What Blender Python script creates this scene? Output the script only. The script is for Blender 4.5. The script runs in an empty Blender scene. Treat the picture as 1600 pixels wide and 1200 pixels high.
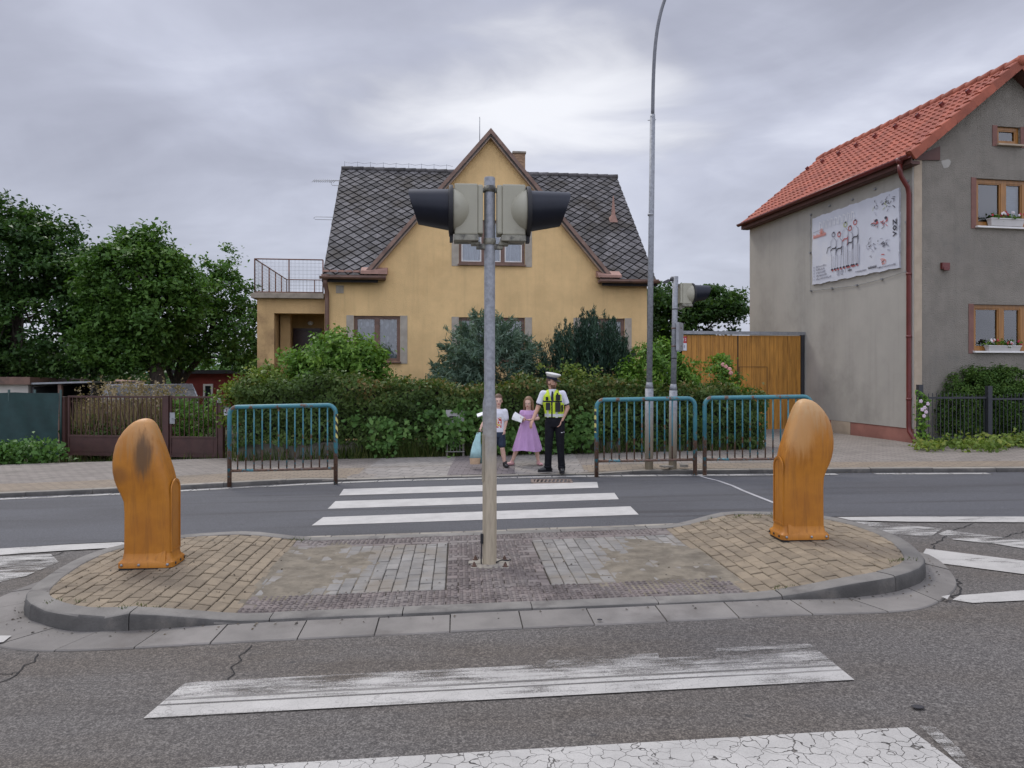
import bpy, bmesh, math, random
import numpy as np
from mathutils import Vector, Matrix, noise as mnoise

# ------------------------------------------------------------------ scene, camera, light
S = bpy.context.scene
COL = S.collection
F, HY, H = 1150.0, 580.0, 1.85          # focal length in pixels of the 1600 px photo, horizon row, eye height
cam_d = bpy.data.cameras.new("camera")
cam_d.sensor_width = 36.0
cam_d.lens = F / 1600 * 36
cam_d.shift_y = -(600 - HY) / 1600
cam_d.clip_start = 0.05
cam_d.clip_end = 5000
cam = bpy.data.objects.new("camera", cam_d)
cam.location = (0, 0, H)
cam.rotation_euler = (math.radians(90), 0, 0)
COL.objects.link(cam)
S.camera = cam

SUN_EL, SUN_AZ = math.radians(52), math.radians(-38)     # azimuth from +Y, negative = to the left
sd = Vector((math.sin(SUN_AZ) * math.cos(SUN_EL), math.cos(SUN_AZ) * math.cos(SUN_EL), math.sin(SUN_EL)))
sun_d = bpy.data.lights.new("sun", 'SUN')
sun_d.energy = 1.4
sun_d.angle = math.radians(16)
sun_d.color = (1.0, 0.96, 0.9)
sun = bpy.data.objects.new("sun", sun_d)
sun.rotation_euler = (-sd).to_track_quat('-Z', 'Y').to_euler()
sun.location = (-20, 20, 40)
COL.objects.link(sun)

world = bpy.data.worlds.new("World")
S.world = world
world.use_nodes = True
S.view_settings.view_transform = 'Standard'
S.view_settings.look = 'None'
S.view_settings.exposure = 0.0
S.view_settings.gamma = 1.0
S.cycles.max_bounces = 6
S.cycles.transparent_max_bounces = 12
S.cycles.caustics_reflective = False
S.cycles.caustics_refractive = False


class NT:
    """small helper round a node tree"""
    def __init__(self, nt):
        self.nt = nt
        self.n = nt.nodes
        self.l = nt.links

    def new(self, typ, **kw):
        nd = self.n.new(typ)
        for k, v in kw.items():
            setattr(nd, k, v)
        return nd

    def put(self, sock, val):
        if isinstance(val, bpy.types.NodeSocket):
            self.l.new(val, sock)
        elif val is not None:
            if isinstance(val, (tuple, list)) and len(val) == 3 and sock.type == 'RGBA':
                val = (*val, 1)
            sock.default_value = val

    def math(self, op, a, b=None, c=None, clamp=False):
        nd = self.new('ShaderNodeMath', operation=op, use_clamp=clamp)
        self.put(nd.inputs[0], a)
        if b is not None: self.put(nd.inputs[1], b)
        if c is not None: self.put(nd.inputs[2], c)
        return nd.outputs[0]

    def mix(self, fac, a, b, blend='MIX'):
        nd = self.new('ShaderNodeMix', data_type='RGBA', blend_type=blend)
        self.put(nd.inputs[0], fac)
        self.put(nd.inputs[6], a)
        self.put(nd.inputs[7], b)
        return nd.outputs[2]

    def noise(self, vec, scale, detail=3, rough=0.55, dist=0.0):
        nd = self.new('ShaderNodeTexNoise')
        self.put(nd.inputs['Vector'], vec)
        nd.inputs['Scale'].default_value = scale
        nd.inputs['Detail'].default_value = detail
        nd.inputs['Roughness'].default_value = rough
        nd.inputs['Distortion'].default_value = dist
        return nd.outputs['Fac']

    def ramp(self, fac, stops, interp='LINEAR'):
        nd = self.new('ShaderNodeValToRGB')
        nd.color_ramp.interpolation = interp
        el = nd.color_ramp.elements
        while len(el) < len(stops): el.new(0.5)
        for e, (p, c) in zip(el, stops):
            e.position = p
            e.color = (c, c, c, 1) if isinstance(c, (int, float)) else (*c, 1)
        self.put(nd.inputs[0], fac)
        return nd.outputs[0]

    def mapping(self, vec, loc=(0, 0, 0), rot=(0, 0, 0), scale=(1, 1, 1)):
        nd = self.new('ShaderNodeMapping')
        self.put(nd.inputs[0], vec)
        nd.inputs[1].default_value = loc
        nd.inputs[2].default_value = rot
        nd.inputs[3].default_value = scale
        return nd.outputs[0]

    def sstep(self, x, lo, hi):
        nd = self.new('ShaderNodeMapRange', interpolation_type='SMOOTHSTEP')
        self.put(nd.inputs[0], x)
        nd.inputs[1].default_value = lo
        nd.inputs[2].default_value = hi
        return nd.outputs[0]


# ---- overcast sky: Nishita behind a procedural cloud layer
w = NT(world.node_tree)
bg = world.node_tree.nodes.get('Background') or w.new('ShaderNodeBackground')
out = world.node_tree.nodes.get('World Output') or w.new('ShaderNodeOutputWorld')
w.l.new(bg.outputs[0], out.inputs[0])
sky = w.new('ShaderNodeTexSky', sky_type='NISHITA', sun_disc=False)
sky.sun_elevation = SUN_EL
sky.sun_rotation = SUN_AZ
tc = w.new('ShaderNodeTexCoord')
sep = w.new('ShaderNodeSeparateXYZ')
w.l.new(tc.outputs['Generated'], sep.inputs[0])
X_, Y_, Z_ = sep.outputs
den = w.math('ADD', w.math('MAXIMUM', Z_, 0.0), 0.26)
cmb = w.new('ShaderNodeCombineXYZ')
w.put(cmb.inputs[0], w.math('DIVIDE', X_, den))
w.put(cmb.inputs[1], w.math('DIVIDE', Y_, den))
cv = cmb.outputs[0]
n1 = w.noise(w.mapping(cv, loc=(3.1, 7.7, 0), scale=(0.8, 1.0, 1)), 1.5, 7, 0.52, 0.5)
n2 = w.noise(w.mapping(cv, loc=(11.0, 2.0, 0), scale=(0.7, 1.2, 1)), 3.4, 6, 0.5, 0.5)
cl = w.math('ADD', w.math('MULTIPLY', n1, 0.7), w.math('MULTIPLY', n2, 0.3))
ccol = w.ramp(cl, [(0.34, (0.375, 0.39, 0.48)), (0.46, (0.47, 0.49, 0.595)), (0.56, (0.58, 0.605, 0.725)), (0.70, (0.80, 0.83, 0.95))])
# thin, brighter patch of cloud
gd = Vector((0.025, 1.0, 0.35)).normalized()
vs = w.new('ShaderNodeVectorMath', operation='SUBTRACT')
w.l.new(tc.outputs['Generated'], vs.inputs[0])
vs.inputs[1].default_value = gd
vm = w.new('ShaderNodeVectorMath', operation='MULTIPLY')
w.l.new(vs.outputs[0], vm.inputs[0])
vm.inputs[1].default_value = (3.6, 1.0, 8.2)
vl = w.new('ShaderNodeVectorMath', operation='LENGTH')
w.l.new(vm.outputs[0], vl.inputs[0])
gl = w.math('SUBTRACT', 1.0, w.sstep(w.math('ADD', vl.outputs['Value'], w.math('MULTIPLY', w.math('SUBTRACT', n2, 0.5), 1.9)), 0.0, 1.0))
ccol = w.mix(w.math('MULTIPLY', gl, 0.9), ccol, (1.0, 1.01, 1.06))
lowb = w.math('SUBTRACT', 1.0, w.sstep(Z_, 0.05, 0.3))
ccol = w.mix(w.math('MULTIPLY', lowb, 0.45), ccol, (0.63, 0.665, 0.775))
up = w.math('ADD', 1.0, w.math('MULTIPLY', w.sstep(Z_, 0.44, 0.85), 1.2))
# extra sky brightness added behind the camera to light the facades
up = w.math('ADD', up, w.math('MULTIPLY', w.sstep(w.math('MULTIPLY', Y_, -1.0), -0.1, 0.6), 1.05))
sc_ = w.new('ShaderNodeVectorMath', operation='SCALE')
w.l.new(ccol, sc_.inputs[0])
w.l.new(w.math('MULTIPLY', up, 10.0), sc_.inputs['Scale'])
allc = w.mix(0.94, sky.outputs[0], sc_.outputs[0])
w.l.new(allc, bg.inputs['Color'])
bg.inputs['Strength'].default_value = 0.1

# ------------------------------------------------------------------ geometry helpers
rng = random.Random(7)
nrng = np.random.default_rng(11)
TILT = 0.02                                     # the road falls gently to the left


def gz(x):
    return TILT * max(-16.0, min(16.0, x))


def G(px, py, h=0.0):
    """where the sight line through a photo pixel meets the road plane raised by h"""
    dx, dz = (px - 800) / F, -(py - HY) / F
    y = (H - h) / (TILT * dx - dz)
    return Vector((dx * y, y, TILT * dx * y + h))


def W(px, py, y):
    return Vector(((px - 800) / F * y, y, H - (py - HY) / F * y))


class Frame:
    def __init__(self, org, deg):
        self.o = Vector(org)
        self.a = math.radians(deg)
        self.ux = Vector((math.cos(self.a), math.sin(self.a), 0))
        self.uy = Vector((-math.sin(self.a), math.cos(self.a), 0))

    def w(self, x, y, z=0.0):
        return self.o + self.ux * x + self.uy * y + Vector((0, 0, z))

    def px(self, px, py, ly=0.0):
        d = Vector(((px - 800) / F, 1, -(py - HY) / F))
        c = Vector((0, 0, H)) - self.o
        t = (ly - c.dot(self.uy)) / d.dot(self.uy)
        p = c + d * t
        return p.dot(self.ux), p.z

    def pxs(self, px, py, lx=0.0):
        """on the side plane local x = lx: gives (local y, z)"""
        d = Vector(((px - 800) / F, 1, -(py - HY) / F))
        c = Vector((0, 0, H)) - self.o
        t = (lx - c.dot(self.ux)) / d.dot(self.ux)
        p = c + d * t
        return p.dot(self.uy), p.z

    def loc(self, v):
        p = Vector(v) - self.o
        return Vector((p.dot(self.ux), p.dot(self.uy), p.z))


class MB:
    def __init__(self):
        self.v, self.f, self.r, self.m, self.s = [], [], [], [], []
        self.rnd, self.mi, self.sm = 0.5, 0, False

    def add(self, vs, fs):
        b = len(self.v)
        self.v += [tuple(p) for p in vs]
        for q in fs:
            self.f.append(tuple(i + b for i in q))
            self.r.append(self.rnd); self.m.append(self.mi); self.s.append(self.sm)
        return self

    def box(self, x0, x1, y0, y1, z0, z1):
        vs = [(x, y, z) for z in (z0, z1) for y in (y0, y1) for x in (x0, x1)]
        return self.add(vs, [(0, 2, 3, 1), (4, 5, 7, 6), (0, 1, 5, 4), (2, 6, 7, 3), (0, 4, 6, 2), (1, 3, 7, 5)])

    def obox(self, c, sx, sy, sz, mat):
        vs = [Vector(c) + mat @ Vector((x * sx / 2, y * sy / 2, z * sz / 2)) for z in (-1, 1) for y in (-1, 1) for x in (-1, 1)]
        return self.add(vs, [(0, 2, 3, 1), (4, 5, 7, 6), (0, 1, 5, 4), (2, 6, 7, 3), (0, 4, 6, 2), (1, 3, 7, 5)])

    def beam(self, p0, p1, wd, ht, up=(0, 0, 1)):
        """box from p0 to p1, wd across, ht along up"""
        p0, p1 = Vector(p0), Vector(p1)
        d = (p1 - p0)
        L = d.length
        d.normalize()
        s = d.cross(Vector(up)).normalized()
        u = s.cross(d)
        m = Matrix((d, s, u)).transposed()
        return self.obox((p0 + p1) / 2, L, wd, ht, m)

    def loft(self, rings, cap=True, closed=True):
        n = len(rings[0])
        vs = [p for r in rings for p in r]
        fs = []
        for i in range(len(rings) - 1):
            for j in range(n if closed else n - 1):
                k = (j + 1) % n
                fs.append((i * n + j, i * n + k, (i + 1) * n + k, (i + 1) * n + j))
        if cap:
            fs.append(tuple(range(n))[::-1])
            fs.append(tuple((len(rings) - 1) * n + j for j in range(n)))
        return self.add(vs, fs)

    def tube(self, pts, r, n=10, cap=True):
        pts = [Vector(p) for p in pts]
        rr = r if isinstance(r, (list, tuple)) else [r] * len(pts)
        rings = []
        up = None
        for i, p in enumerate(pts):
            d = (pts[min(i + 1, len(pts) - 1)] - pts[max(i - 1, 0)]).normalized()
            if up is None:
                up = Vector((0, 0, 1)) if abs(d.z) < 0.9 else Vector((0, 1, 0))
            s = d.cross(up).normalized()
            u = s.cross(d).normalized()
            up = u
            rings.append([p + (s * math.cos(a) + u * math.sin(a)) * rr[i] for a in (2 * math.pi * k / n for k in range(n))])
        old = self.sm; self.sm = True
        self.loft(rings, cap)
        self.sm = old
        return self

    def lathe(self, c, prof, n=20, axis='z'):
        c = Vector(c)
        rings = []
        for r, z in prof:
            ring = []
            for k in range(n):
                a = 2 * math.pi * k / n
                if axis == 'z': p = Vector((r * math.cos(a), r * math.sin(a), z))
                elif axis == 'x': p = Vector((z, r * math.cos(a), r * math.sin(a)))
                else: p = Vector((r * math.sin(a), z, r * math.cos(a)))
                ring.append(c + p)
            rings.append(ring)
        old = self.sm; self.sm = True
        self.loft(rings)
        self.sm = old
        return self

    def poly(self, pts):
        return self.add(pts, [tuple(range(len(pts)))])

    def ell(self, c, rx, ry, rz, n=14, m=9, rot=None):
        c = Vector(c)
        rings = []
        for i in range(m + 1):
            t = math.pi * (0.02 + 0.96 * i / m)
            rings.append([c + ((rot @ q) if rot else q) for q in (Vector((rx * math.sin(t) * math.cos(2 * math.pi * k / n), ry * math.sin(t) * math.sin(2 * math.pi * k / n), -rz * math.cos(t))) for k in range(n))])
        old = self.sm; self.sm = True
        self.loft(rings)
        self.sm = old
        return self

    def mesh(self, name, mats, bevel=0.0, sharp=None):
        me = bpy.data.meshes.new(name)
        me.from_pydata(self.v, [], self.f)
        me.polygons.foreach_set('use_smooth', self.s)
        me.polygons.foreach_set('material_index', self.m)
        a = me.attributes.new('rnd', 'FLOAT', 'FACE')
        a.data.foreach_set('value', self.r)
        for m in (mats if isinstance(mats, (list, tuple)) else [mats]):
            me.materials.append(m)
        me.validate()
        if bevel:
            bm = bmesh.new()
            bm.from_mesh(me)
            bmesh.ops.remove_doubles(bm, verts=bm.verts, dist=1e-5)
            bmesh.ops.recalc_face_normals(bm, faces=bm.faces)
            ed = [e for e in bm.edges if len(e.link_faces) == 2 and e.calc_face_angle(0) > 0.6]
            bmesh.ops.bevel(bm, geom=ed, offset=bevel, segments=2, profile=0.6, affect='EDGES', clamp_overlap=True)
            bm.to_mesh(me)
            bm.free()
        if sharp:
            me.polygons.foreach_set('use_smooth', [True] * len(me.polygons))
            me.set_sharp_from_angle(angle=math.radians(sharp))
        me.update()
        return me


def link(name, me, parent=None):
    o = bpy.data.objects.new(name, me)
    COL.objects.link(o)
    if parent: o.parent = parent
    return o


def obj(name, mb, mats, parent=None, bevel=0.0, sharp=None, fix=False):
    me = mb.mesh(name, mats, bevel, sharp)
    if fix:
        bm = bmesh.new(); bm.from_mesh(me)
        bmesh.ops.recalc_face_normals(bm, faces=bm.faces)
        bm.to_mesh(me); bm.free()
    return link(name, me, parent)


def tag(o, label, cat, group=None, kind=None):
    o['label'] = label
    o['category'] = cat
    if group: o['group'] = group
    if kind: o['kind'] = kind
    return o


def thing(name, label, cat, loc=(0, 0, 0), deg=0.0, group=None):
    o = bpy.data.objects.new(name, None)
    o.empty_display_size = 0.2
    COL.objects.link(o)
    o.location = loc
    o.rotation_euler = (0, 0, math.radians(deg))
    return tag(o, label, cat, group)


def struct(o):
    o['kind'] = 'structure'
    return o


def copy_thing(o, parent=None):
    c = o.copy()
    COL.objects.link(c)
    c.parent = parent
    for ch in [x for x in o.children]:
        copy_thing(ch, c)
    return c


def np_mesh(name, V, Q, rnd, mats, smooth=False):
    """mesh from numpy: V (n,3), Q (m,k) faces of equal size, rnd (m,)"""
    me = bpy.data.meshes.new(name)
    V = np.asarray(V, dtype=np.float32)
    Q = np.asarray(Q, dtype=np.int32)
    me.vertices.add(len(V))
    me.vertices.foreach_set('co', V.ravel())
    k = Q.shape[1]
    me.loops.add(Q.size)
    me.loops.foreach_set('vertex_index', Q.ravel())
    me.polygons.add(len(Q))
    me.polygons.foreach_set('loop_start', np.arange(0, Q.size, k, dtype=np.int32))
    me.polygons.foreach_set('loop_total', np.full(len(Q), k, dtype=np.int32))
    me.update(calc_edges=True)
    a = me.attributes.new('rnd', 'FLOAT', 'FACE')
    a.data.foreach_set('value', np.asarray(rnd, dtype=np.float32))
    for m in (mats if isinstance(mats, (list, tuple)) else [mats]):
        me.materials.append(m)
    if smooth: me.polygons.foreach_set('use_smooth', [True] * len(Q))
    return me


def nrm(a):
    return a / np.maximum(np.linalg.norm(a, axis=1, keepdims=True), 1e-6)


def leaf_arrays(C, N, size, aspect=0.55, axis=None, svar=0.5, curl=0.12):
    """one folded leaf per centre: C (n,3), N (n,3) leaf normals, optional leaf axes"""
    n = len(C)
    N = nrm(N)
    if axis is None: axis = nrm(nrng.normal(size=(n, 3)))
    T = nrm(axis - N * np.sum(axis * N, axis=1, keepdims=True))
    B = np.cross(N, T)
    s = (size * (1 + svar * nrng.uniform(-1, 1, n)))[:, None]
    p0 = C - T * s * 0.5
    p1 = C - T * s * 0.05 + B * s * 0.5 * aspect + N * s * curl
    p2 = C + T * s * 0.5 - N * s * curl * 0.8
    p3 = C - T * s * 0.05 - B * s * 0.5 * aspect + N * s * curl
    V = np.stack([p0, p1, p2, p3], axis=1).reshape(-1, 3)
    Q = np.arange(4 * n).reshape(n, 4)
    return V, Q


def clip_poly(poly, conv):
    """Sutherland-Hodgman of a 2-D polygon against a convex counter-clockwise one"""
    outp = poly
    for i in range(len(conv)):
        a, b = conv[i], conv[(i + 1) % len(conv)]
        inp, outp = outp, []
        if not inp: break
        def side(p): return (b[0] - a[0]) * (p[1] - a[1]) - (b[1] - a[1]) * (p[0] - a[0])
        for j in range(len(inp)):
            p, q = inp[j], inp[(j + 1) % len(inp)]
            sp, sq = side(p), side(q)
            if sp >= 0: outp.append(p)
            if (sp > 0 > sq) or (sp < 0 < sq):
                t = sp / (sp - sq)
                outp.append((p[0] + t * (q[0] - p[0]), p[1] + t * (q[1] - p[1])))
    return outp


def area(p):
    return 0.5 * sum(p[i][0] * p[(i + 1) % len(p)][1] - p[(i + 1) % len(p)][0] * p[i][1] for i in range(len(p)))


def catmull(pts, sub=6, closed=False):
    P = [Vector(p) for p in pts]
    n = len(P)
    res = []
    for i in range(n if closed else n - 1):
        if closed: a, b, c, d = P[i - 1], P[i], P[(i + 1) % n], P[(i + 2) % n]
        else: a, b, c, d = P[max(i - 1, 0)], P[i], P[i + 1], P[min(i + 2, n - 1)]
        for k in range(sub):
            t = k / sub
            res.append(0.5 * ((2 * b) + (c - a) * t + (2 * a - 5 * b + 4 * c - d) * t * t + (3 * b - a - 3 * c + d) * t ** 3))
    if not closed: res.append(P[-1])
    return res


# ------------------------------------------------------------------ materials
def base_mat(name):
    m = bpy.data.materials.new(name)
    m.use_nodes = True
    t = NT(m.node_tree)
    b = m.node_tree.nodes['Principled BSDF']
    tcn = t.new('ShaderNodeTexCoord')
    return m, t, b, tcn.outputs['Object']


def bump(t, b, hgt, strength, dist=0.01):
    nd = t.new('ShaderNodeBump')
    nd.inputs['Strength'].default_value = strength
    nd.inputs['Distance'].default_value = dist
    t.put(nd.inputs['Height'], hgt)
    t.l.new(nd.outputs[0], b.inputs['Normal'])


def attr(t, nm='rnd'):
    return t.new('ShaderNodeAttribute', attribute_name=nm).outputs['Fac']


def mat(name, col, rough=0.6, var=0.12, vs=3.0, metal=0.0, bmp=0.0, bs=60.0, rnd=0.0, dirt=None, ds=2.0, dlo=0.5, dhi=0.7, spec=0.5, stretch=None, bdist=0.01, coat=0.0, streak=0.0):
    m, t, b, oc = base_mat(name)
    vec = t.mapping(oc, scale=stretch) if stretch else oc
    n = t.noise(vec, vs, 5, 0.6)
    lo = tuple(c * (1 - var) for c in col)
    hi = tuple(min(1, c * (1 + var)) for c in col)
    c = t.mix(t.sstep(n, 0.3, 0.7), lo, hi)
    if rnd:
        k = t.math('ADD', 1 - rnd, t.math('MULTIPLY', attr(t), 2 * rnd))
        v = t.new('ShaderNodeVectorMath', operation='SCALE')
        t.l.new(c, v.inputs[0]); t.l.new(k, v.inputs['Scale'])
        c = v.outputs[0]
    if dirt:
        d = t.noise(vec, ds, 6, 0.65)
        c = t.mix(t.sstep(d, dlo, dhi), c, dirt)
    if streak:      # rain marks running down the surface
        sn = t.noise(t.mapping(oc, scale=(5.0, 5.0, 0.22)), 1.6, 6, 0.62)
        c = t.mix(t.math('MULTIPLY', t.sstep(sn, 0.48, 0.74), streak), c, tuple(x * 0.5 for x in col))
        fn = t.noise(oc, 26, 4, 0.6)
        c = t.mix(t.math('MULTIPLY', t.sstep(fn, 0.5, 0.7), streak * 0.5), c, tuple(x * 0.72 for x in col))
    t.put(b.inputs['Base Color'], c)
    b.inputs['Roughness'].default_value = rough
    b.inputs['Metallic'].default_value = metal
    b.inputs['Specular IOR Level'].default_value = spec
    if coat: b.inputs['Coat Weight'].default_value = coat
    if bmp: bump(t, b, t.noise(oc, bs, 4, 0.6), bmp, bdist)
    return m


def leaf_mat(name, c1, c2, c3, trans=0.3, rough=0.45):
    m, t, b, oc = base_mat(name)
    c = t.ramp(attr(t), [(0.0, c1), (0.5, c2), (1.0, c3)])
    t.put(b.inputs['Base Color'], c)
    b.inputs['Roughness'].default_value = rough
    b.inputs['Specular IOR Level'].default_value = 0.18
    tr = t.new('ShaderNodeBsdfTranslucent')
    t.put(tr.inputs[0], t.mix(1.0, c, (1.0, 1.1, 0.5), 'MULTIPLY'))
    ms = t.new('ShaderNodeMixShader')
    ms.inputs[0].default_value = trans
    t.l.new(b.outputs[0], ms.inputs[1]); t.l.new(tr.outputs[0], ms.inputs[2])
    t.l.new(ms.outputs[0], m.node_tree.nodes['Material Output'].inputs[0])
    return m


def glass_mat(name, tint=(0.75, 0.8, 0.85)):
    m, t, b, oc = base_mat(name)
    gl = t.new('ShaderNodeBsdfGlossy'); gl.inputs['Roughness'].default_value = 0.03
    tr = t.new('ShaderNodeBsdfTransparent'); t.put(tr.inputs[0], tint)
    fr = t.new('ShaderNodeFresnel'); fr.inputs[0].default_value = 1.6
    ms = t.new('ShaderNodeMixShader')
    t.l.new(t.math('ADD', fr.outputs[0], 0.09), ms.inputs[0])
    t.l.new(tr.outputs[0], ms.inputs[1]); t.l.new(gl.outputs[0], ms.inputs[2])
    t.l.new(ms.outputs[0], m.node_tree.nodes['Material Output'].inputs[0])
    return m


def asphalt(name, lo, mid, hi, warm, speck=170.0, seam=None):
    m, t, b, oc = base_mat(name)
    a = t.noise(oc, speck, 2, 0.7)
    a2 = t.noise(oc, speck * 0.4, 3, 0.6)
    sp = t.math('ADD', t.math('MULTIPLY', a, 0.65), t.math('MULTIPLY', a2, 0.35))
    c = t.ramp(sp, [(0.36, lo), (0.5, mid), (0.62, hi)])
    big = t.noise(t.mapping(oc, scale=(0.35, 1.0, 1)), 0.8, 5, 0.6)
    c = t.mix(t.math('MULTIPLY', t.sstep(big, 0.35, 0.7), 0.75), c, t.mix(1.0, c, warm, 'MULTIPLY'))
    streak = t.noise(t.mapping(oc, rot=(0, 0, -0.07), scale=(0.12, 2.4, 1)), 1.4, 4, 0.6)
    c = t.mix(t.math('MULTIPLY', t.sstep(streak, 0.5, 0.72), 0.45 if speck < 100 else 0.75), c, t.mix(1.0, c, (0.62, 0.58, 0.55), 'MULTIPLY'))
    # small dark oil / leaf spots
    vo = t.new('ShaderNodeTexVoronoi'); t.put(vo.inputs['Vector'], t.mapping(oc, scale=(1.6, 3.2, 1))); vo.inputs['Scale'].default_value = 1.3
    spot = t.math('SUBTRACT', 1.0, t.sstep(t.math('ADD', vo.outputs['Distance'], t.math('MULTIPLY', a2, 0.08)), 0.06, 0.13))
    c = t.mix(t.math('MULTIPLY', spot, 0.6), c, (0.03, 0.03, 0.03))
    '''    ve = t.new('ShaderNodeTexVoronoi', feature='DISTANCE_TO_EDGE')
    wob = t.new('ShaderNodeVectorMath', operation='ADD')
    t.l.new(t.mapping(oc, loc=(0.7, 0.3, 0), rot=(0, 0, 0.5)), wob.inputs[0])
    nz = t.new('ShaderNodeTexNoise'); nz.inputs['Scale'].default_value = 3.0
    t.l.new(oc, nz.inputs['Vector'])
    sc = t.new('ShaderNodeVectorMath', operation='SCALE'); sc.inputs['Scale'].default_value = 0.5
    t.l.new(nz.outputs['Color'], sc.inputs[0]); t.l.new(sc.outputs[0], wob.inputs[1])
    t.l.new(wob.outputs[0], ve.inputs['Vector']); ve.inputs['Scale'].default_value = 0.33
    crack = t.math('SUBTRACT', 1.0, t.sstep(ve.outputs['Distance'], 0.0012, 0.006))
    crack = t.math('MULTIPLY', crack, t.sstep(t.noise(oc, 0.45, 2), 0.5, 0.56))
'''
    t.put(b.inputs['Base Color'], c)
    t.put(b.inputs['Roughness'], t.math('ADD', 0.62, t.math('MULTIPLY', a, 0.3)))
    b.inputs['Specular IOR Level'].default_value = 0.35
    bump(t, b, sp, 0.5, 0.012)
    return m


def paint_mat(name, wear_lo, wear_hi, streaks=0.0, cracks=0.0, col=(0.46, 0.44, 0.40), vdir=None, tyre=None, deg=4.2):
    """worn road paint: transparent where it has gone"""
    m, t, b, oc = base_mat(name)
    lo = t.mapping(oc, rot=(0, 0, -math.radians(deg)))
    fine = t.noise(oc, 120, 3, 0.7)
    mid = t.noise(t.mapping(lo, scale=(0.35, 1.2, 1)), 5.0, 6, 0.65)
    st = t.noise(t.mapping(lo, scale=(0.25, 9.0, 1)), 3.0, 4, 0.6)
    wv = t.math('ADD', t.math('MULTIPLY', mid, 0.6), t.math('MULTIPLY', fine, 0.25))
    wv = t.math('ADD', wv, t.math('MULTIPLY', st, 0.15 + streaks))
    if vdir:
        s2 = t.new('ShaderNodeSeparateXYZ'); t.l.new(lo, s2.inputs[0])
        wv = t.math('ADD', wv, t.math('MULTIPLY', t.sstep(s2.outputs[1], vdir[0], vdir[1]), vdir[2]))
    wear = t.sstep(wv, wear_lo, wear_hi)
    if tyre:
        s3 = t.new('ShaderNodeSeparateXYZ'); t.l.new(lo, s3.inputs[0])
        for v0, wd in tyre:
            d = t.math('ABSOLUTE', t.math('SUBTRACT', s3.outputs[1], v0))
            ln = t.math('MULTIPLY', t.math('SUBTRACT', 1.0, t.sstep(d, wd * 0.5, wd)), t.sstep(st, 0.25, 0.5))
            wear = t.math('MAXIMUM', wear, t.math('MULTIPLY', ln, 0.7))
    if cracks:
        wob = t.new('ShaderNodeVectorMath', operation='ADD')
        nz = t.new('ShaderNodeTexNoise'); nz.inputs['Scale'].default_value = 9.0; t.l.new(oc, nz.inputs['Vector'])
        sc = t.new('ShaderNodeVectorMath', operation='SCALE'); sc.inputs['Scale'].default_value = 0.16
        t.l.new(nz.outputs['Color'], sc.inputs[0]); t.l.new(oc, wob.inputs[0]); t.l.new(sc.outputs[0], wob.inputs[1])
        ve = t.new('ShaderNodeTexVoronoi', feature='DISTANCE_TO_EDGE'); t.l.new(wob.outputs[0], ve.inputs['Vector'])
        ve.inputs['Scale'].default_value = 11.0
        wd = t.math('MULTIPLY', t.sstep(t.noise(oc, 2.0, 2), 0.4, 0.75), 0.028)
        cr = t.math('MULTIPLY', t.math('SUBTRACT', 1.0, t.sstep(t.math('SUBTRACT', ve.outputs['Distance'], wd), 0.0, 0.022)), cracks)
        wear = t.math('MAXIMUM', wear, cr)
    cc = t.mix(t.sstep(t.noise(oc, 3.5, 5, 0.65), 0.3, 0.75), col, tuple(c * 0.8 for c in col))
    cc = t.mix(t.math('MULTIPLY', t.sstep(fine, 0.45, 0.7), 0.35), cc, tuple(c * 0.45 for c in col))
    t.put(b.inputs['Base Color'], cc)
    b.inputs['Roughness'].default_value = 0.6
    tr = t.new('ShaderNodeBsdfTransparent')
    ms = t.new('ShaderNodeMixShader')
    t.l.new(wear, ms.inputs[0]); t.l.new(b.outputs[0], ms.inputs[1]); t.l.new(tr.outputs[0], ms.inputs[2])
    t.l.new(ms.outputs[0], m.node_tree.nodes['Material Output'].inputs[0])
    return m


def brick_mat(name, c1, c2, mortar, bw, bh, deg, bmp=0.5, dirt=(0.1, 0.09, 0.07)):
    m, t, b, oc = base_mat(name)
    br = t.new('ShaderNodeTexBrick')
    t.put(br.inputs['Vector'], t.mapping(oc, rot=(0, 0, math.radians(deg))))
    t.put(br.inputs['Color1'], c1); t.put(br.inputs['Color2'], c2); t.put(br.inputs['Mortar'], mortar)
    br.inputs['Scale'].default_value = 1.0
    br.inputs['Mortar Size'].default_value = 0.008
    br.inputs['Mortar Smooth'].default_value = 0.3
    br.inputs['Brick Width'].default_value = bw
    br.inputs['Row Height'].default_value = bh
    d = t.noise(oc, 1.1, 6, 0.65)
    c = t.mix(t.math('MULTIPLY', t.sstep(d, 0.5, 0.75), 0.55), br.outputs['Color'], dirt)
    c = t.mix(t.math('MULTIPLY', t.sstep(t.noise(oc, 90, 2), 0.4, 0.7), 0.25), c, t.mix(1.0, c, (0.6, 0.6, 0.6), 'MULTIPLY'))
    t.put(b.inputs['Base Color'], c)
    b.inputs['Roughness'].default_value = 0.85
    bump(t, b, t.math('SUBTRACT', t.math('MULTIPLY', t.noise(oc, 70, 2), 0.2), br.outputs['Fac']), bmp, 0.01)
    return m
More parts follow.
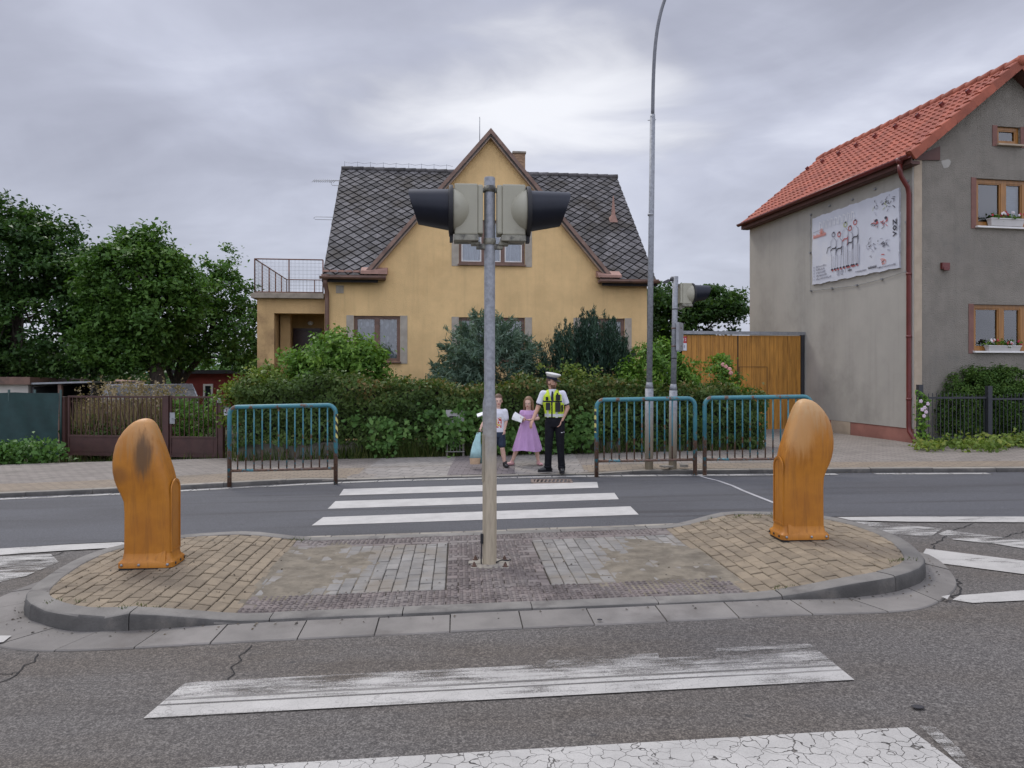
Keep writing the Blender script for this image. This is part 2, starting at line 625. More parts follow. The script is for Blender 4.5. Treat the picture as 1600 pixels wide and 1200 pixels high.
# ------------------------------------------------------------------ ground, road, pavement
M = {}
M['ground'] = mat('soil and grass', (0.07, 0.075, 0.03), 0.95, 0.5, 1.5, bmp=0.6, bs=25, dirt=(0.12, 0.09, 0.05), ds=0.8, bdist=0.05)
M['road'] = asphalt('old coarse asphalt', (0.040, 0.036, 0.033), (0.096, 0.087, 0.078), (0.205, 0.19, 0.17), (0.84, 0.74, 0.62), 98)
M['road2'] = asphalt('smooth dark asphalt', (0.056, 0.056, 0.059), (0.084, 0.084, 0.088), (0.135, 0.135, 0.140), (0.74, 0.72, 0.70), 130)
M['kerb'] = mat('grey kerb concrete', (0.185, 0.172, 0.15), 0.85, 0.18, 3, bmp=0.45, bs=70, rnd=0.12, dirt=(0.10, 0.09, 0.08), ds=2.4, dlo=0.52, dhi=0.75)
M['kerb2'] = mat('pale kerb concrete', (0.27, 0.245, 0.20), 0.85, 0.15, 3, bmp=0.4, bs=70, rnd=0.12, dirt=(0.15, 0.13, 0.11), ds=2.4, dlo=0.5, dhi=0.75)
M['kerb_side'] = mat('shade darkened dirty kerb side', (0.085, 0.08, 0.072), 0.85, 0.25, 4, bmp=0.45, bs=60, rnd=0.12, dirt=(0.15, 0.135, 0.115), ds=3, dlo=0.5, dhi=0.75)
M['gutter'] = mat('gutter slab concrete', (0.185, 0.17, 0.15), 0.85, 0.15, 2.5, bmp=0.35, bs=90, rnd=0.14, dirt=(0.12, 0.105, 0.09), ds=1.6, dlo=0.5, dhi=0.75)
M['bed'] = mat('dark joint sand', (0.05, 0.04, 0.028), 0.95, 0.3, 9)
M['yellow_paver'] = mat('yellow concrete pavers', (0.225, 0.178, 0.118), 0.85, 0.15, 5, bmp=0.4, bs=90, rnd=0.12, dirt=(0.12, 0.095, 0.065), ds=1.3, dlo=0.48, dhi=0.78)
M['grey_paver'] = mat('grey concrete pavers', (0.215, 0.203, 0.182), 0.85, 0.14, 5, bmp=0.4, bs=90, rnd=0.16, dirt=(0.20, 0.17, 0.13), ds=1.3, dlo=0.45, dhi=0.7)
M['red_paver'] = mat('dull red tactile pavers', (0.152, 0.125, 0.112), 0.85, 0.18, 4, bmp=0.3, bs=90, rnd=0.2, dirt=(0.21, 0.185, 0.165), ds=1.7, dlo=0.42, dhi=0.7)
M['pave'] = brick_mat('sidewalk setts', (0.265, 0.232, 0.195), (0.205, 0.178, 0.15), (0.10, 0.088, 0.075), 0.22, 0.11, 8)
M['pave_light'] = brick_mat('pale sidewalk setts', (0.30, 0.275, 0.24), (0.245, 0.222, 0.195), (0.12, 0.11, 0.10), 0.26, 0.2, 20)
M['pave_tan'] = brick_mat('tan sidewalk setts', (0.275, 0.22, 0.155), (0.225, 0.178, 0.125), (0.13, 0.105, 0.08), 0.2, 0.1, 2)
M['pave_dark'] = brick_mat('dark tactile setts', (0.20, 0.17, 0.165), (0.16, 0.135, 0.13), (0.08, 0.07, 0.06), 0.2, 0.1, 4)

mb = MB()
xs = [-1500, -16, 16, 1500]
for i in range(3):
    mb.poly([(xs[i], -200, gz(xs[i]) - 0.03), (xs[i + 1], -200, gz(xs[i + 1]) - 0.03), (xs[i + 1], 2500, gz(xs[i + 1]) - 0.03), (xs[i], 2500, gz(xs[i]) - 0.03)])
struct(obj('ground', mb, M['ground']))

KL = catmull([(-60, 3.0, 0), (-30, 8.2, 0), (-16, 10.6, 0), (-8.13, 11.69, 0), (-5.75, 12.1, 0), (-3.0, 12.72, 0), (-0.67, 12.9, 0), (1.57, 12.9, 0), (3.32, 12.74, 0), (5.47, 12.56, 0), (8.51, 12.23, 0), (16, 11.3, 0), (30, 8.8, 0), (60, 2.0, 0)], 8)


def ky(x):
    for a, b in zip(KL, KL[1:]):
        if a.x <= x <= b.x: return a.y + (b.y - a.y) * (x - a.x) / (b.x - a.x)
    return KL[0].y if x < KL[0].x else KL[-1].y


def sheet_xy(name, xs, y0f, y1f, h, m):
    mb = MB()
    for a, b in zip(xs, xs[1:]):
        mb.poly([(a, y0f(a), gz(a) + h), (b, y0f(b), gz(b) + h), (b, y1f(b), gz(b) + h), (a, y1f(a), gz(a) + h)])
    return obj(name, mb, m)


XS = sorted(set([-60, -45, -30, -22, -16] + [-15 + 0.5 * i for i in range(61)] + [16, 22, 30, 45, 60]))
struct(sheet_xy('road', XS, lambda x: -9, lambda x: ky(x) + 0.06, 0.0, M['road']))
FL = catmull([(-60, -3, 0), (-20, 4.9, 0), (-9, 7.35, 0), (-5.67, 8.13, 0), (-4.45, 8.36, 0), (-2, 8.3, 0), (0.3, 8.45, 0), (2.5, 8.7, 0), (3.96, 8.95, 0), (6.07, 8.74, 0), (9, 8.35, 0), (20, 6.4, 0), (60, -3, 0)], 6)


def fy(x):
    for a, b in zip(FL, FL[1:]):
        if a.x <= x <= b.x: return a.y + (b.y - a.y) * (x - a.x) / (b.x - a.x)
    return FL[0].y if x < FL[0].x else FL[-1].y


struct(sheet_xy('road', XS, fy, lambda x: ky(x) + 0.05, 0.004, M['road2']))


def hk(x):
    """kerb height: lowered at the crossing"""
    def ss(t): t = max(0, min(1, t)); return t * t * (3 - 2 * t)
    return 0.028 + 0.052 * max(ss((-2.5 - x) / 1.2), ss((x - 1.25) / 1.2))


# far pavement as a grid that dips to the lowered kerb
def pave_sheet(name, x0, x1, t0f, t1f, m, dz=0.0, n=None):
    mb = MB()
    n = n or max(2, int((x1 - x0) / 0.4))
    rows = [0, 0.12, 0.3, 0.6, 1.0]
    def pt(x, t):
        a, b = t0f(x), t1f(x)
        y = a + (b - a) * t
        d = y - ky(x)
        k = max(0, min(1, d / 1.1)); k = k * k * (3 - 2 * k)
        return (x, y, gz(x) + hk(x) * (1 - k) + 0.10 * k - 0.004 + dz)
    for i in range(n):
        a, b = x0 + (x1 - x0) * i / n, x0 + (x1 - x0) * (i + 1) / n
        for s, e in zip(rows, rows[1:]):
            mb.poly([pt(a, s), pt(b, s), pt(b, e), pt(a, e)])
    return struct(obj(name, mb, m))


def back(x):
    pts = [(-60, 8.0), (-30, 11.2), (-16, 14.0), (-10.2, 15.6), (-6, 15.9), (-3, 15.9), (2, 15.9), (6, 15.9), (8.5, 15.6), (12, 14.9), (16, 14.3), (30, 12.5), (60, 8)]
    for a, b in zip(pts, pts[1:]):
        if a[0] <= x <= b[0]: return a[1] + (b[1] - a[1]) * (x - a[0]) / (b[0] - a[0])
    return 10


pave_sheet('pavement', -60, 60, lambda x: ky(x) + 0.11, back, M['pave'], 0, 160)
pave_sheet('pavement', -15, -2.75, lambda x: ky(x) + 0.125, lambda x: ky(x) + 1.05 + 0.1 * math.sin(x), M['pave_tan'], 0.004)
pave_sheet('pavement', 1.3, 15, lambda x: ky(x) + 0.125, lambda x: ky(x) + 0.75, M['pave_tan'], 0.004)
pave_sheet('pavement', -2.7, 1.28, lambda x: ky(x) + 0.125, lambda x: ky(x) + 2.6, M['pave_light'], 0.004)
pave_sheet('pavement', -1.15, 0.05, lambda x: ky(x) + 0.13, lambda x: ky(x) + 2.58, M['pave_dark'], 0.008)
mb = MB()
mb.poly([(4.6, 15.2, 0.19), (9.0, 15.2, 0.26), (8.75, 17.0, 0.262), (7.0, 25, 0.24), (3.0, 25, 0.16), (4.2, 17, 0.17)])
struct(obj('driveway', mb, M['pave']))


def resample(pts, step):
    out, acc = [pts[0]], 0.0
    for a, b in zip(pts, pts[1:]):
        L = (b - a).length
        if L < 1e-9: continue
        d = step - acc
        while d <= L:
            out.append(a + (b - a) * (d / L)); d += step
        acc = (acc + L) % step
    return out


def stones(name, path, hfun, zfun, wd, length, m, side=1, gap=0.007, rough=None, closed=False):
    """kerb stones laid along a path; side=1 puts the body to the left of the path direction"""
    mb = MB()
    sub = 5
    tot = sum((b - a).length for a, b in zip(path, path[1:]))
    nst = max(1, round(tot / length))
    P = resample(path, tot / (nst * sub) * 0.99999)[:nst * sub + 1]
    for s in range(nst):
        seg = P[s * sub: s * sub + sub + 1]
        if len(seg) < 2: continue
        mb.rnd = rng.random()
        jz = rng.uniform(-0.004, 0.004)
        rings = []
        for i, p in enumerate(seg):
            d = (seg[min(i + 1, len(seg) - 1)] - seg[max(i - 1, 0)]); d.z = 0; d.normalize()
            nn = Vector((-d.y, d.x, 0)) * side
            q = p + d * (gap / 2 if i == 0 else (-gap / 2 if i == len(seg) - 1 else 0))
            h = hfun(q) + jz
            ring = []
            for o, z in ((0.0, -0.06), (-0.002, h * 0.45), (0.004, h - 0.024), (0.012, h - 0.008), (0.026, h), (wd * 0.5, h + 0.001), (wd - 0.008, h), (wd, h - 0.008), (wd, -0.06)):
                r = q + nn * o
                if rough: r, z = rough(r, nn, o, z, h)
                ring.append((r.x, r.y, zfun(r.x) + z))
            rings.append(ring)
        mb.loft(rings)
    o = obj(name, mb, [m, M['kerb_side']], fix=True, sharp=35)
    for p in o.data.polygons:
        if abs(p.normal.z) < 0.55: p.material_index = 1  # shade of upright faces put into the colour, along with road dirt
    return struct(o)


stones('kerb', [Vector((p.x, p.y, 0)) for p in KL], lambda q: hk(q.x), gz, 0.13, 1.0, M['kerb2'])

# ------------------------------------------------------------------ traffic island
I = Frame((0, 7, 0), 4.2)


def IP(u, v, h):
    p = I.w(u, v)
    return (p.x, p.y, gz(p.x) + h)


def hI(u):
    a = max(0, min(1, (u - 1.85) / 0.9))
    b = max(0, min(1, (-2.05 - u) / 0.85))
    k = max(a, b)
    return 0.032 + 0.105 * (0.35 * k + 0.65 * k * k * (3 - 2 * k))


OUT = [(-2.9, -1.44), (-2.0, -1.385), (-0.7, -1.385), (0.6, -1.385), (1.9, -1.385), (2.6, -1.405), (3.1, -1.26), (3.5, -0.93), (3.78, -0.3), (3.86, 0.28), (3.75, 0.9), (3.35, 1.33), (2.62, 1.54), (2.02, 1.40), (1.0, 1.385), (0, 1.385), (-1.2, 1.385), (-2.47, 1.39), (-3.42, 1.32), (-3.94, 0.96), (-4.15, 0.45), (-4.1, -0.33), (-3.9, -0.95), (-3.4, -1.37)]
OUTS = catmull([(u, v, 0) for u, v in OUT], 8, closed=True)
path = [Vector(IP(p.x, p.y, 0)) for p in OUTS]
path = [Vector((p.x, p.y, 0)) for p in path]


def island_h(q):
    l = I.loc((q.x, q.y, 0))
    return hI(l.x) + 0.006


def chipped(r, nn, o, z, h):
    l = I.loc((r.x, r.y, 0))
    if -3.75 < l.x < -2.98 and l.y < -1.0 and z > 0.0:
        k = mnoise.noise(Vector((l.x * 7, l.y * 7, z * 14))) * 0.5 + 0.5
        e = max(0, 1 - o / 0.14)
        return r + nn * 0.05 * k * e, z - (0.055 * k * e if o < 0.13 else 0)
    j = mnoise.noise(Vector((r.x * 5, r.y * 5, z * 9))) * 0.006
    return r + nn * j, z


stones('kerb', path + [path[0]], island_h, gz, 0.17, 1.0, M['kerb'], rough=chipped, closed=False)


def inset_outline(d):
    n = len(OUTS); res = []
    for i in range(n):
        t = (OUTS[(i + 1) % n] - OUTS[i - 1]).normalized()
        res.append((OUTS[i].x - t.y * d, OUTS[i].y + t.x * d))
    return res


INN = inset_outline(0.165)


def hull(pts):
    pts = sorted(set((round(a, 4), round(b, 4)) for a, b in pts))
    def half(ps):
        h = []
        for p in ps:
            while len(h) >= 2 and (h[-1][0] - h[-2][0]) * (p[1] - h[-2][1]) - (h[-1][1] - h[-2][1]) * (p[0] - h[-2][0]) <= 0: h.pop()
            h.append(p)
        return h
    a, b = half(pts), half(pts[::-1])
    return a[:-1] + b[:-1]


LZ = hull([p for p in INN if p[0] < -2.2] + [(-2.2, -1.21), (-2.27, 1.21)])
RZ = hull([p for p in INN if p[0] > 1.86] + [(1.79, -1.21), (1.84, 1.21)])


def pavers(mb, region, wu, wv, off=0.5, along='v', joint=0.007, jit=0.003, bumps=None, origin=(0, 0)):
    """individual concrete pavers, bonded, clipped to a convex region in island coordinates"""
    us = [p[0] for p in region]; vs = [p[1] for p in region]
    i0, i1 = int((min(us) - origin[0]) / wu) - 2, int((max(us) - origin[0]) / wu) + 2
    j0, j1 = int((min(vs) - origin[1]) / wv) - 2, int((max(vs) - origin[1]) / wv) + 2
    for i in range(i0, i1):
        for j in range(j0, j1):
            u0 = origin[0] + i * wu + (0 if along == 'v' else (j % 2) * off * wu)
            v0 = origin[1] + j * wv + ((i % 2) * off * wv if along == 'v' else 0)
            g = joint / 2 + rng.uniform(-0.001, 0.002)
            gv = joint * 0.75 + rng.uniform(-0.001, 0.004)
            j4 = [rng.uniform(-0.0018, 0.0018) for _ in range(8)]
            q = [(u0 + g + j4[0], v0 + gv + j4[1]), (u0 + wu - g + j4[2], v0 + gv + j4[3]), (u0 + wu - g + j4[4], v0 + wv - gv + j4[5]), (u0 + g + j4[6], v0 + wv - gv + j4[7])]
            q = clip_poly(q, region)
            if len(q) < 3 or area(q) < 0.0015: continue
            dz, tu, tv = rng.uniform(-jit, jit), rng.uniform(-jit, jit) / wu, rng.uniform(-jit, jit) / wv
            cu, cv_ = sum(p[0] for p in q) / len(q), sum(p[1] for p in q) / len(q)
            def hh(p): return hI(p[0]) + dz + tu * (p[0] - cu) + tv * (p[1] - cv_)
            k = 1 - 0.006 / (0.5 * min(wu, wv))
            top = [(cu + (p[0] - cu) * k, cv_ + (p[1] - cv_) * k) for p in q]
            mb.rnd = rng.random()
            n = len(q)
            V = [IP(p[0], p[1], hh(p)) for p in top] + [IP(p[0], p[1], hh(p) - 0.005) for p in q] + [IP(p[0], p[1], hh(p) - 0.04) for p in q]
            fs = [tuple(range(n))]
            for a in range(n):
                b = (a + 1) % n
                fs += [(n + a, n + b, b, a), (2 * n + a, 2 * n + b, n + b, n + a)]
            mb.add(V, fs)
            if bumps and len(q) == 4 and area(q) > 0.8 * wu * wv:
                for a in range(bumps[0]):
                    for b in range(bumps[1]):
                        bu, bv = u0 + wu * (a + 0.5) / bumps[0], v0 + wv * (b + 0.5) / bumps[1]
                        if rng.random() < 0.05: continue
                        z = hh((bu, bv))
                        r1, r2, hb = 0.017, 0.012, 0.010
                        ring = lambda r, h: [IP(bu + r * math.cos(t * math.pi / 3), bv + r * math.sin(t * math.pi / 3), z + h) for t in range(6)]
                        mb.add(ring(r1, 0) + ring(r2, hb), [(t, (t + 1) % 6, 6 + (t + 1) % 6, 6 + t) for t in range(6)] + [(6, 7, 8, 9, 10, 11)])


mb = MB(); pavers(mb, LZ, 0.112, 0.2, origin=(-2.2, 0), joint=0.008, jit=0.0035); pavers(mb, RZ, 0.112, 0.2, origin=(1.8, 0.05), joint=0.008, jit=0.0035)
struct(obj('island_paving', mb, M['yellow_paver']))
mb = MB()
pavers(mb, [(-2.2, -0.78), (-0.62, -0.78), (-0.62, 0.9), (-2.25, 0.9)], 0.112, 0.2, origin=(-0.62, -0.78), joint=0.006, jit=0.004)
pavers(mb, [(0.28, -0.78), (1.79, -0.78), (1.82, 0.9), (0.28, 0.9)], 0.112, 0.2, origin=(0.28, -0.78), joint=0.006, jit=0.004)
struct(obj('island_paving', mb, M['grey_paver']))
mb = MB()
for reg in ([(-2.2, -1.21), (1.79, -1.21), (1.79, -0.79), (-2.2, -0.79)], [(-2.26, 0.91), (1.83, 0.91), (1.84, 1.22), (-2.27, 1.22)], [(-0.61, -0.78), (0.27, -0.78), (0.27, 0.9), (-0.61, 0.9)]):
    pavers(mb, reg, 0.2, 0.105, along='u', joint=0.005, bumps=(4, 2), origin=(-0.61, -0.79))
struct(obj('island_paving', mb, M['red_paver']))
mb = MB()
grid = [(-4.2 + 0.2 * i) for i in range(41)]
lo = hull(INN)
for a, b in zip(grid, grid[1:]):
    q = clip_poly([(a, -1.5), (b, -1.5), (b, 1.6), (a, 1.6)], lo)
    if len(q) > 2: mb.poly([IP(p[0], p[1], hI(p[0]) - 0.014) for p in q])
struct(obj('island_bed', mb, M['bed']))

# concrete gutter slabs round the near side of the island
def Iuv(px, py):
    l = I.loc(G(px, py)); return (l.x, l.y)
pairs = [((-4.15, 0.3), (-4.3, 0.25)), ((-4.1, -0.33), (-4.42, -0.5)), ((-3.9, -0.95), (-4.2, -1.2)), ((-3.4, -1.37), (-3.6, -1.66)), ((-2.9, -1.44), (-2.98, -1.77)), ((-2, -1.385), (-2, -1.745)), ((-0.7, -1.385), (-0.7, -1.735)), ((0.6, -1.385), (0.6, -1.725)), ((1.9, -1.385), (1.9, -1.715)),
         ((2.6, -1.405), Iuv(1400, 957)), ((3.1, -1.26), Iuv(1462, 944)), ((3.5, -0.93), Iuv(1495, 915)), ((3.78, -0.3), Iuv(1476, 884)), ((3.86, 0.28), Iuv(1445, 865))]
inn = catmull([(*a, 0) for a, b in pairs], 10)
outp = catmull([(*b, 0) for a, b in pairs], 10)
mb = MB()
acc, start = 0.0, 0
cuts = [0]
for i in range(1, len(outp)):
    acc += (outp[i] - outp[i - 1]).length
    if acc > 0.5: cuts.append(i); acc = 0
for a, b in zip(cuts, cuts[1:]):
    mb.rnd = rng.random()
    dz = rng.uniform(-0.003, 0.003)
    idx = list(range(a, b + 1))
    rings = []
    for n_, i in enumerate(idx):
        d = (outp[min(i + 1, len(outp) - 1)] - outp[max(i - 1, 0)]).normalized() * (0.005 if n_ == 0 else (-0.005 if n_ == len(idx) - 1 else 0))
        p, q = inn[i] + d, outp[i] + d
        t = (p - q); L = t.length; t.normalize()
        pts = [(q, -0.05), (q, 0.004), (q + t * 0.008, 0.012), (p - t * 0.004, 0.018), (p + t * 0.02, 0.016), (p + t * 0.02, -0.05)]
        rings.append([IP(r.x, r.y, z + dz) for r, z in pts])
    mb.loft(rings)
struct(obj('gutter_slabs', mb, M['gutter'], fix=True, sharp=40))
# narrow pale slabs along the far side of the island
mb = MB()
for k in range(9):
    u0 = -2.45 + 0.5 * k
    mb.rnd = rng.random()
    mb.box(u0 + 0.004, u0 + 0.496, 1.385, 1.56, -0.05, 0.014 + rng.uniform(-0.003, 0.003))
o = obj('gutter_slabs', mb, M['kerb2'], bevel=0.006)
for v in o.data.vertices: v.co = Vector(IP(v.co.x, v.co.y, v.co.z))
struct(o)

# ------------------------------------------------------------------ painted markings
def marking(pxs, m, h=0.008, sub=True):
    mb = MB(); mb.poly([G(x, y, h) for x, y in pxs])
    return struct(obj('road_marking', mb, m))


def ipoly(uvs, m, h=0.008):
    mb = MB(); mb.poly([IP(u, v, h) for u, v in uvs])
    return struct(obj('road_marking', mb, m))


M['paint_far'] = paint_mat('crossing paint', 0.60, 0.72, 0.02, col=(0.52, 0.50, 0.46))
def stripe_v(px, py): return Iuv(px, py)[1] + 7   # position across the stripe in the frame used by the paint
marking([(530, 774), (935, 762), (933, 753), (820, 756), (537, 764)], M['paint_far'])
marking([(512, 795), (967, 780), (960, 770), (524, 783)], M['paint_far'])
marking([(487, 821), (998, 804), (985, 791), (505, 808)], M['paint_far'])
R_ = math.radians(4.2)
def rv(px, py):
    p = G(px, py); return -p.x * math.sin(R_) + p.y * math.cos(R_)
v0, v1 = rv(780, 1092), rv(780, 1030)
M['paint_near'] = paint_mat('worn crossing paint', 0.52, 0.72, 0.05, cracks=0.25, vdir=(v0 + 0.05, v1 - 0.02, 0.14), tyre=((v0 + 0.13, 0.014), (v0 + 0.20, 0.02)))
marking([(224, 1122), (1335, 1062), (1266, 1006), (1120, 1012), (1115, 1024), (1030, 1028), (1028, 1020), (860, 1029), (850, 1038), (600, 1050), (290, 1066)], M['paint_near'])
M['paint_crack'] = paint_mat('cracked crossing paint', 0.60, 0.78, 0.0, cracks=0.85)
tr_ = G(1418, 1136, 0.008); ux_, uy_ = I.ux, I.uy
def gp(p): return (p.x, p.y, gz(p.x) + 0.008)
mb = MB(); mb.poly([gp(tr_), gp(tr_ - ux_ * 4.05), gp(tr_ - ux_ * 4.0 - uy_ * 0.6), gp(tr_ + ux_ * 0.02 - uy_ * 0.6)])
struct(obj('road_marking', mb, M['paint_crack']))
marking([(1436, 1133), (1462, 1136), (1500, 1170), (1552, 1230), (1535, 1240), (1500, 1195), (1470, 1165)], paint_mat('broken stripe end', 0.42, 0.58, 0.1), 0.008)
M['paint_line'] = paint_mat('worn line paint', 0.55, 0.68, 0.05)
M['paint_patch'] = paint_mat('very worn hatch paint', 0.47, 0.64, 0.1)
marking([(-60, 860), (0, 857), (100, 851), (190, 847), (205, 850), (190, 855), (100, 860), (0, 867), (-60, 871)], M['paint_line'], 0.012)
marking([(-80, 872), (0, 868), (80, 866), (92, 878), (40, 900), (0, 909), (-90, 925)], M['paint_patch'])
marking([(-60, 1000), (0, 993), (18, 993), (5, 1003), (-60, 1012)], M['paint_line'], 0.024)
marking([(1308, 808), (1400, 807), (1600, 807), (1650, 807), (1650, 816), (1600, 816), (1420, 815), (1330, 813)], M['paint_line'], 0.012)
marking([(1335, 814), (1395, 818), (1472, 826), (1455, 838), (1400, 835), (1360, 829)], M['paint_patch'])
marking([(1466, 834), (1480, 828), (1570, 840), (1548, 849), (1490, 843)], M['paint_patch'])
marking([(1564, 842), (1600, 841), (1680, 850), (1680, 866), (1600, 857), (1546, 848)], M['paint_patch'])
marking([(1442, 865), (1447, 857), (1600, 876), (1690, 886), (1690, 908), (1600, 897), (1470, 880)], M['paint_line'])
marking([(1488, 937), (1500, 930), (1600, 922), (1690, 915), (1690, 930), (1600, 938), (1520, 942)], M['paint_line'])
marking([(1471, 932), (1485, 929), (1480, 936)], M['paint_line'], 0.03)
# the same line beside the far lane, further along the street
for xa, xb in ((-40, -6.4), (6.6, 40)):
    mb = MB(); st = [xa + (xb - xa) * i / 40 for i in range(41)]
    for a, b in zip(st, st[1:]): mb.poly([(a, fy(a) - 0.16, gz(a) + 0.013), (b, fy(b) - 0.16, gz(b) + 0.013), (b, fy(b) - 0.03, gz(b) + 0.013), (a, fy(a) - 0.03, gz(a) + 0.013)])
    struct(obj('road_marking', mb, M['paint_line']))
# edge line along the far kerb, laid on the gutter
mb = MB()
seg = resample([Vector((p.x, p.y, 0)) for p in KL if -13 < p.x < 13], 0.6)
for i, (a, b) in enumerate(zip(seg, seg[1:])):
    if rng.random() < 0.10: continue
    g = (b - a).normalized() * 0.01
    mb.poly([(a.x + g.x, a.y - 0.26, gz(a.x) + 0.010), (b.x - g.x, b.y - 0.26, gz(b.x) + 0.010), (b.x - g.x, b.y - 0.10, gz(b.x) + 0.010), (a.x + g.x, a.y - 0.10, gz(a.x) + 0.010)])
struct(obj('road_marking', mb, paint_mat('worn edge line', 0.50, 0.66, 0.05, col=(0.42, 0.405, 0.37))))
# sealed pale crack running across the far lane
mb = MB()
cp = [G(*p, 0.009) for p in ((1092, 743), (1105, 747), (1122, 751), (1145, 759), (1160, 766), (1180, 774), (1198, 781), (1218, 789), (1240, 800))]
for a, b in zip(cp, cp[1:]):
    n_ = Vector((-(b - a).y, (b - a).x, 0)).normalized() * 0.028
    mb.poly([a - n_, b - n_, b + n_, a + n_])
struct(obj('crack_sealing', mb, mat('pale crack sealant', (0.36, 0.35, 0.34), 0.8)))

# dark open cracks in the near lane
def crack_line(pxs, w_):
    P = [G(x, y, 0.0045) for x, y in pxs]
    Q = []
    for a, b in zip(P, P[1:]):
        n = max(2, int((b - a).length / 0.05))
        for k in range(n):
            p = a.lerp(b, k / n); Q.append(p + Vector((rng.gauss(0, 0.014), rng.gauss(0, 0.014), 0)))
    Q.append(P[-1])
    mb = MB()
    for i, (a, b) in enumerate(zip(Q, Q[1:])):
        n_ = Vector((-(b - a).y, (b - a).x, 0)).normalized()
        wa, wb = (w_ * (0.5 + 0.5 * abs(math.sin(i * 1.3))), w_ * (0.5 + 0.5 * abs(math.sin((i + 1) * 1.3))))
        mb.poly([a - n_ * wa, b - n_ * wb, b + n_ * wb, a + n_ * wa])
    struct(obj('road_crack', mb, M['crack']))
M['crack'] = mat('open asphalt crack', (0.018, 0.017, 0.016), 0.95)
crack_line([(60, 1020), (42, 1040), (28, 1052), (10, 1062), (-20, 1075)], 0.006)
crack_line([(-10, 1052), (14, 1052), (30, 1050)], 0.004)
crack_line([(392, 1008), (380, 1024), (362, 1042), (358, 1058), (352, 1075)], 0.005)
crack_line([(1450, 860), (1475, 840), (1490, 828), (1520, 818)], 0.007)
crack_line([(1546, 850), (1565, 840), (1600, 830), (1640, 824)], 0.007)
crack_line([(-40, 890), (20, 885), (60, 876), (100, 862)], 0.006)
crack_line([(1497, 905), (1500, 922), (1490, 934)], 0.008)
# windblown sand lying over the pavers: a thin uneven layer that sinks into the joints at its edge
M['sand'] = mat('drifted sand', (0.185, 0.158, 0.115), 0.95, 0.25, 6, bmp=0.7, bs=120, dirt=(0.12, 0.10, 0.072), ds=5)


def sand(cu, cv_, ru, rv_, umin, umax):
    st = 0.018
    nu, nv_ = int((umax - umin) / st), int(2.4 / st)
    idx, V, fs = {}, [], []
    for i in range(nu + 1):
        for j in range(nv_ + 1):
            u, v = umin + i * st, -1.2 + j * st
            e = ((u - cu) / ru) ** 2 + ((v - cv_) / rv_) ** 2
            n1_ = mnoise.noise(Vector((u * 3.0, v * 3.0, 1.7))); n2_ = mnoise.noise(Vector((u * 9, v * 9, 4.0))); n3_ = mnoise.noise(Vector((u * 40, v * 40, 8.0)))
            h = 0.010 * (0.75 - e) + 0.010 * n1_ + 0.005 * n2_ + 0.0012 * n3_
            h = min(h, 0.006 + 0.001 * n3_ + 0.002 * n2_)
            if h < -0.012: continue
            idx[(i, j)] = len(V); V.append(IP(u, v, hI(u) + h))
    for (i, j), k in idx.items():
        q = [(i, j), (i + 1, j), (i + 1, j + 1), (i, j + 1)]
        if all(p in idx for p in q): fs.append(tuple(idx[p] for p in q))
    mb = MB(); mb.sm = True; mb.add(V, fs)
    return obj('drifted_sand', mb, M['sand'])


tag(sand(-2.0, 0.1, 0.62, 1.0, -2.26, -1.1), 'drift of beige sand beside the left yellow paving, over the grey setts', 'sand', kind='stuff')
tag(sand(1.6, -0.35, 0.8, 1.15, 0.5, 1.9), 'drift of beige sand beside the right yellow paving, over the grey setts', 'sand', kind='stuff')
# ------------------------------------------------------------------ buildings
M['stucco'] = mat('ochre stucco', (0.71, 0.49, 0.23), 0.9, 0.1, 1.2, streak=0.17, bmp=0.7, bs=45, dirt=(0.60, 0.40, 0.18), ds=0.9, dlo=0.5, dhi=0.8, bdist=0.02)
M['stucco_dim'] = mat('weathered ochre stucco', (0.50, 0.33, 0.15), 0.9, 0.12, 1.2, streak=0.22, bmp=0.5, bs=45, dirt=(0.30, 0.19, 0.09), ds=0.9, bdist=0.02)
M['slate'] = mat('fibre cement slates', (0.088, 0.083, 0.082), 0.8, 0.35, 9, bmp=0.4, bs=40, rnd=0.5, dirt=(0.042, 0.035, 0.027), ds=1.2, dlo=0.46, dhi=0.68)
M['slate_base'] = mat('dark roof underlay', (0.014, 0.012, 0.011), 0.9, 0.3, 4)
M['brown'] = mat('brown painted wood', (0.155, 0.088, 0.062), 0.55, 0.15, 5, bmp=0.15, bs=30, dirt=(0.10, 0.06, 0.045), ds=3)
M['rake'] = mat('faded brown rake board', (0.215, 0.135, 0.10), 0.65, 0.18, 5, bmp=0.2, bs=30, dirt=(0.14, 0.085, 0.065), ds=3)
M['brown_light'] = mat('faded rake board', (0.36, 0.27, 0.21), 0.7, 0.15, 5)
M['flash'] = mat('faded red flashing tiles', (0.34, 0.20, 0.155), 0.8, 0.15, 6, bmp=0.3, bs=40)
M['stone'] = mat('pale window surround', (0.36, 0.32, 0.26), 0.9, 0.12, 5, bmp=0.3, bs=70)
M['brick'] = brick_mat('chimney brick', (0.26, 0.15, 0.09), (0.34, 0.21, 0.12), (0.25, 0.22, 0.19), 0.25, 0.08, 0)
M['brickv'] = mat('chimney brickwork', (0.28, 0.18, 0.11), 0.9, 0.35, 9, stretch=(1, 1, 4), bmp=0.6, bs=20)
M['glass'] = glass_mat('window glass')
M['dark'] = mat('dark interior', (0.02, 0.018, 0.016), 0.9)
M['rust'] = mat('rusty railing', (0.16, 0.075, 0.05), 0.8, 0.3, 8)
M['zinc'] = mat('dull grey metal', (0.30, 0.31, 0.32), 0.5, 0.15, 8, metal=0.4)
M['slab'] = mat('weathered concrete slab', (0.26, 0.22, 0.17), 0.9, 0.2, 4, bmp=0.3, bs=40)
M['white_paint'] = mat('white window paint', (0.72, 0.70, 0.66), 0.5, 0.05)
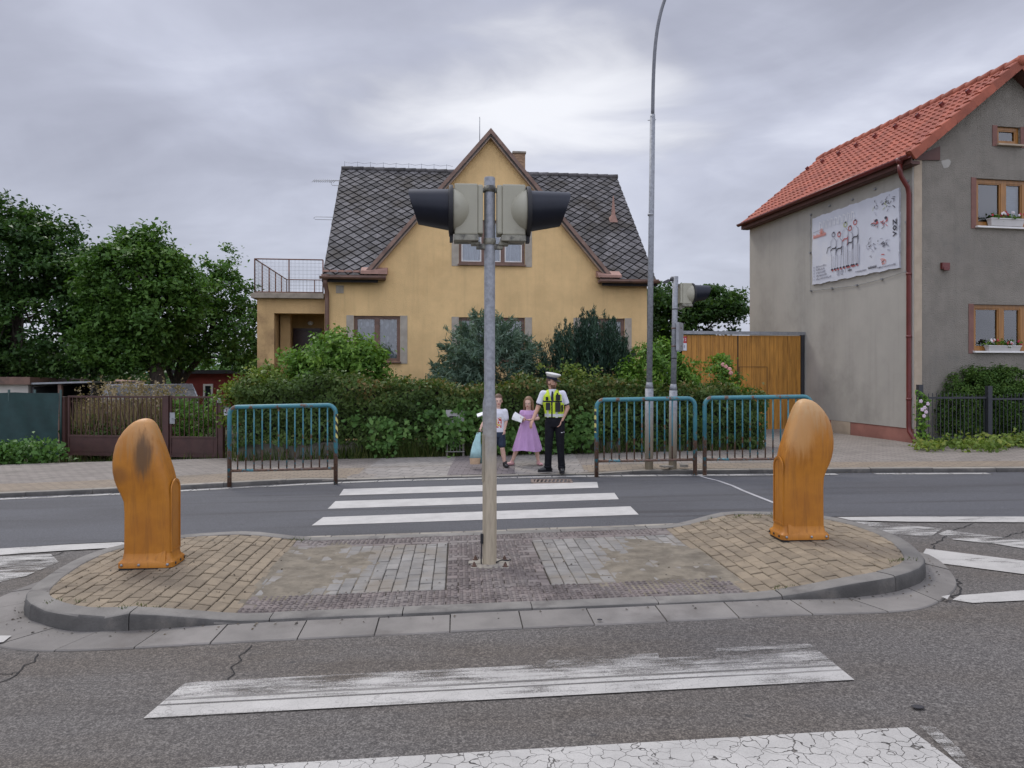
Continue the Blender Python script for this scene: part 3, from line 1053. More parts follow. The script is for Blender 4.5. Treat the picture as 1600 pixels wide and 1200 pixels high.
M['red_pipe'] = mat('dark red painted metal', (0.13, 0.022, 0.018), 0.35, 0.15, 4)


def lace_mat(name, col, open_, scale):
    m, t, b, oc = base_mat(name)
    n = t.noise(oc, scale, 2, 0.5)
    v = t.new('ShaderNodeTexVoronoi'); t.put(v.inputs['Vector'], t.mapping(oc, scale=(1, 1, 0.6))); v.inputs['Scale'].default_value = scale * 0.35
    s3 = t.new('ShaderNodeSeparateXYZ'); t.l.new(oc, s3.inputs[0])
    pat = t.sstep(t.math('ADD', v.outputs['Distance'], t.math('MULTIPLY', n, 0.25)), 0.38, 0.62)
    k = t.math('ADD', open_, t.math('MULTIPLY', pat, 0.4))
    t.put(b.inputs['Base Color'], col); b.inputs['Roughness'].default_value = 0.9
    tr = t.new('ShaderNodeBsdfTransparent'); ms = t.new('ShaderNodeMixShader')
    t.put(ms.inputs[0], k); t.l.new(b.outputs[0], ms.inputs[1]); t.l.new(tr.outputs[0], ms.inputs[2])
    t.l.new(ms.outputs[0], m.node_tree.nodes['Material Output'].inputs[0])
    return m


M['lace'] = lace_mat('lace curtain', (0.75, 0.75, 0.76), 0.12, 26)
M['net'] = mat('white net curtain', (0.9, 0.91, 0.93), 0.9, 0.06, 8)


def wall_cells(mb, x0, x1, z0, z1, y, holes, clip=None, depth=0.14, axis='x', flip=False):
    """flat wall with rectangular openings and their reveals (axis x: wall in the xz plane at y)"""
    def P(a, b, d=0.0): return (a, y + d, b) if axis == 'x' else (y + (-d if flip else d), a, b)
    cx = sorted({x0, x1, *[h[0] for h in holes], *[h[1] for h in holes]})
    cz = sorted({z0, z1, *[h[2] for h in holes], *[h[3] for h in holes]})
    cx = [c for c in cx if x0 <= c <= x1]; cz = [c for c in cz if z0 <= c <= z1]
    for a, b in zip(cx, cx[1:]):
        for c, d in zip(cz, cz[1:]):
            mx, mz = (a + b) / 2, (c + d) / 2
            if any(h[0] < mx < h[1] and h[2] < mz < h[3] for h in holes): continue
            q = [(a, c), (b, c), (b, d), (a, d)]
            if clip: q = clip_poly(q, clip)
            if len(q) > 2: mb.poly([P(*p) for p in q])
    for h in holes:
        a, b, c, d = h[:4]
        if c >= z1 or d <= z0 : continue
        D = h[4] if len(h) > 4 else depth
        mb.poly([P(a, c), P(a, d), P(a, d, D), P(a, c, D)])
        mb.poly([P(b, c), P(b, c, D), P(b, d, D), P(b, d)])
        mb.poly([P(a, d), P(b, d), P(b, d, D), P(a, d, D)])
        mb.poly([P(a, c), P(a, c, D), P(b, c, D), P(b, c)])


def window(parent, x0, x1, z0, z1, y, sashes, fm, curtain=None, fw=0.06, sill_m=None, sill_out=0.08, jamb=None, jm=None, jamb_sides=(1, 1), label=None, inner_m=None, blind=None):
    """window part (frame) with panes, sill, curtain and jamb strips as its sub-parts; sashes = fractions of the width"""
    mb = MB()
    ya, yb = y + 0.055, y + 0.125
    e = 0.001
    mb.box(x0 + e, x1 - e, ya, yb, z0 + e, z0 + fw); mb.box(x0 + e, x1 - e, ya, yb, z1 - fw, z1 - e)
    mb.box(x0 + e, x0 + fw, ya, yb, z0 + fw, z1 - fw); mb.box(x1 - fw, x1 - e, ya, yb, z0 + fw, z1 - fw)
    cx = [x0 + fw] + [x0 + fw + (x1 - x0 - 2 * fw) * s for s in sashes] + [x1 - fw]
    for c in cx[1:-1]:
        mb.box(c - fw * 0.75, c + fw * 0.75, ya - 0.004, yb, z0 + fw, z1 - fw)
    inn = MB()
    panes = []
    for i, (a, b) in enumerate(zip(cx, cx[1:])):
        a2 = a + (fw * 0.75 if i else 0); b2 = b - (fw * 0.75 if i < len(cx) - 2 else 0)
        k = 0.028
        for q in ((a2, a2 + k, z0 + fw, z1 - fw), (b2 - k, b2, z0 + fw, z1 - fw)):
            inn.box(q[0], q[1], ya + 0.008, yb - 0.01, q[2], q[3])
        for q in ((z0 + fw, z0 + fw + k), (z1 - fw - k, z1 - fw)):
            inn.box(a2 + k, b2 - k, ya + 0.008, yb - 0.01, q[0], q[1])
        panes.append((a2 + k, b2 - k))
    wn = obj('window', mb, fm, parent, bevel=0.004)
    if label: wn['label'] = label
    obj('sash', inn, inner_m or fm, wn)
    for a, b in panes:
        g = MB(); g.poly([(a, yb - 0.03, z0 + fw + 0.028), (b, yb - 0.03, z0 + fw + 0.028), (b, yb - 0.03, z1 - fw - 0.028), (a, yb - 0.03, z1 - fw - 0.028)])
        obj('pane', g, M['glass'], wn)
    if sill_m:
        s = MB(); s.box(x0 - 0.03, x1 + 0.03, y - sill_out, y + 0.054, z0 - 0.045, z0 - 0.004)
        obj('sill', s, sill_m, wn, bevel=0.006)
    if jamb:
        for side in (0, 1):
            if not jamb_sides[side]: continue
            s = MB()
            if side == 0: s.box(x0 - jamb, x0 - 0.003, y - 0.014, y + 0.02, z0 - 0.06, z1 + 0.01)
            else: s.box(x1 + 0.003, x1 + jamb, y - 0.014, y + 0.02, z0 - 0.06, z1 + 0.01)
            obj('jamb', s, jm, wn)
    if curtain:
        cm = MB(); n = 60
        cm.sm = True
        for i in range(n):
            a, b = x0 + (x1 - x0) * i / n, x0 + (x1 - x0) * (i + 1) / n
            f = lambda x: y + 0.155 + 0.015 * math.sin(x * 55) + 0.008 * math.sin(x * 23 + 1)
            cm.poly([(a, f(a), z0 - 0.05), (b, f(b), z0 - 0.05), (b, f(b), z1), (a, f(a), z1)])
        obj('curtain', cm, curtain, wn)
    return wn


# ---- the ochre house
YF = Frame((W(765, 580, 20.4).x, 20.4, 0), 6.5)
house = thing('ochre_house', 'ochre stucco house with steep slate roof and central gable behind the hedge', 'house', YF.o, 6.5)
yx = lambda px, ly=0.0: YF.px(px, 500, ly)[0]
yz = lambda py, ly=0.0, px=765: YF.px(px, py, ly)[1]
XL, XR = yx(507), yx(1011)
DR = 4.2
ZE = yz(432)
ZR = YF.px(750, 275, DR)[1]
GL, GR, GC = yx(577), yx(951), yx(766)
ZP = yz(214)
win_y = [(yx(553), yx(625), yz(565), yz(495)), (yx(717), yx(820), yz(566), yz(496)), (yx(907), yx(976), yz(566), yz(496))]
win_up = (yx(717), yx(820), yz(413), yz(344))
mb = MB()
wall_cells(mb, XL, XR, -0.4, ZE, 0.0, win_y)
tri = [(GL, ZE), (GR, ZE), (GC, ZP)]
wall_cells(mb, GL, GR, ZE, ZP, 0.0, [win_up], clip=tri)
wall_cells(mb, XL, XR, -0.4, ZE, 2 * DR, [])
for x in (XL, XR):
    mb.poly([(x, 0, -0.4), (x, 2 * DR, -0.4), (x, 2 * DR, ZE), (x, DR, ZR - 0.1), (x, 0, ZE)])
obj('wall', mb, M['stucco'], house)
for i, (a, b, c, d) in enumerate(win_y):
    window(house, a, b, c, d, 0.0, [0.5], M['brown'], curtain=M['lace'], sill_m=M['brown'], jamb=0.2, jm=M['stone'])
window(house, *win_up, 0.0, [0.36, 0.68], M['brown'], curtain=M['net'], sill_m=M['brown'], jamb=0.2, jm=M['stone'], inner_m=M['white_paint'], fw=0.075)
# small plate on the wall under the left eave
mb = MB(); mb.box(yx(525), yx(537), -0.02, 0.01, yz(461), yz(449)); obj('vent_cover', mb, M['stone'], house, bevel=0.004)

# main roof
EO = 0.28
sl = (ZR - ZE) / DR
ang = math.atan(sl)
XVL, XVR = yx(503, -EO), yx(1027, -EO)
Z0 = ZE - sl * EO + 0.10
SL = (DR + EO) / math.cos(ang)
mb = MB()
for sgn in (1, -1):
    yy = (lambda y: y) if sgn == 1 else (lambda y: 2 * DR - y)
    a = [(XVL, yy(-EO), Z0), (XVR, yy(-EO), Z0), (XVR, yy(DR), Z0 + sl * (DR + EO)), (XVL, yy(DR), Z0 + sl * (DR + EO))]
    b = [(p[0], p[1], p[2] - 0.09) for p in a]
    if sgn == 1:   # the gable wall stands in front of the middle of the eave: two eave stubs and the part above the wall
        for q0, q1, ys in ((XVL, GL + 0.25, -EO), (GL + 0.25, GR - 0.25, 0.03), (GR - 0.25, XVR, -EO)):
            z_s = Z0 + sl * (ys + EO)
            top = [(q0, ys, z_s), (q1, ys, z_s), (q1, DR, Z0 + sl * (DR + EO)), (q0, DR, Z0 + sl * (DR + EO))]
            mb.loft([[(p[0], p[1], p[2] - 0.09) for p in top], top])
    else:
        mb.loft([b, a])
roof = obj('roof', mb, M['slate_base'], house, fix=True)
mb = MB()
nv = Vector((0, -math.sin(ang), math.cos(ang)))
def RP(x, t, h): return Vector((x, -EO + t * math.cos(ang), Z0 + t * math.sin(ang))) + nv * h
A_, B_ = 0.335, 0.35
for j in range(int(SL / (B_ / 2)) + 1):
    for i in range(int((XVR - XVL) / A_) + 2):
        cx = XVL + i * A_ + (j % 2) * A_ / 2; ct = j * B_ / 2
        q = [(cx, ct - B_ * 0.43), (cx + A_ * 0.44, ct), (cx, ct + B_ * 0.46), (cx - A_ * 0.44, ct)]
        q = clip_poly(q, [(XVL, 0), (XVR, 0), (XVR, SL), (XVL, SL)])
        if len(q) < 3: continue
        if GL + 0.2 < cx < GR - 0.2 and ct * math.cos(ang) < EO + 0.2: continue
        if abs(cx - GC) < (GR - GL) / 2 * (1 - ct / SL) - 0.4: continue
        mb.rnd = rng.random()
        wob = [rng.uniform(-0.004, 0.004) for _ in range(2)]
        top = [RP(p[0] + wob[0], p[1] + wob[1], 0.012 + 0.028 * max(0, min(1, (ct + B_ / 2 - p[1]) / B_))) for p in q]
        bot = [p - nv * 0.012 for p in top]
        n = len(q)
        mb.add(top + bot, [tuple(range(n))] + [(k, n + k, n + (k + 1) % n, (k + 1) % n) for k in range(n)])
obj('slates', mb, M['slate'], roof)
mb = MB()
k = int((XVR - XVL) / 0.34)
for i in range(k):
    a = XVL + (XVR - XVL) * i / k
    mb.rnd = rng.random()
    mb.tube([(a, DR, Z0 + sl * (DR + EO) - 0.005), (a + (XVR - XVL) / k + 0.03, DR, Z0 + sl * (DR + EO) + 0.012)], 0.085, 10)
obj('ridge_cap', mb, M['slate'], roof)
# cross gable roof
sg = (ZP - ZE) / (GC - GL)
mb = MB()
for s in (-1, 1):
    xe = GC + s * (GC - GL + 0.12)
    ze = ZP + 0.10 - sg * (GC - GL + 0.12)
    top = [(GC, -0.2, ZP + 0.10), (GC, DR + 0.1, ZP + 0.10), (xe, DR * 0.12, ze), (xe, -0.2, ze)]
    mb.loft([[(p[0], p[1], p[2] - 0.12) for p in top], top])
obj('gable_roof', mb, M['slate'], roof, fix=True)
for s in (-1, 1):
    mb = MB()
    dx, dz = s * (GC - GL + 0.06), -sg * (GC - GL + 0.06)
    L = math.hypot(dx, dz); nx, nz = (dz / L * -s * -1, abs(dx) / L)
    off = Vector((s * abs(dz) / L, 0, abs(dx) / L))
    p0, p1 = Vector((GC, -0.21, ZP)), Vector((GC + dx, -0.21, ZP + dz))
    mb.beam(p0 + off * 0.045, p1 + off * 0.045, 0.035, 0.13, up=(0, -1, 0)) if False else None
    def strip(o0, o1, ya, yb):
        r = lambda p: [Vector((p.x, ya, p.z)) + off * o0, Vector((p.x, ya, p.z)) + off * o1, Vector((p.x, yb, p.z)) + off * o1, Vector((p.x, yb, p.z)) + off * o0]
        a = r(p0); a[0].x = a[1].x = a[2].x = a[3].x = GC
        h = [o0, o1, o1, o0]
        for q, o_ in zip(a, h): q.z = ZP + o_ * L / abs(dx)
        return [a, r(p1)]
    mb.loft(strip(0.02, 0.115, -0.235, -0.2))
    obj('rake_board', mb, M['rake'], roof, fix=True)
    mb = MB(); mb.loft(strip(-0.045, 0.018, -0.17, -0.004)); obj('rake_board', mb, M['brown_light'], roof, fix=True)
    mb = MB()
    xa, xb = (yx(565), yx(606)) if s < 0 else (yx(931), yx(967))
    mb.loft([[(xa, -EO - 0.04, ZE - 0.02), (xb, -EO - 0.04, ZE - 0.02), (xb, 0.0, ZE + 0.02), (xa, 0.0, ZE + 0.02)], [(xa, -EO - 0.04, ZE + 0.05), (xb, -EO - 0.04, ZE + (0.12 if s < 0 else 0.05)), (xb, 0, ZE + 0.2), (xa, 0.0, ZE + 0.2)]])
    obj('flashing', mb, M['flash'], roof, fix=True)
    xa, xb = (XVL - 0.05, yx(604)) if s < 0 else (yx(931), XVR + 0.05)
    mb = MB(); mb.sm = True
    rings = []
    for x in (xa, xb):
        rings.append([(x, -EO - 0.07 + 0.075 * math.cos(a), ZE - 0.10 + 0.075 * math.sin(a)) for a in (math.pi + math.pi * q / 8 for q in range(9))] + [(x, -EO - 0.07 + 0.067 * math.cos(a), ZE - 0.10 + 0.067 * math.sin(a)) for a in (2 * math.pi - math.pi * q / 8 for q in range(9))])
    mb.loft(rings)
    obj('gutter', mb, M['brown'], roof, fix=True)
    mb = MB(); mb.box(xa + 0.06, xb - 0.03, -EO + 0.012, 0.0, ZE - 0.16, ZE - 0.06); mb.box(xa + 0.05, xb, -EO - 0.004, -EO + 0.011, ZE - 0.17, ZE - 0.05)
    obj('soffit', mb, M['brown'], roof)
# broken tiles lying along the left eave
for i in range(7):
    x = XVL + 0.1 + i * 0.2
    mb = MB(); mb.obox((x, -EO + 0.03, ZE + 0.05), 0.17, 0.1, 0.05, Matrix.Rotation(rng.uniform(-0.2, 0.2), 3, 'Z')); obj('eave_tile', mb, M['flash'], roof)
mb = MB()
px_ = yx(510.5)
mb.tube([(px_, -0.3, ZE - 0.13), (px_, -0.28, ZE - 0.28), (px_ + 0.02, -0.1, ZE - 0.5), (px_ + 0.02, -0.09, ZE - 0.7), (px_ + 0.02, -0.09, -0.3)], 0.06, 10)
mb.tube([(px_, -0.3, ZE - 0.05), (px_, -0.3, ZE - 0.2)], [0.11, 0.06], 10)
for z in (1.4, 2.9): mb.tube([(px_ + 0.02, -0.09, z), (px_ + 0.02, -0.09, z + 0.05)], 0.068, 10)
obj('downpipe', mb, M['brown'], house)
# chimney
c0, c1 = YF.px(801, 250, DR + 0.5)[0], YF.px(819.5, 250, DR + 0.5)[0]
ct = YF.px(810, 240, DR + 0.5)[1]
mb = MB(); mb.box(c0, c1, DR + 0.3, DR + 0.75, ZR - 0.6, ct - 0.05)
ch = obj('chimney', mb, M['brickv'], roof)
mb = MB(); mb.box(c0 - 0.03, c1 + 0.03, DR + 0.27, DR + 0.78, ct - 0.049, ct + 0.02); obj('chimney_cap', mb, M['slab'], ch, bevel=0.01)
# vent spike on the right slope
sp = YF.px(957, 346, 2.2)
t_ = (YF.px(957, 346, 2.2)[1] - Z0) / math.sin(ang)
b0 = RP(YF.px(957, 346, 2.2)[0], t_, 0.03)
mb = MB(); mb.loft([[b0 + Vector((x, y * 0.7, sl * y * 0.7)) for x, y in ((-.13, -.13), (.13, -.13), (.13, .13), (-.13, .13))], [b0 + Vector((x * .4, y * .4, 0.16)) for x, y in ((-.13, -.13), (.13, -.13), (.13, .13), (-.13, .13))], [b0 + Vector((x * .1, y * .1, 0.75)) for x, y in ((-.13, -.13), (.13, -.13), (.13, .13), (-.13, .13))]])
obj('vent_spike', mb, M['flash'], roof, fix=True)
# lightning wire, rod and aerials
zr = Z0 + sl * (DR + EO) + 0.09
mb = MB()
pts = []
for i in range(9):
    x = XVL + 0.1 + (GC - 1.2 - XVL) * i / 8
    mb.tube([(x, DR, zr - 0.05), (x, DR, zr + 0.16)], 0.008, 5)
    pts.append((x, DR, zr + 0.14)); pts.append((x + (GC - 1.2 - XVL) / 16, DR, zr + 0.10))
mb.tube(pts, 0.006, 5)
obj('lightning_wire', mb, M['zinc'], roof)
mb = MB(); mb.tube([(GC - 0.25, 0.6, ZP - 0.1), (GC - 0.25, 0.6, ZP + 0.75)], 0.012, 5)
obj('lightning_rod', mb, M['zinc'], roof)
mb = MB()
ay = DR + 0.2
az = YF.px(505, 283, ay)[1]
ax0, ax1 = YF.px(489, 283, ay)[0], YF.px(533, 281, ay)[0]
mb.tube([(ax0, ay, az), (ax1, ay, az + 0.03)], 0.012, 6)
for i in range(11):
    x = ax0 + (ax1 - ax0) * (0.02 + 0.075 * i)
    mb.tube([(x - 0.03, ay - 0.12, az - 0.07), (x + 0.03, ay + 0.12, az + 0.09)], 0.010, 5)
mb.tube([(ax0 + 0.55, ay, az), (ax0 + 0.62, ay, az - 0.13), (ax0 + 1.0, ay, az - 0.14)], 0.008, 6)
mb.tube([(ax1 - 0.05, ay, az + 0.06), (ax1 - 0.05, ay, az - 1.6)], 0.02, 8)
obj('aerial', mb, M['zinc'], roof); mb = MB()
bz, by_ = YF.px(500, 341, 2.2)[1], 2.2
bx0 = YF.px(490, 341, by_)[0]
mb.tube([(bx0 + 0.7, by_, bz + 0.04), (bx0 + 0.05, by_, bz + 0.04), (bx0, by_, bz), (bx0 + 0.05, by_, bz - 0.04), (bx0 + 0.7, by_, bz - 0.04)], 0.008, 6)
obj('aerial', mb, M['zinc'], roof)

# porch with roof terrace
PX0, PX1 = yx(401), XL
PZ = yz(470)
PO0, POZ = yx(427.5), yz(492)
PD = 4.6
mb = MB()
wall_cells(mb, PX0, PX1 - 0.002, -0.4, PZ, 0.06, [(PO0, PX1 - 0.003, -0.4, POZ, 0.4)])
mb.poly([(PX0, 0.06, -0.4), (PX0, 0.06, PZ), (PX0, PD, PZ), (PX0, PD, -0.4)]); mb.poly([(PX0, PD, -0.4), (PX1, PD, -0.4), (PX1, PD, PZ), (PX0, PD, PZ)])
xr = PO0 - 0.02
mb.poly([(xr, 0.46, -0.4), (xr, 1.7, -0.4), (xr, 1.7, POZ + 0.1), (xr, 0.46, POZ + 0.1)])
mb.poly([(xr, 1.7, -0.4), (PX1, 1.7, -0.4), (PX1, 1.7, POZ + 0.1), (xr, 1.7, POZ + 0.1)])
mb.poly([(xr, 0.46, POZ + 0.1), (PX1, 0.46, POZ + 0.1), (PX1, 1.7, POZ + 0.1), (xr, 1.7, POZ + 0.1)])
mb.box(PO0 + 0.03, PO0 + 0.3, 0.75, 0.98, -0.4, POZ + 0.09)
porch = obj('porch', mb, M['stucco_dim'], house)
mb = MB(); mb.box(PX0 - 0.13, PX1 - 0.01, -0.1, PD + 0.1, PZ + 0.002, PZ + 0.13); mb.box(PX0 - 0.08, PX1 - 0.01, -0.06, PD, PZ + 0.131, PZ + 0.155)
obj('porch_slab', mb, M['slab'], porch, bevel=0.012)
d0, d1 = YF.px(463, 540, 1.7)[0], YF.px(503, 540, 1.7)[0]
dt = YF.px(480, 517, 1.7)[1]
mb = MB(); mb.box(d0, d1, 1.64, 1.68, 0.05, dt); mb.box(d0 - 0.07, d0 - 0.002, 1.6, 1.69, 0.0, dt + 0.07); mb.box(d0 - 0.002, d1, 1.6, 1.69, dt + 0.002, dt + 0.07)
dr = obj('door', mb, mat('dark brown front door', (0.05, 0.022, 0.016), 0.4, 0.2, 4), porch)
mb = MB(); mb.box(YF.px(484, 540, 1.62)[0], YF.px(494, 540, 1.62)[0], 1.615, 1.635, yz(562, 1.62), yz(537, 1.62)); obj('door_light', mb, mat('frosted door glass', (0.45, 0.45, 0.44), 0.3), dr)
mb = MB(); mb.ell((YF.px(485, 505, 1.6)[0], 1.62, yz(507, 1.6)), 0.08, 0.06, 0.06); obj('porch_lamp', mb, M['white_paint'], porch)
# terrace railing
mb, mesh_ = MB(), MB()
rz0, rz1 = PZ + 0.17, yz(410.5)
xa, xb, ya, yb = PX0 - 0.05, PX1 - 0.04, 0.0, PD - 0.1
for p, q in (((xa, ya), (xb, ya)), ((xa, ya), (xa, yb)), ((xa, yb), (xb, yb))):
    for z in (rz0, rz1): mb.tube([(p[0], p[1], z), (q[0], q[1], z)], 0.018, 6)
    L = math.hypot(q[0] - p[0], q[1] - p[1])
    n = max(1, round(L / 0.95))
    for i in range(n + 1):
        x, y = p[0] + (q[0] - p[0]) * i / n, p[1] + (q[1] - p[1]) * i / n
        mb.tube([(x, y, PZ + 0.1), (x, y, rz1)], 0.018, 6)
    m_ = int(L / 0.1)
    for i in range(m_):
        x, y = p[0] + (q[0] - p[0]) * i / m_, p[1] + (q[1] - p[1]) * i / m_
        mesh_.tube([(x, y, rz0), (x, y, rz1)], 0.0028, 4)
    for i in range(9):
        z = rz0 + (rz1 - rz0) * i / 9
        mesh_.tube([(p[0], p[1], z), (q[0], q[1], z)], 0.0028, 4)
rl = obj('terrace_railing', mb, M['rust'], porch)
obj('wire_mesh', mesh_, M['zinc'], rl)

# ---- the grey house with the red roof
cb = G(1428, 692, 0.07)
RF = Frame((cb.x, cb.y, 0), 10)
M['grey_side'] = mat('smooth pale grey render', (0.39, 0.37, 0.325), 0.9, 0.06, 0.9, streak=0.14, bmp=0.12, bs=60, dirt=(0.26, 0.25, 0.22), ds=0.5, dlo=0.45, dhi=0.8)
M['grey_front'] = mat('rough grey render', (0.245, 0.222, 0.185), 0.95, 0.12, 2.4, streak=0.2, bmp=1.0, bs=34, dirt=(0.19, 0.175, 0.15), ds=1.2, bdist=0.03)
M['corner'] = mat('beige corner strip', (0.42, 0.34, 0.25), 0.9, 0.1, 3)
M['tile'] = mat('red roof tiles', (0.33, 0.09, 0.05), 0.75, 0.14, 4, bmp=0.1, bs=50, rnd=0.2, dirt=(0.27, 0.07, 0.045), ds=1.5)
M['oak'] = mat('golden oak window wood', (0.30, 0.135, 0.03), 0.35, 0.2, 4, stretch=(6, 6, 0.6))
M['jamb_red'] = mat('red brown window surround', (0.20, 0.10, 0.08), 0.9, 0.12, 5, bmp=0.2, bs=60)
M['plinth'] = mat('pinkish plinth render', (0.30, 0.13, 0.10), 0.9, 0.15, 2, bmp=0.3, bs=50)
M['eave_brown'] = mat('red brown eave boards', (0.10, 0.04, 0.03), 0.6, 0.12, 4)
ghouse = thing('grey_house', 'grey rendered house with red tiled roof and a board on its side wall', 'house', RF.o, 10)
rx = lambda px, py=400, ly=0.0: RF.px(px, py, ly)[0]
rz = lambda py, px=1500, ly=0.0: RF.px(px, py, ly)[1]
RD = RF.pxs(1173, 400)[0]
RZE = RF.pxs(1173, 349)[1]
RZE2 = RF.pxs(1412, 247, -0.25)[1]
RZE = (RZE + RZE2) / 2
PKX, PKZ = RF.px(1590, 100, -0.2)
RWD = 2 * PKX
rs = (PKZ - RZE) / (PKX + 0.25)
zw = lambda x: RZE - 0.14 + rs * (x + 0.25)        # underside of the roof at x
ZPL = RF.pxs(1410, 668)[1]
holes = [(rx(1525), rx(1642), rz(352), rz(277)), (rx(1521), rx(1640), rz(548), rz(475)), (rx(1558), rx(1594), rz(221), rz(193))]
mb = MB()
wt = zw(0.0)
wall_cells(mb, 0, RWD, -0.2, wt, 0.0, holes)
wall_cells(mb, 0, RWD, wt, PKZ, 0.0, holes, clip=[(0, wt), (RWD, wt), (PKX, zw(PKX))])
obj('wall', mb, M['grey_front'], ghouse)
mb = MB()
mb.box(-0.035, -0.001, 0.0, RD, ZPL, wt + 0.02)
for x in (RWD,): mb.poly([(x, 0, -0.2), (x, RD, -0.2), (x, RD, wt), (x, 0, wt)])
mb.poly([(0, RD, -0.2), (RWD, RD, -0.2), (RWD, RD, wt), (PKX, RD, zw(PKX)), (0, RD, wt)])
mb.poly([(0, 0, -0.2), (0, RD, -0.2), (0, RD, wt), (0, 0, wt)])
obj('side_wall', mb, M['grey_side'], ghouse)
mb = MB(); mb.box(-0.022, -0.003, 0.01, RD - 0.05, -0.2, ZPL - 0.002)
pl = obj('plinth', mb, M['plinth'], ghouse)
mb = MB(); mb.box(-0.03, -0.001, RF.pxs(1330, 670)[0], RF.pxs(1300, 670)[0], 0.0, ZPL - 0.004); obj('plinth_panel', mb, M['corner'], pl)
mb = MB(); mb.box(-0.002, rx(1440), -0.012, 0.0, 0.12, wt - 0.02); obj('corner_strip', mb, M['corner'], ghouse)
for i, (a, b, c, d) in enumerate(holes):
    wn = window(ghouse, a, b, c, d, 0.0, [[0.37, 0.68], [0.37, 0.68], []][i], M['oak'], sill_m=M['white_paint'] if i < 2 else M['corner'], fw=0.085 if i < 2 else 0.07, jamb=0.13, jm=M['jamb_red'])
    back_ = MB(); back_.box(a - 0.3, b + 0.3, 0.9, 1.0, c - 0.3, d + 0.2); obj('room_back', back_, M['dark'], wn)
    if i == 0:
        bl = MB()
        for k in range(22):
            z = d - 0.1 - k * 0.05
            bl.obox((a + (b - a) * 0.69, 0.17, z), (b - a) * 0.6, 0.055, 0.004, Matrix.Rotation(1.25, 3, 'X'))
        obj('blind', bl, mat('grey slat blind', (0.38, 0.45, 0.5), 0.5), wn)
# left slope of the roof in courses of waved tiles
ra = math.atan(rs)
RL = (PKX + 0.25) / math.cos(ra)
rn = Vector((-math.sin(ra), 0, math.cos(ra)))
Y0, Y1 = -0.28, RD + 0.12
def TP(s, y, h, side=1):
    p = Vector((-0.25 + s * math.cos(ra), y, RZE + s * math.sin(ra))) + rn * h
    if side < 0: p.x = 2 * PKX - p.x
    return p
mb = MB()
for side in (1, -1):
    base = [TP(0, Y0, -0.13, side), TP(0, Y1, -0.13, side), TP(RL, Y1, -0.13, side), TP(RL, Y0, -0.13, side)]
    mb.loft([base, [TP(0, Y0, -0.02, side), TP(0, Y1, -0.02, side), TP(RL, Y1, -0.02, side), TP(RL, Y0, -0.02, side)]])
groof = obj('roof', mb, M['eave_brown'], ghouse, fix=True)
nc = int(RL / 0.27)
pitch = 0.205
ny = int((Y1 - Y0) / pitch)
mb = MB(); mb.sm = True
prof = [(0.0, 0.0), (0.14, 0.026), (0.3, 0.042), (0.46, 0.042), (0.62, 0.022), (0.74, 0.0), (0.88, -0.004)]
for side in (1, -1):
    for c in range(nc):
        s0, s1 = RL * c / nc - (0.05 if c == 0 else 0.02), RL * (c + 1) / nc
        for j in range(ny):
            mb.rnd = rng.random()
            y0 = Y0 + (Y1 - Y0) * j / ny; wd = (Y1 - Y0) / ny
            V = []
            dz = rng.uniform(-0.003, 0.003)
            for f_, h_ in prof + [(1.0, 0.004)]:
                V += [TP(s0, y0 + wd * f_, h_ + 0.004 + dz, side), TP(s0, y0 + wd * f_, h_ + 0.034 + dz, side), TP(s1, y0 + wd * f_, h_ + 0.004 + dz, side)]
            fs = []
            for k in range(len(prof)):
                a, b = 3 * k, 3 * (k + 1)
                fs += [(a, a + 1, b + 1, b), (a + 1, a + 2, b + 2, b + 1)]
            mb.add(V, fs)
obj('roof_tiles', mb, M['tile'], groof, sharp=40)
mb = MB()
n = int((Y1 - Y0) / 0.38)
for i in range(n):
    mb.rnd = rng.random()
    y = Y0 - 0.03 + (Y1 - Y0) * i / n
    mb.tube([(PKX, y, PKZ + 0.03), (PKX, y + (Y1 - Y0) / n + 0.05, PKZ + 0.015)], [0.125, 0.105], 12)
mb.tube([(PKX, Y0 - 0.08, PKZ + 0.03), (PKX, Y0, PKZ + 0.035)], [0.11, 0.13], 12)
obj('ridge_cap', mb, M['tile'], groof)
mb = MB()
nvt = 11
for side in (1, -1):
    for i in range(nvt):
        mb.rnd = rng.random()
        s0, s1 = RL * i / nvt - 0.04, RL * (i + 1) / nvt + 0.03
        ring = []
        for s, hh in ((s0, 0.115), (s1, 0.075)):
            ring.append([TP(s, Y0 - 0.045, -0.12, side), TP(s, Y0 - 0.05, hh - 0.02, side), TP(s, Y0 - 0.02, hh, side), TP(s, Y0 + 0.1, hh, side), TP(s, Y0 + 0.13, hh - 0.03, side), TP(s, Y0 + 0.13, 0.0, side), TP(s, Y0 - 0.02, -0.12, side)])
        mb.loft(ring)
obj('verge_tiles', mb, M['tile'], groof, fix=True)
for i in range(9):
    y = Y0 + 0.7 + i * (Y1 - Y0 - 1.2) / 8
    mb = MB(); mb.obox(TP(RL * 0.76, y, 0.10), 0.1, 0.05, 0.12, Matrix.Rotation(-ra, 3, 'Y')); obj('snow_guard', mb, M['red_pipe'], groof)
mb = MB(); mb.box(-0.24, -0.036, Y0 + 0.05, Y1 - 0.03, RZE - 0.2, RZE - 0.13); mb.box(-0.275, -0.245, Y0 + 0.02, Y1 - 0.01, RZE - 0.19, RZE - 0.04)
obj('eave_board', mb, M['eave_brown'], groof)
mb = MB(); mb.sm = True
rings = []
gx, gzz = -0.35, RZE - 0.02
for y in (Y0, Y1 + 0.03):
    rings.append([(gx + 0.075 * math.cos(a), y, gzz + 0.075 * math.sin(a)) for a in (math.pi + math.pi * q / 8 for q in range(9))] + [(gx + 0.066 * math.cos(a), y, gzz + 0.066 * math.sin(a)) for a in (2 * math.pi - math.pi * q / 8 for q in range(9))])
mb.loft(rings)
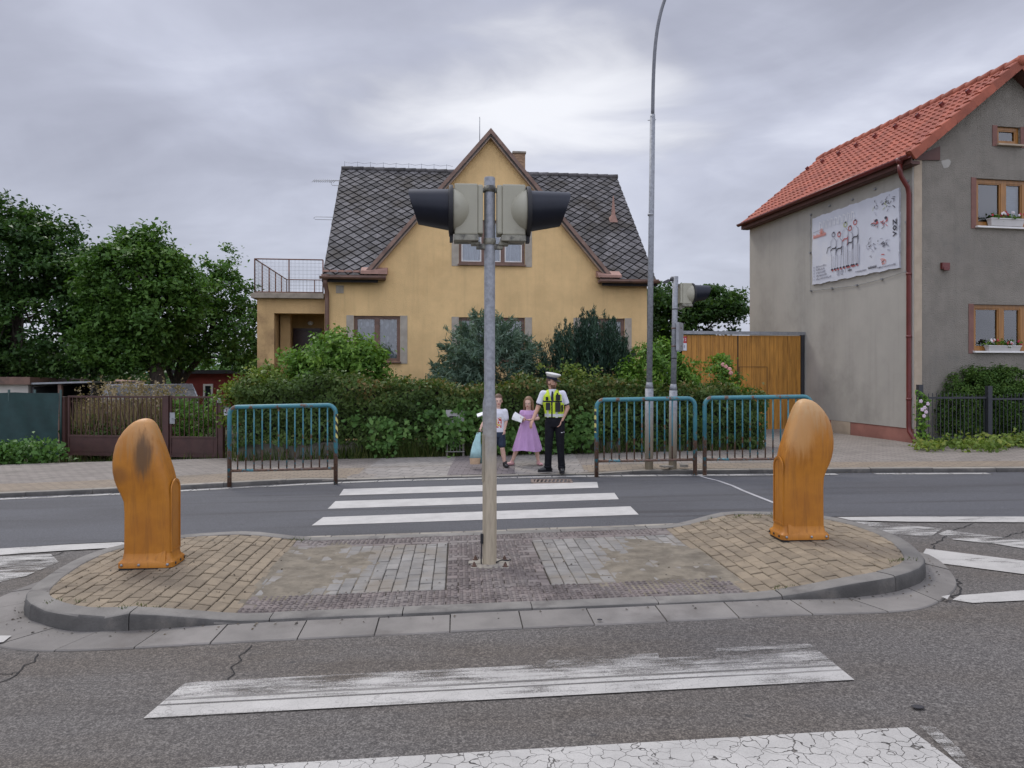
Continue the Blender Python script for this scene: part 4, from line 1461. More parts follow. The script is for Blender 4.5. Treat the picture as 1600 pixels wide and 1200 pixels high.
obj('gutter', mb, M['red_pipe'], groof, fix=True)
mb = MB()
py0 = RF.pxs(1420, 450, -0.1)[0]
mb.tube([(gx, 0.0, RZE - 0.02), (gx, 0.0, RZE - 0.16)], [0.1, 0.055], 12)
mb.tube([(gx, 0.0, RZE - 0.14), (gx, 0.0, RZE - 0.3), (gx + 0.06, 0.03, RZE - 0.42), (-0.15, py0 - 0.03, RZE - 0.66), (-0.1, py0, RZE - 0.8), (-0.1, py0, 0.62), (-0.1, py0 - 0.02, 0.5), (-0.12, py0 - 0.2, 0.34), (-0.12, py0 - 0.24, 0.1)], 0.052, 12)
for z in (1.2, 2.6, 4.0): mb.tube([(-0.1, py0, z), (-0.1, py0, z + 0.05)], 0.06, 12)
obj('downpipe', mb, M['red_pipe'], ghouse)
# boxed eave end on the front, junction box, bare plaster patch
q = [RF.px(*p, -0.03) for p in ((1431, 250), (1469, 250), (1469, 228), (1436, 243))]
mb = MB(); mb.loft([[(x, -0.03, z) for x, z in q], [(x, 0.0, z) for x, z in q]]); obj('eave_end', mb, M['eave_brown'], ghouse, fix=True)
a, b = RF.px(1469, 421), RF.px(1481, 411)
mb = MB(); mb.box(a[0], b[0], -0.07, 0.0, a[1], b[1]); mb.box(a[0] + 0.03, b[0] - 0.03, -0.085, -0.07, a[1] - 0.03, a[1] + 0.05); obj('junction_box', mb, M['red_pipe'], ghouse, bevel=0.008)
M['plaster'] = mat('bare pale plaster', (0.38, 0.36, 0.32), 0.9)
for c_, r_ in (((1478, 256), 0.11), ((1438, 460), 0.03), ((1438, 468), 0.03), ((1439, 553), 0.025)):
    p = RF.px(*c_)
    mb = MB(); mb.poly([(p[0] + r_ * (1 + 0.25 * math.sin(3 * t)) * math.cos(t), -0.004, p[1] + r_ * (1.1 + 0.3 * math.sin(2 * t + 1)) * math.sin(t)) for t in (2 * math.pi * k / 16 for k in range(16))]); obj('plaster_patch', mb, M['plaster'], ghouse)

# ---- the faded board on the side wall
by0, bz0 = RF.pxs(1268.5, 446, -0.09)
by1, bz1 = RF.pxs(1404, 294, -0.09)
BZ0 = (RF.pxs(1268.5, 446, -0.09)[1] + RF.pxs(1403, 418, -0.09)[1]) / 2
BZ1 = (RF.pxs(1268.5, 341, -0.09)[1] + bz1) / 2
BW, BH = by0 - by1, BZ1 - BZ0
board = thing('billboard', 'white faded billboard with a row of figures on the grey side wall', 'billboard', RF.w(-0.04, (by0 + by1) / 2, BZ0), 10)
def BP(s, t, d=0.0):       # s from the left seen from the street, t upwards
    return (-0.05 - d, BW / 2 - s * BW, t * BH)
mb = MB()
n = 40
e = lambda k, ph: 0.006 * math.sin(k * 0.9 + ph) + 0.004 * math.sin(k * 2.3 + 2 * ph)
edge = [(i / n, e(i, 0.3)) for i in range(n)] + [(1 + e(i, 1.1) * 0.4, i / 24) for i in range(24)] + [(1 - i / n, 1 + e(i, 2.0)) for i in range(n)] + [(e(i, 0.7) * 0.4, 1 - i / 24) for i in range(24)]
mb.loft([[(0.01, *BP(s, t)[1:]) for s, t in edge], [BP(s, t, -0.01) for s, t in edge]])
obj('panel', mb, mat('faded white print', (0.60, 0.62, 0.68), 0.45, 0.05, 1.5, dirt=(0.66, 0.67, 0.70), ds=0.7), board, fix=True)
inkm = {'k': mat('black print', (0.05, 0.05, 0.07), 0.5), 'r': mat('red print', (0.50, 0.10, 0.10), 0.5), 'o': mat('pale orange print', (0.68, 0.27, 0.22), 0.5), 'g': mat('grey print', (0.25, 0.25, 0.30), 0.5), 'y': mat('lime print', (0.42, 0.46, 0.18), 0.5), 's': mat('pale grey print', (0.42, 0.43, 0.49), 0.5), 'w': mat('white print', (0.76, 0.77, 0.80), 0.5)}
ink = {k: MB() for k in inkm}
def stroke(k, pts, w_):
    for (s0, t0), (s1, t1) in zip(pts, pts[1:]):
        a, b = Vector((s0 * BW, t0 * BH)), Vector((s1 * BW, t1 * BH))
        if (b - a).length < 1e-6: continue
        d = (b - a).normalized() * w_ * 0.5; nn_ = Vector((-d.y, d.x))
        ink[k].poly([BP(p.x / BW, p.y / BH, 0.003) for p in (a - d - nn_, b + d - nn_, b + d + nn_, a - d + nn_)])
def blob(k, s, t, r, sq=1.0, n=9):
    ink[k].poly([BP(s + r * math.cos(a) / BW, t + r * sq * math.sin(a) / BH, 0.0035) for a in (2 * math.pi * i / n for i in range(n))])
br = random.Random(3)
people_ = [(0.285, 0.66, 'g'), (0.355, 0.64, 'r'), (0.43, 0.75, 'y'), (0.485, 0.68, 'r'), (0.545, 0.74, 'r')]
for s, t, k in people_:
    for a in range(7):
        th = a * 0.9 + br.random() * 0.4
        stroke(k, [(s + 0.019 * math.cos(th), t + 0.032 * math.sin(th)), (s + 0.019 * math.cos(th + 0.75), t + 0.032 * math.sin(th + 0.75))], 0.024)
    blob('k', s + 0.004, t + 0.03, 0.04, 0.5)
    sh = t - 0.09
    for q in (-1, 1):      # body outline, arms, trouser seams
        stroke('s' if q < 0 else 'g', [(s + q * 0.013, sh + 0.03), (s + q * 0.032, sh), (s + q * 0.036, sh - 0.14), (s + q * 0.028, sh - 0.2)], 0.014)
        stroke('g', [(s + q * 0.024, sh - 0.2), (s + q * 0.022, 0.19)], 0.013)
        blob('k', s + q * 0.018, 0.165, 0.05, 0.6); blob('r', s + q * 0.018 + 0.008, 0.15, 0.04, 0.55)
    stroke('s', [(s, sh - 0.22), (s, 0.20)], 0.012)
    stroke('r' if k == 'y' else 'k', [(s - 0.034, sh - 0.13), (s - 0.012, sh - 0.105), (s + 0.018, sh - 0.11), (s + 0.034, sh - 0.09)], 0.026)
    stroke('r' if k == 'y' else 'k', [(s + 0.03, sh - 0.1), (s + 0.028, sh - 0.2)], 0.018)
stroke('k', [(0.20, 0.42), (0.215, 0.49), (0.25, 0.50)], 0.02)
stroke('s', [(0.585, 0.17), (0.59, 0.42)], 0.03)
# scattered sketch marks on the right
for (s, t, ks, n_, sp_) in ((0.80, 0.86, 'ksy', 16, 0.07), (0.90, 0.86, 'kgk', 16, 0.05), (0.77, 0.64, 'krg', 16, 0.035), (0.87, 0.63, 'kgr', 14, 0.03), (0.74, 0.34, 'kgs', 22, 0.07), (0.86, 0.32, 'kgs', 20, 0.06), (0.84, 0.13, 'kro', 8, 0.035)):
    for i in range(n_):
        a, b = s + br.gauss(0, sp_ * 0.6), t + br.gauss(0, sp_ * 0.9)
        th = br.random() * 6.3; L = br.uniform(0.008, 0.03)
        stroke(br.choice(ks), [(a, b), (a + L * math.cos(th), b + 1.4 * L * math.sin(th))], br.uniform(0.008, 0.022))
blob('k', 0.775, 0.675, 0.06, 0.6); blob('k', 0.875, 0.675, 0.05, 0.7); blob('r', 0.785, 0.645, 0.035)
for th in range(10):
    a, b = th * 0.628, (th + 1) * 0.628
    stroke('o', [(0.855 + 0.02 * math.cos(a), 0.12 + 0.03 * math.sin(a)), (0.855 + 0.02 * math.cos(b), 0.12 + 0.03 * math.sin(b))], 0.014)
# faded script and emblem at the upper left, small lines of text too worn to read
for i in range(11):
    s = 0.02 + i * 0.0155
    stroke('o', [(s, 0.685), (s + 0.004, 0.745 - 0.01 * (i % 3)), (s + 0.010, 0.69), (s + 0.013, 0.72)], 0.014)
for a in range(7):
    th = 0.3 + a * 0.42
    stroke('o', [(0.13, 0.72), (0.13 + 0.028 * math.cos(th), 0.73 + 0.075 * math.sin(th))], 0.018)
stroke('g', [(0.02, 0.775), (0.09, 0.785)], 0.012)
for r_, (t, L) in enumerate(((0.245, 0.13), (0.20, 0.11), (0.155, 0.12), (0.11, 0.14), (0.062, 0.19))):
    s = 0.06
    while s < 0.06 + L:
        wl = br.uniform(0.004, 0.009)
        stroke('g', [(s, t), (s + wl * 0.4, t + br.uniform(0.01, 0.028)), (s + wl, t + br.uniform(-0.002, 0.012))], 0.010)
        s += wl + 0.004
    blob('s', 0.03, t + 0.01, 0.025)
for c_ in (0.345, 0.39):
    for th in range(12):
        a, b = th * 0.524, (th + 1) * 0.524
        stroke('g', [(c_ + 0.016 * math.cos(a), 0.10 + 0.035 * math.sin(a)), (c_ + 0.016 * math.cos(b), 0.10 + 0.035 * math.sin(b))], 0.012)
    stroke('g', [(c_, 0.085), (c_, 0.115)], 0.02)
stroke('g', [(0.43, 0.08), (0.432, 0.125)], 0.012)
for s0, s1, t, hgt in ((0.46, 0.50, 0.095, 0.03), (0.55, 0.67, 0.055, 0.018), (0.69, 0.78, 0.065, 0.03), (0.79, 0.97, 0.05, 0.018)):
    s = s0
    while s < s1:
        wl = br.uniform(0.004, 0.007)
        stroke('k' if hgt > 0.02 else 'g', [(s, t), (s + wl * 0.5, t + hgt * br.uniform(0.5, 1)), (s + wl, t)], 0.010)
        s += wl + 0.003
# hand lettering down the right edge
def glyph(ch, s, t, sx, st):
    segs = {'S': [[(0.9, 0.85), (0.5, 1), (0.1, 0.8), (0.5, 0.5), (0.9, 0.25), (0.5, 0), (0.1, 0.15)]], 'O': [[(0.5, 0), (0.1, 0.3), (0.1, 0.7), (0.5, 1), (0.9, 0.7), (0.9, 0.3), (0.5, 0)]], 'V': [[(0.05, 1), (0.5, 0), (0.95, 1)]], 'Z': [[(0.05, 1), (0.95, 1), (0.05, 0), (0.95, 0)]]}[ch]
    for sg_ in segs:
        stroke('k', [(s - sx * (y - 0.5), t + st * (x - 0.5)) for x, y in sg_], 0.028)
for i, chh in enumerate('VOZ'):
    glyph(chh, 0.962, 0.44 + i * 0.075, 0.028, 0.055)
stroke('k', [(0.985, 0.47), (0.985, 0.63)], 0.012)
for i in range(9):
    stroke('w', [(0.1 + i * 0.05, 0.80), (0.105 + i * 0.05, 0.90), (0.13 + i * 0.05, 0.88), (0.135 + i * 0.05, 0.81)], 0.035)
for k in ink:
    if ink[k].f: obj('print', ink[k], inkm[k], board)
# hooks and the wire stretched round the board
mb = MB()
hk_ = [(-0.03, 1.07), (0.22, 1.1), (0.5, 1.07), (0.75, 1.1), (1.07, 1.05), (1.06, 0.55), (1.06, -0.06), (0.82, -0.1), (0.55, -0.12), (0.25, -0.1), (-0.03, -0.08), (-0.04, 0.5)]
for s, t in hk_:
    p = Vector(BP(s, t)); mb.box(-0.04, 0.03, p.y - 0.03, p.y + 0.03, p.z - 0.02, p.z + 0.02)
mb.tube([(-0.02, *BP(s, t)[1:]) for s, t in hk_[4:] + hk_[:1]], 0.006, 4)
obj('hook_wire', mb, M['zinc'], board)

# ---- tall orange plank gate between the two houses
gy = RF.pxs(1256, 560, -0.05)[0]
OG0, OG1 = RF.px(1066, 560, gy)[0], RF.px(1251, 560, gy)[0]
OZ = RF.px(1150, 524, gy)[1]
og = thing('plank_gate', 'tall orange plank gate under a grey steel beam beside the grey house', 'gate', RF.w((OG0 + OG1) / 2, gy, 0), 10)
M['plank'] = mat('orange stained planks', (0.44, 0.205, 0.036), 0.6, 0.22, 3, rnd=0.09, stretch=(5, 5, 0.5), bmp=0.2, bs=30, dirt=(0.28, 0.125, 0.02), ds=2.0)
mb = MB()
hw = (OG1 - OG0) / 2
npk = 26
sd0, sd1, sdz = RF.px(1155, 560, gy)[0] - (OG0 + OG1) / 2, RF.px(1198, 560, gy)[0] - (OG0 + OG1) / 2, RF.px(1170, 573, gy)[1]
for i in range(npk):
    a, b = -hw + 2 * hw * i / npk, -hw + 2 * hw * (i + 1) / npk
    mb.rnd = rng.random()
    mb.box(a + 0.004, b - 0.004, rng.uniform(-0.004, 0.002), 0.03, 0.1, OZ)
obj('planks', mb, M['plank'], og, bevel=0.004)
mb = MB(); mb.box(-hw - 0.05, hw + 0.12, -0.05, 0.08, OZ + 0.02, OZ + 0.11); mb.box(-hw, hw, 0.031, 0.06, 0.4, 0.5)
obj('beam', mb, M['zinc'], og)
mb = MB(); mb.box(hw + 0.005, hw + 0.09, -0.04, 0.06, 0.0, OZ + 0.018); obj('post', mb, mat('dark steel post', (0.03, 0.03, 0.035), 0.5), og)
mb = MB()
for q in ((sd0, sd1, sdz - 0.01, sdz), (sd0 - 0.012, sd0, 0.2, sdz), (sd1, sd1 + 0.014, 0.2, sdz)): mb.box(q[0], q[1], -0.012, 0.0, q[2], q[3])
obj('wicket_door', mb, M['dark'], og)
mb = MB(); mb.box(RF.px(1152, 560, gy)[0] - (OG0 + OG1) / 2, RF.px(1153.5, 560, gy)[0] - (OG0 + OG1) / 2, -0.014, 0.0, 0.3, OZ); obj('leaf_joint', mb, M['dark'], og)
# ------------------------------------------------------------------ vegetation
LM = {
    'tree': leaf_mat('broad tree leaves', (0.039, 0.087, 0.018), (0.081, 0.165, 0.034), (0.144, 0.252, 0.055)),
    'tree_dark': leaf_mat('dark tree leaves', (0.027, 0.062, 0.019), (0.051, 0.108, 0.029), (0.094, 0.166, 0.039)),
    'tree_cherry': leaf_mat('fresh tree leaves', (0.049, 0.107, 0.024), (0.087, 0.184, 0.043), (0.175, 0.291, 0.077)),
    'hedge': leaf_mat('hedge leaves', (0.038, 0.072, 0.021), (0.097, 0.153, 0.038), (0.267, 0.149, 0.064)),
    'laurel': leaf_mat('bright shrub leaves', (0.053, 0.116, 0.021), (0.116, 0.230, 0.035), (0.240, 0.372, 0.063)),
    'lime': leaf_mat('yellowish shrub leaves', (0.063, 0.116, 0.021), (0.159, 0.230, 0.045), (0.336, 0.354, 0.080)),
    'juniper': leaf_mat('blue green juniper needles', (0.065, 0.115, 0.080), (0.12, 0.185, 0.13), (0.20, 0.27, 0.20), 0.2, 0.6),
    'yew': leaf_mat('dark yew needles', (0.021, 0.045, 0.030), (0.036, 0.072, 0.048), (0.060, 0.105, 0.060), 0.12, 0.6),
    'thuja': leaf_mat('thuja scales', (0.035, 0.080, 0.018), (0.067, 0.132, 0.025), (0.124, 0.204, 0.035), 0.15, 0.6),
    'grass': leaf_mat('grass blades', (0.035, 0.06, 0.012), (0.065, 0.105, 0.022), (0.14, 0.15, 0.05)),
    'reed': leaf_mat('dry reed stalks', (0.17, 0.14, 0.075), (0.30, 0.235, 0.14), (0.42, 0.33, 0.22)),
    'far': leaf_mat('distant wood leaves', (0.025, 0.045, 0.022), (0.04, 0.068, 0.03), (0.06, 0.09, 0.04)),
}
M['bark'] = mat('grey brown bark', (0.055, 0.043, 0.033), 0.95, 0.35, 9, bmp=0.9, bs=22, stretch=(3, 3, 0.7), bdist=0.03)
M['twig'] = mat('dark twigs', (0.03, 0.026, 0.018), 0.95, 0.3, 9)


def in_lobes(lobes, n, shell=0.55, rag=0.42):
    """n points inside a set of ellipsoids, denser towards the surface"""
    vol = np.array([l[1][0] * l[1][1] * l[1][2] for l in lobes]) ** 0.75
    n0 = n; n = int(n * 1.25)
    pick = nrng.choice(len(lobes), n, p=vol / vol.sum())
    d = nrm(nrng.normal(size=(n, 3)))
    r = nrng.uniform(shell ** 3, 1, n) ** (1 / 3)
    c = np.array([l[0] for l in lobes])[pick]
    rad = np.array([l[1] for l in lobes])[pick]
    # ragged outline and open gaps
    k = np.array([mnoise.noise(Vector(v) * 2.3 + Vector((p * 3.7, 0, 0))) for v, p in zip(d, pick)])
    P = c + d * rad * (r * (1 + rag * k))[:, None]
    s = 1.0 / max(0.12, float(np.mean(rad)) * 0.55)
    gap = np.array([mnoise.noise(Vector(v) * s + Vector((5.1, 1.7, 9.2))) for v in P])
    o = np.argsort(-gap)[:n0] if rag > 0.2 else np.arange(n0)
    return P[o], d[o]


def clumped(C, R, per, size, flat=0.6, spread=(0.0, 1.0), normal_up=0.7, aspect=0.55, out=None, outw=0.5):
    """leaf clumps: C (k,3) centres -> leaves with a tone per clump"""
    k = len(C)
    Rr = R * nrng.uniform(0.6, 1.3, k)
    P = np.repeat(C, per, axis=0) + nrng.normal(size=(k * per, 3)) * np.repeat(Rr, per)[:, None] * np.array([0.55, 0.55, 0.55 * flat])
    N = nrng.normal(size=(k * per, 3)) * 0.6
    N[:, 2] += normal_up
    if out is not None: N += np.repeat(out, per, axis=0) * outw
    tone = np.repeat(nrng.uniform(0, 1, k), per) * 0.55 + nrng.uniform(0, 1, k * per) * 0.45
    tone = spread[0] + tone * (spread[1] - spread[0])
    V, Q = leaf_arrays(P, N, size, aspect)
    return V, Q, tone


def join(*parts):
    Vs, Qs, Ts, b = [], [], [], 0
    for V, Q, T in parts:
        Vs.append(V); Qs.append(Q + b); Ts.append(T); b += len(V)
    return np.concatenate(Vs), np.concatenate(Qs), np.concatenate(Ts)


def tree(name, label, cat, base, lobes, trunks, nclump, R, per, size, m, group=None, limbs=14, flat=0.6, aspect=0.55, strays=0):
    t = thing(name, label, cat, base, 0, group)
    b = Vector(base)
    C, d = in_lobes(lobes, nclump)
    C = C - np.array(base)
    V, Q, T = clumped(C, R, per, size, flat, aspect=aspect, out=d, outw=0.35)
    if strays:
        C2, d2 = in_lobes([(l[0], tuple(r * 1.13 for r in l[1])) for l in lobes], strays, 0.93)
        V, Q, T = join((V, Q, T), clumped(C2 - np.array(base), R * 0.5, max(6, per // 4), size, flat, aspect=aspect))
    link('crown', np_mesh('crown', V, Q, T, m), t)
    mb = MB()
    for pts, r0, r1 in trunks:
        P = [Vector(p) - b for p in pts]
        Pc = catmull(P, 5)
        rr = [r0 + (r1 - r0) * i / (len(Pc) - 1) for i in range(len(Pc))]
        rr[0] *= 1.35
        mb.tube(Pc, rr, 9)
        for k in range(limbs):
            c = Vector(C[rng.randrange(len(C))])
            s = Pc[int(len(Pc) * rng.uniform(0.45, 0.98))]
            mid = s.lerp(c, 0.5) + Vector((rng.uniform(-.2, .2), rng.uniform(-.2, .2), rng.uniform(0.0, 0.35)))
            cv_ = catmull([s, mid, c], 4)
            q0 = r1 * rng.uniform(0.45, 0.8)
            mb.tube(cv_, [q0 + (0.012 - q0) * i / (len(cv_) - 1) for i in range(len(cv_))], 6)
    obj('trunk', mb, M['bark'], t)
    return t


def pl_(px, py, Y, rpx, rpy, ry):
    """an ellipsoid lobe standing at depth Y that fills the given size in the photo"""
    c = W(px, py, Y)
    return (tuple(c), (rpx * Y / F, ry, rpy * Y / F))


g0 = lambda px, Y: ((px - 800) / F * Y, Y, gz((px - 800) / F * Y) - 0.03)
TG = 'trees in the garden at the left'
Y = 23.0
tree('garden_tree', 'tall dark tree filling the left edge of the photo behind the sheds', 'tree', g0(25, Y),
     [pl_(20, 400, Y, 75, 80, 1.6), pl_(70, 380, Y, 40, 40, 1.0), pl_(30, 350, Y, 30, 30, 0.8), pl_(95, 440, Y, 58, 60, 1.4), pl_(135, 470, Y, 45, 60, 1.2), pl_(112, 400, Y, 30, 22, 0.8), pl_(-70, 470, Y, 90, 110, 1.8), pl_(40, 520, Y, 105, 75, 1.8), pl_(115, 545, Y, 45, 50, 1.2), pl_(-60, 560, Y, 110, 60, 1.7)],
     [([g0(25, Y), W(22, 560, Y), W(30, 480, Y), W(20, 400, Y)], 0.22, 0.08)], 520, 0.42, 80, 0.15, LM['tree_dark'], TG, 18, strays=120)
Y = 22.0
tree('garden_tree', 'broad leafy tree with a leaning dark trunk behind the greenhouse', 'tree', g0(258, Y),
     [pl_(215, 440, Y, 72, 62, 1.4), pl_(180, 495, Y, 52, 55, 1.3), pl_(262, 480, Y, 52, 60, 1.3), pl_(232, 395, Y, 34, 30, 0.8), pl_(168, 545, Y, 48, 42, 1.1), pl_(218, 545, Y, 45, 35, 1.1), pl_(290, 455, Y, 30, 35, 0.8), pl_(190, 405, Y, 30, 26, 0.8), pl_(262, 410, Y, 24, 26, 0.7), pl_(236, 366, Y, 14, 14, 0.4), pl_(241, 355, Y, 7, 10, 0.2), pl_(224, 372, Y, 9, 9, 0.25), pl_(196, 385, Y, 12, 12, 0.3), pl_(285, 412, Y, 14, 14, 0.4), pl_(160, 400, Y, 12, 14, 0.3), pl_(160, 440, Y, 26, 36, 0.8)],
     [([g0(258, Y), W(246, 590, Y), W(232, 545, Y), W(236, 480, Y), W(228, 400, Y)], 0.26, 0.07)], 440, 0.36, 76, 0.14, LM['tree'], TG, 18, strays=120)
Y = 24.5
tree('garden_tree', 'thin fresh green tree with forked trunk beside the ochre porch', 'tree', g0(276, Y),
     [pl_(335, 455, Y, 38, 42, 1.0), pl_(318, 510, Y, 46, 45, 1.1), pl_(372, 520, Y, 32, 60, 1.0), pl_(352, 415, Y, 18, 20, 0.5), pl_(300, 545, Y, 35, 30, 1.0), pl_(385, 570, Y, 30, 25, 0.9), pl_(385, 465, Y, 20, 28, 0.5), pl_(330, 425, Y, 20, 18, 0.5), pl_(357, 398, Y, 8, 12, 0.25), pl_(340, 403, Y, 7, 9, 0.2), pl_(396, 448, Y, 10, 12, 0.3), pl_(398, 500, Y, 12, 20, 0.4)],
     [([g0(276, Y), W(277, 600, Y), W(283, 560, Y), W(288, 520, Y), W(310, 470, Y)], 0.17, 0.05), ([W(277, 606, Y), W(295, 580, Y), W(320, 545, Y), W(338, 480, Y)], 0.13, 0.05), ([W(276, 605, Y), W(262, 575, Y), W(255, 540, Y)], 0.10, 0.05)], 230, 0.32, 42, 0.14, LM['tree_cherry'], TG, 14, strays=110)
Y = 30.0
tree('garden_tree', 'spreading green tree behind the second traffic signal and plank gate', 'tree', g0(1070, Y),
     [pl_(1060, 500, Y, 45, 45, 1.8), pl_(1095, 475, Y, 45, 30, 1.6), pl_(1130, 480, Y, 28, 20, 1.2), pl_(1030, 470, Y, 28, 30, 1.2), pl_(1075, 545, Y, 70, 30, 1.8), pl_(1143, 462, Y, 14, 7, 0.6), pl_(1150, 488, Y, 14, 7, 0.6), pl_(1135, 508, Y, 20, 14, 0.8)],
     [([g0(1070, Y), W(1068, 560, Y), W(1075, 500, Y)], 0.2, 0.08)], 260, 0.42, 66, 0.17, LM['tree_dark'], None, 16, flat=0.4, strays=60)

# far wood and hills beyond the gardens
hx = np.linspace(-420, 420, 43)
mb = MB()
hills = [(x, 18 + 12 * math.sin(x * 0.012 + 1) + 5 * math.sin(x * 0.045)) for x in hx]
for (xa, ha), (xb, hb) in zip(hills, hills[1:]):
    mb.sm = True
    mb.loft([[(xa, 560, -2), (xa, 640, ha * 0.7), (xa, 760, ha), (xa, 1000, -2)], [(xb, 560, -2), (xb, 640, hb * 0.7), (xb, 760, hb), (xb, 1000, -2)]], cap=False, closed=False)
struct(obj('hills', mb, mat('far wooded hills', (0.10, 0.145, 0.15), 1.0, 0.3, 0.05)))  # distance haze put into the bluish base colour
xx = nrng.uniform(-75, 75, 420)
C = np.stack([xx, 62 + nrng.normal(size=420) * 3, nrng.uniform(0, 3.4, 420) ** 1.0], axis=1)
V, Q, T = clumped(C, 1.5, 26, 0.6, 0.8)
tag(link('far_wood', np_mesh('far_wood', V, Q, T, LM['far'])), 'low line of distant woodland behind the gardens', 'woodland', kind='stuff')


def shrub(name, label, cat, lobes, nclump, R, per, size, m, base=None, group=None, aspect=0.5, stem=True, spread=(0, 1), rag=0.42, shell=0.6, flat=0.8):
    base = base or (lobes[0][0][0], lobes[0][0][1], gz(lobes[0][0][0]))
    t = thing(name, label, cat, base, 0, group)
    C, d = in_lobes(lobes, nclump, shell, rag)
    keep = C[:, 2] > base[2] + 0.02
    C, d = C[keep] - np.array(base), d[keep]
    V, Q, T = clumped(C, R, per, size, flat, out=d, outw=0.9, normal_up=0.35, aspect=aspect, spread=spread)
    link('foliage', np_mesh('foliage', V, Q, T, m), t)
    if stem:
        mb = MB()
        for k in range(14):
            c = Vector(C[rng.randrange(len(C))]) * 0.9
            s = Vector((rng.uniform(-.12, .12), rng.uniform(-.08, .08), 0))
            mb.tube([s, s.lerp(c, 0.5) + Vector((0, 0, 0.12)), c], [0.025, 0.016, 0.006], 5)
        obj('stems', mb, M['twig'], t)
    return t


Y = 16.9
shrub('laurel_shrub', 'large rounded bright green shrub in front of the porch', 'shrub',
      [pl_(530, 572, Y, 62, 52, 0.75), pl_(500, 600, Y, 52, 45, 0.7), pl_(572, 595, Y, 38, 48, 0.6), pl_(470, 615, Y, 35, 32, 0.6), pl_(530, 620, Y, 70, 40, 0.7), pl_(460, 575, Y, 24, 30, 0.4), pl_(560, 550, Y, 40, 30, 0.5)], 330, 0.2, 56, 0.105, LM['laurel'])
shrub('garden_shrub', 'loose yellowish green shrub at the left end of the hedge', 'shrub',
      [pl_(395, 612, 15.9, 42, 30, 0.5), pl_(372, 640, 15.8, 26, 36, 0.45), pl_(425, 600, 16.2, 30, 22, 0.4), pl_(412, 585, 16.2, 10, 16, 0.2)], 110, 0.2, 36, 0.085, LM['lime'])
shrub('garden_shrub', 'bright green shrub behind the tall lamp post', 'shrub',
      [pl_(1035, 577, 16.4, 46, 38, 0.6), pl_(1000, 590, 16.3, 36, 30, 0.5), pl_(1025, 558, 16.4, 30, 22, 0.4), pl_(1070, 600, 16.4, 22, 32, 0.5)], 160, 0.18, 42, 0.09, LM['laurel'])
t = shrub('rose_bush', 'small rose bush with pink flowers in front of the orange planks', 'shrub',
      [pl_(1122, 588, 16.6, 24, 28, 0.4), pl_(1125, 570, 16.6, 14, 14, 0.3), pl_(1135, 605, 16.6, 30, 24, 0.4)], 55, 0.14, 34, 0.08, LM['laurel'])
M['pink_petal'] = mat('pale pink petals', (0.62, 0.30, 0.27), 0.6, 0.2, 9)
for px_, py_ in ((1134, 573), (1140, 577), (1130, 570), (1127, 597), (1142, 583)):
    c = W(px_, py_, 16.2) - t.location
    mb = MB()
    for k in range(6):
        a = k * 1.05
        mb.ell(c + Vector((0.025 * math.cos(a), 0.01, 0.025 * math.sin(a))), 0.026, 0.02, 0.026, 7, 5)
    obj('flower', mb, M['pink_petal'], t)

# spreading blue-green juniper: feathery sprays pointing outwards
def sprays(lobes, n, per, length, m, name, label, base, up=0.5, aspect=0.16, shell=0.75, stem_r=0.03):
    t = thing(name, label, 'conifer', base)
    C, d = in_lobes(lobes, n, shell)
    keep = C[:, 2] > base[2]
    C, d = C[keep] - np.array(base), d[keep]
    k = len(C)
    ax = nrm(d + np.array([0, 0, up]) + nrng.normal(size=(k, 3)) * 0.25)
    s = nrng.uniform(-0.5, 1, (k, per))
    P = C[:, None, :] + ax[:, None, :] * s[:, :, None] * length * 1.1 + nrng.normal(size=(k, per, 3)) * length * 0.22 * (1.1 - s[:, :, None] * 0.6)
    P = P.reshape(-1, 3)
    A = np.repeat(ax, per, axis=0) + nrng.normal(size=(k * per, 3)) * 0.45
    N = np.repeat(d, per, axis=0) * 0.4 + nrng.normal(size=(k * per, 3)) * 0.7
    V, Q = leaf_arrays(P, N, length * 0.75, aspect, nrm(A), curl=0.05)
    T = np.repeat(nrng.uniform(0, 1, k), per) * 0.6 + nrng.uniform(0, 1, k * per) * 0.4
    link('foliage', np_mesh('foliage', V, Q, T, m), t)
    mb = MB()
    for q in range(16):
        c = Vector(C[rng.randrange(k)]) * 0.85
        mb.tube([(0, 0, 0), c * 0.5 + Vector((0, 0, 0.1)), c], [stem_r, stem_r * 0.6, 0.006], 5)
    obj('stems', mb, M['twig'], t)
    return t


Y = 17.3
sprays([pl_(765, 560, Y, 68, 55, 0.9), pl_(715, 590, Y, 44, 36, 0.7), pl_(810, 580, Y, 34, 50, 0.7), pl_(760, 530, Y, 45, 34, 0.7), pl_(745, 610, Y, 75, 30, 0.8)], 620, 34, 0.2, LM['juniper'], 'juniper', 'wide blue green juniper growing behind the hedge', (W(765, 600, Y).x, Y, 0.0), up=0.25)

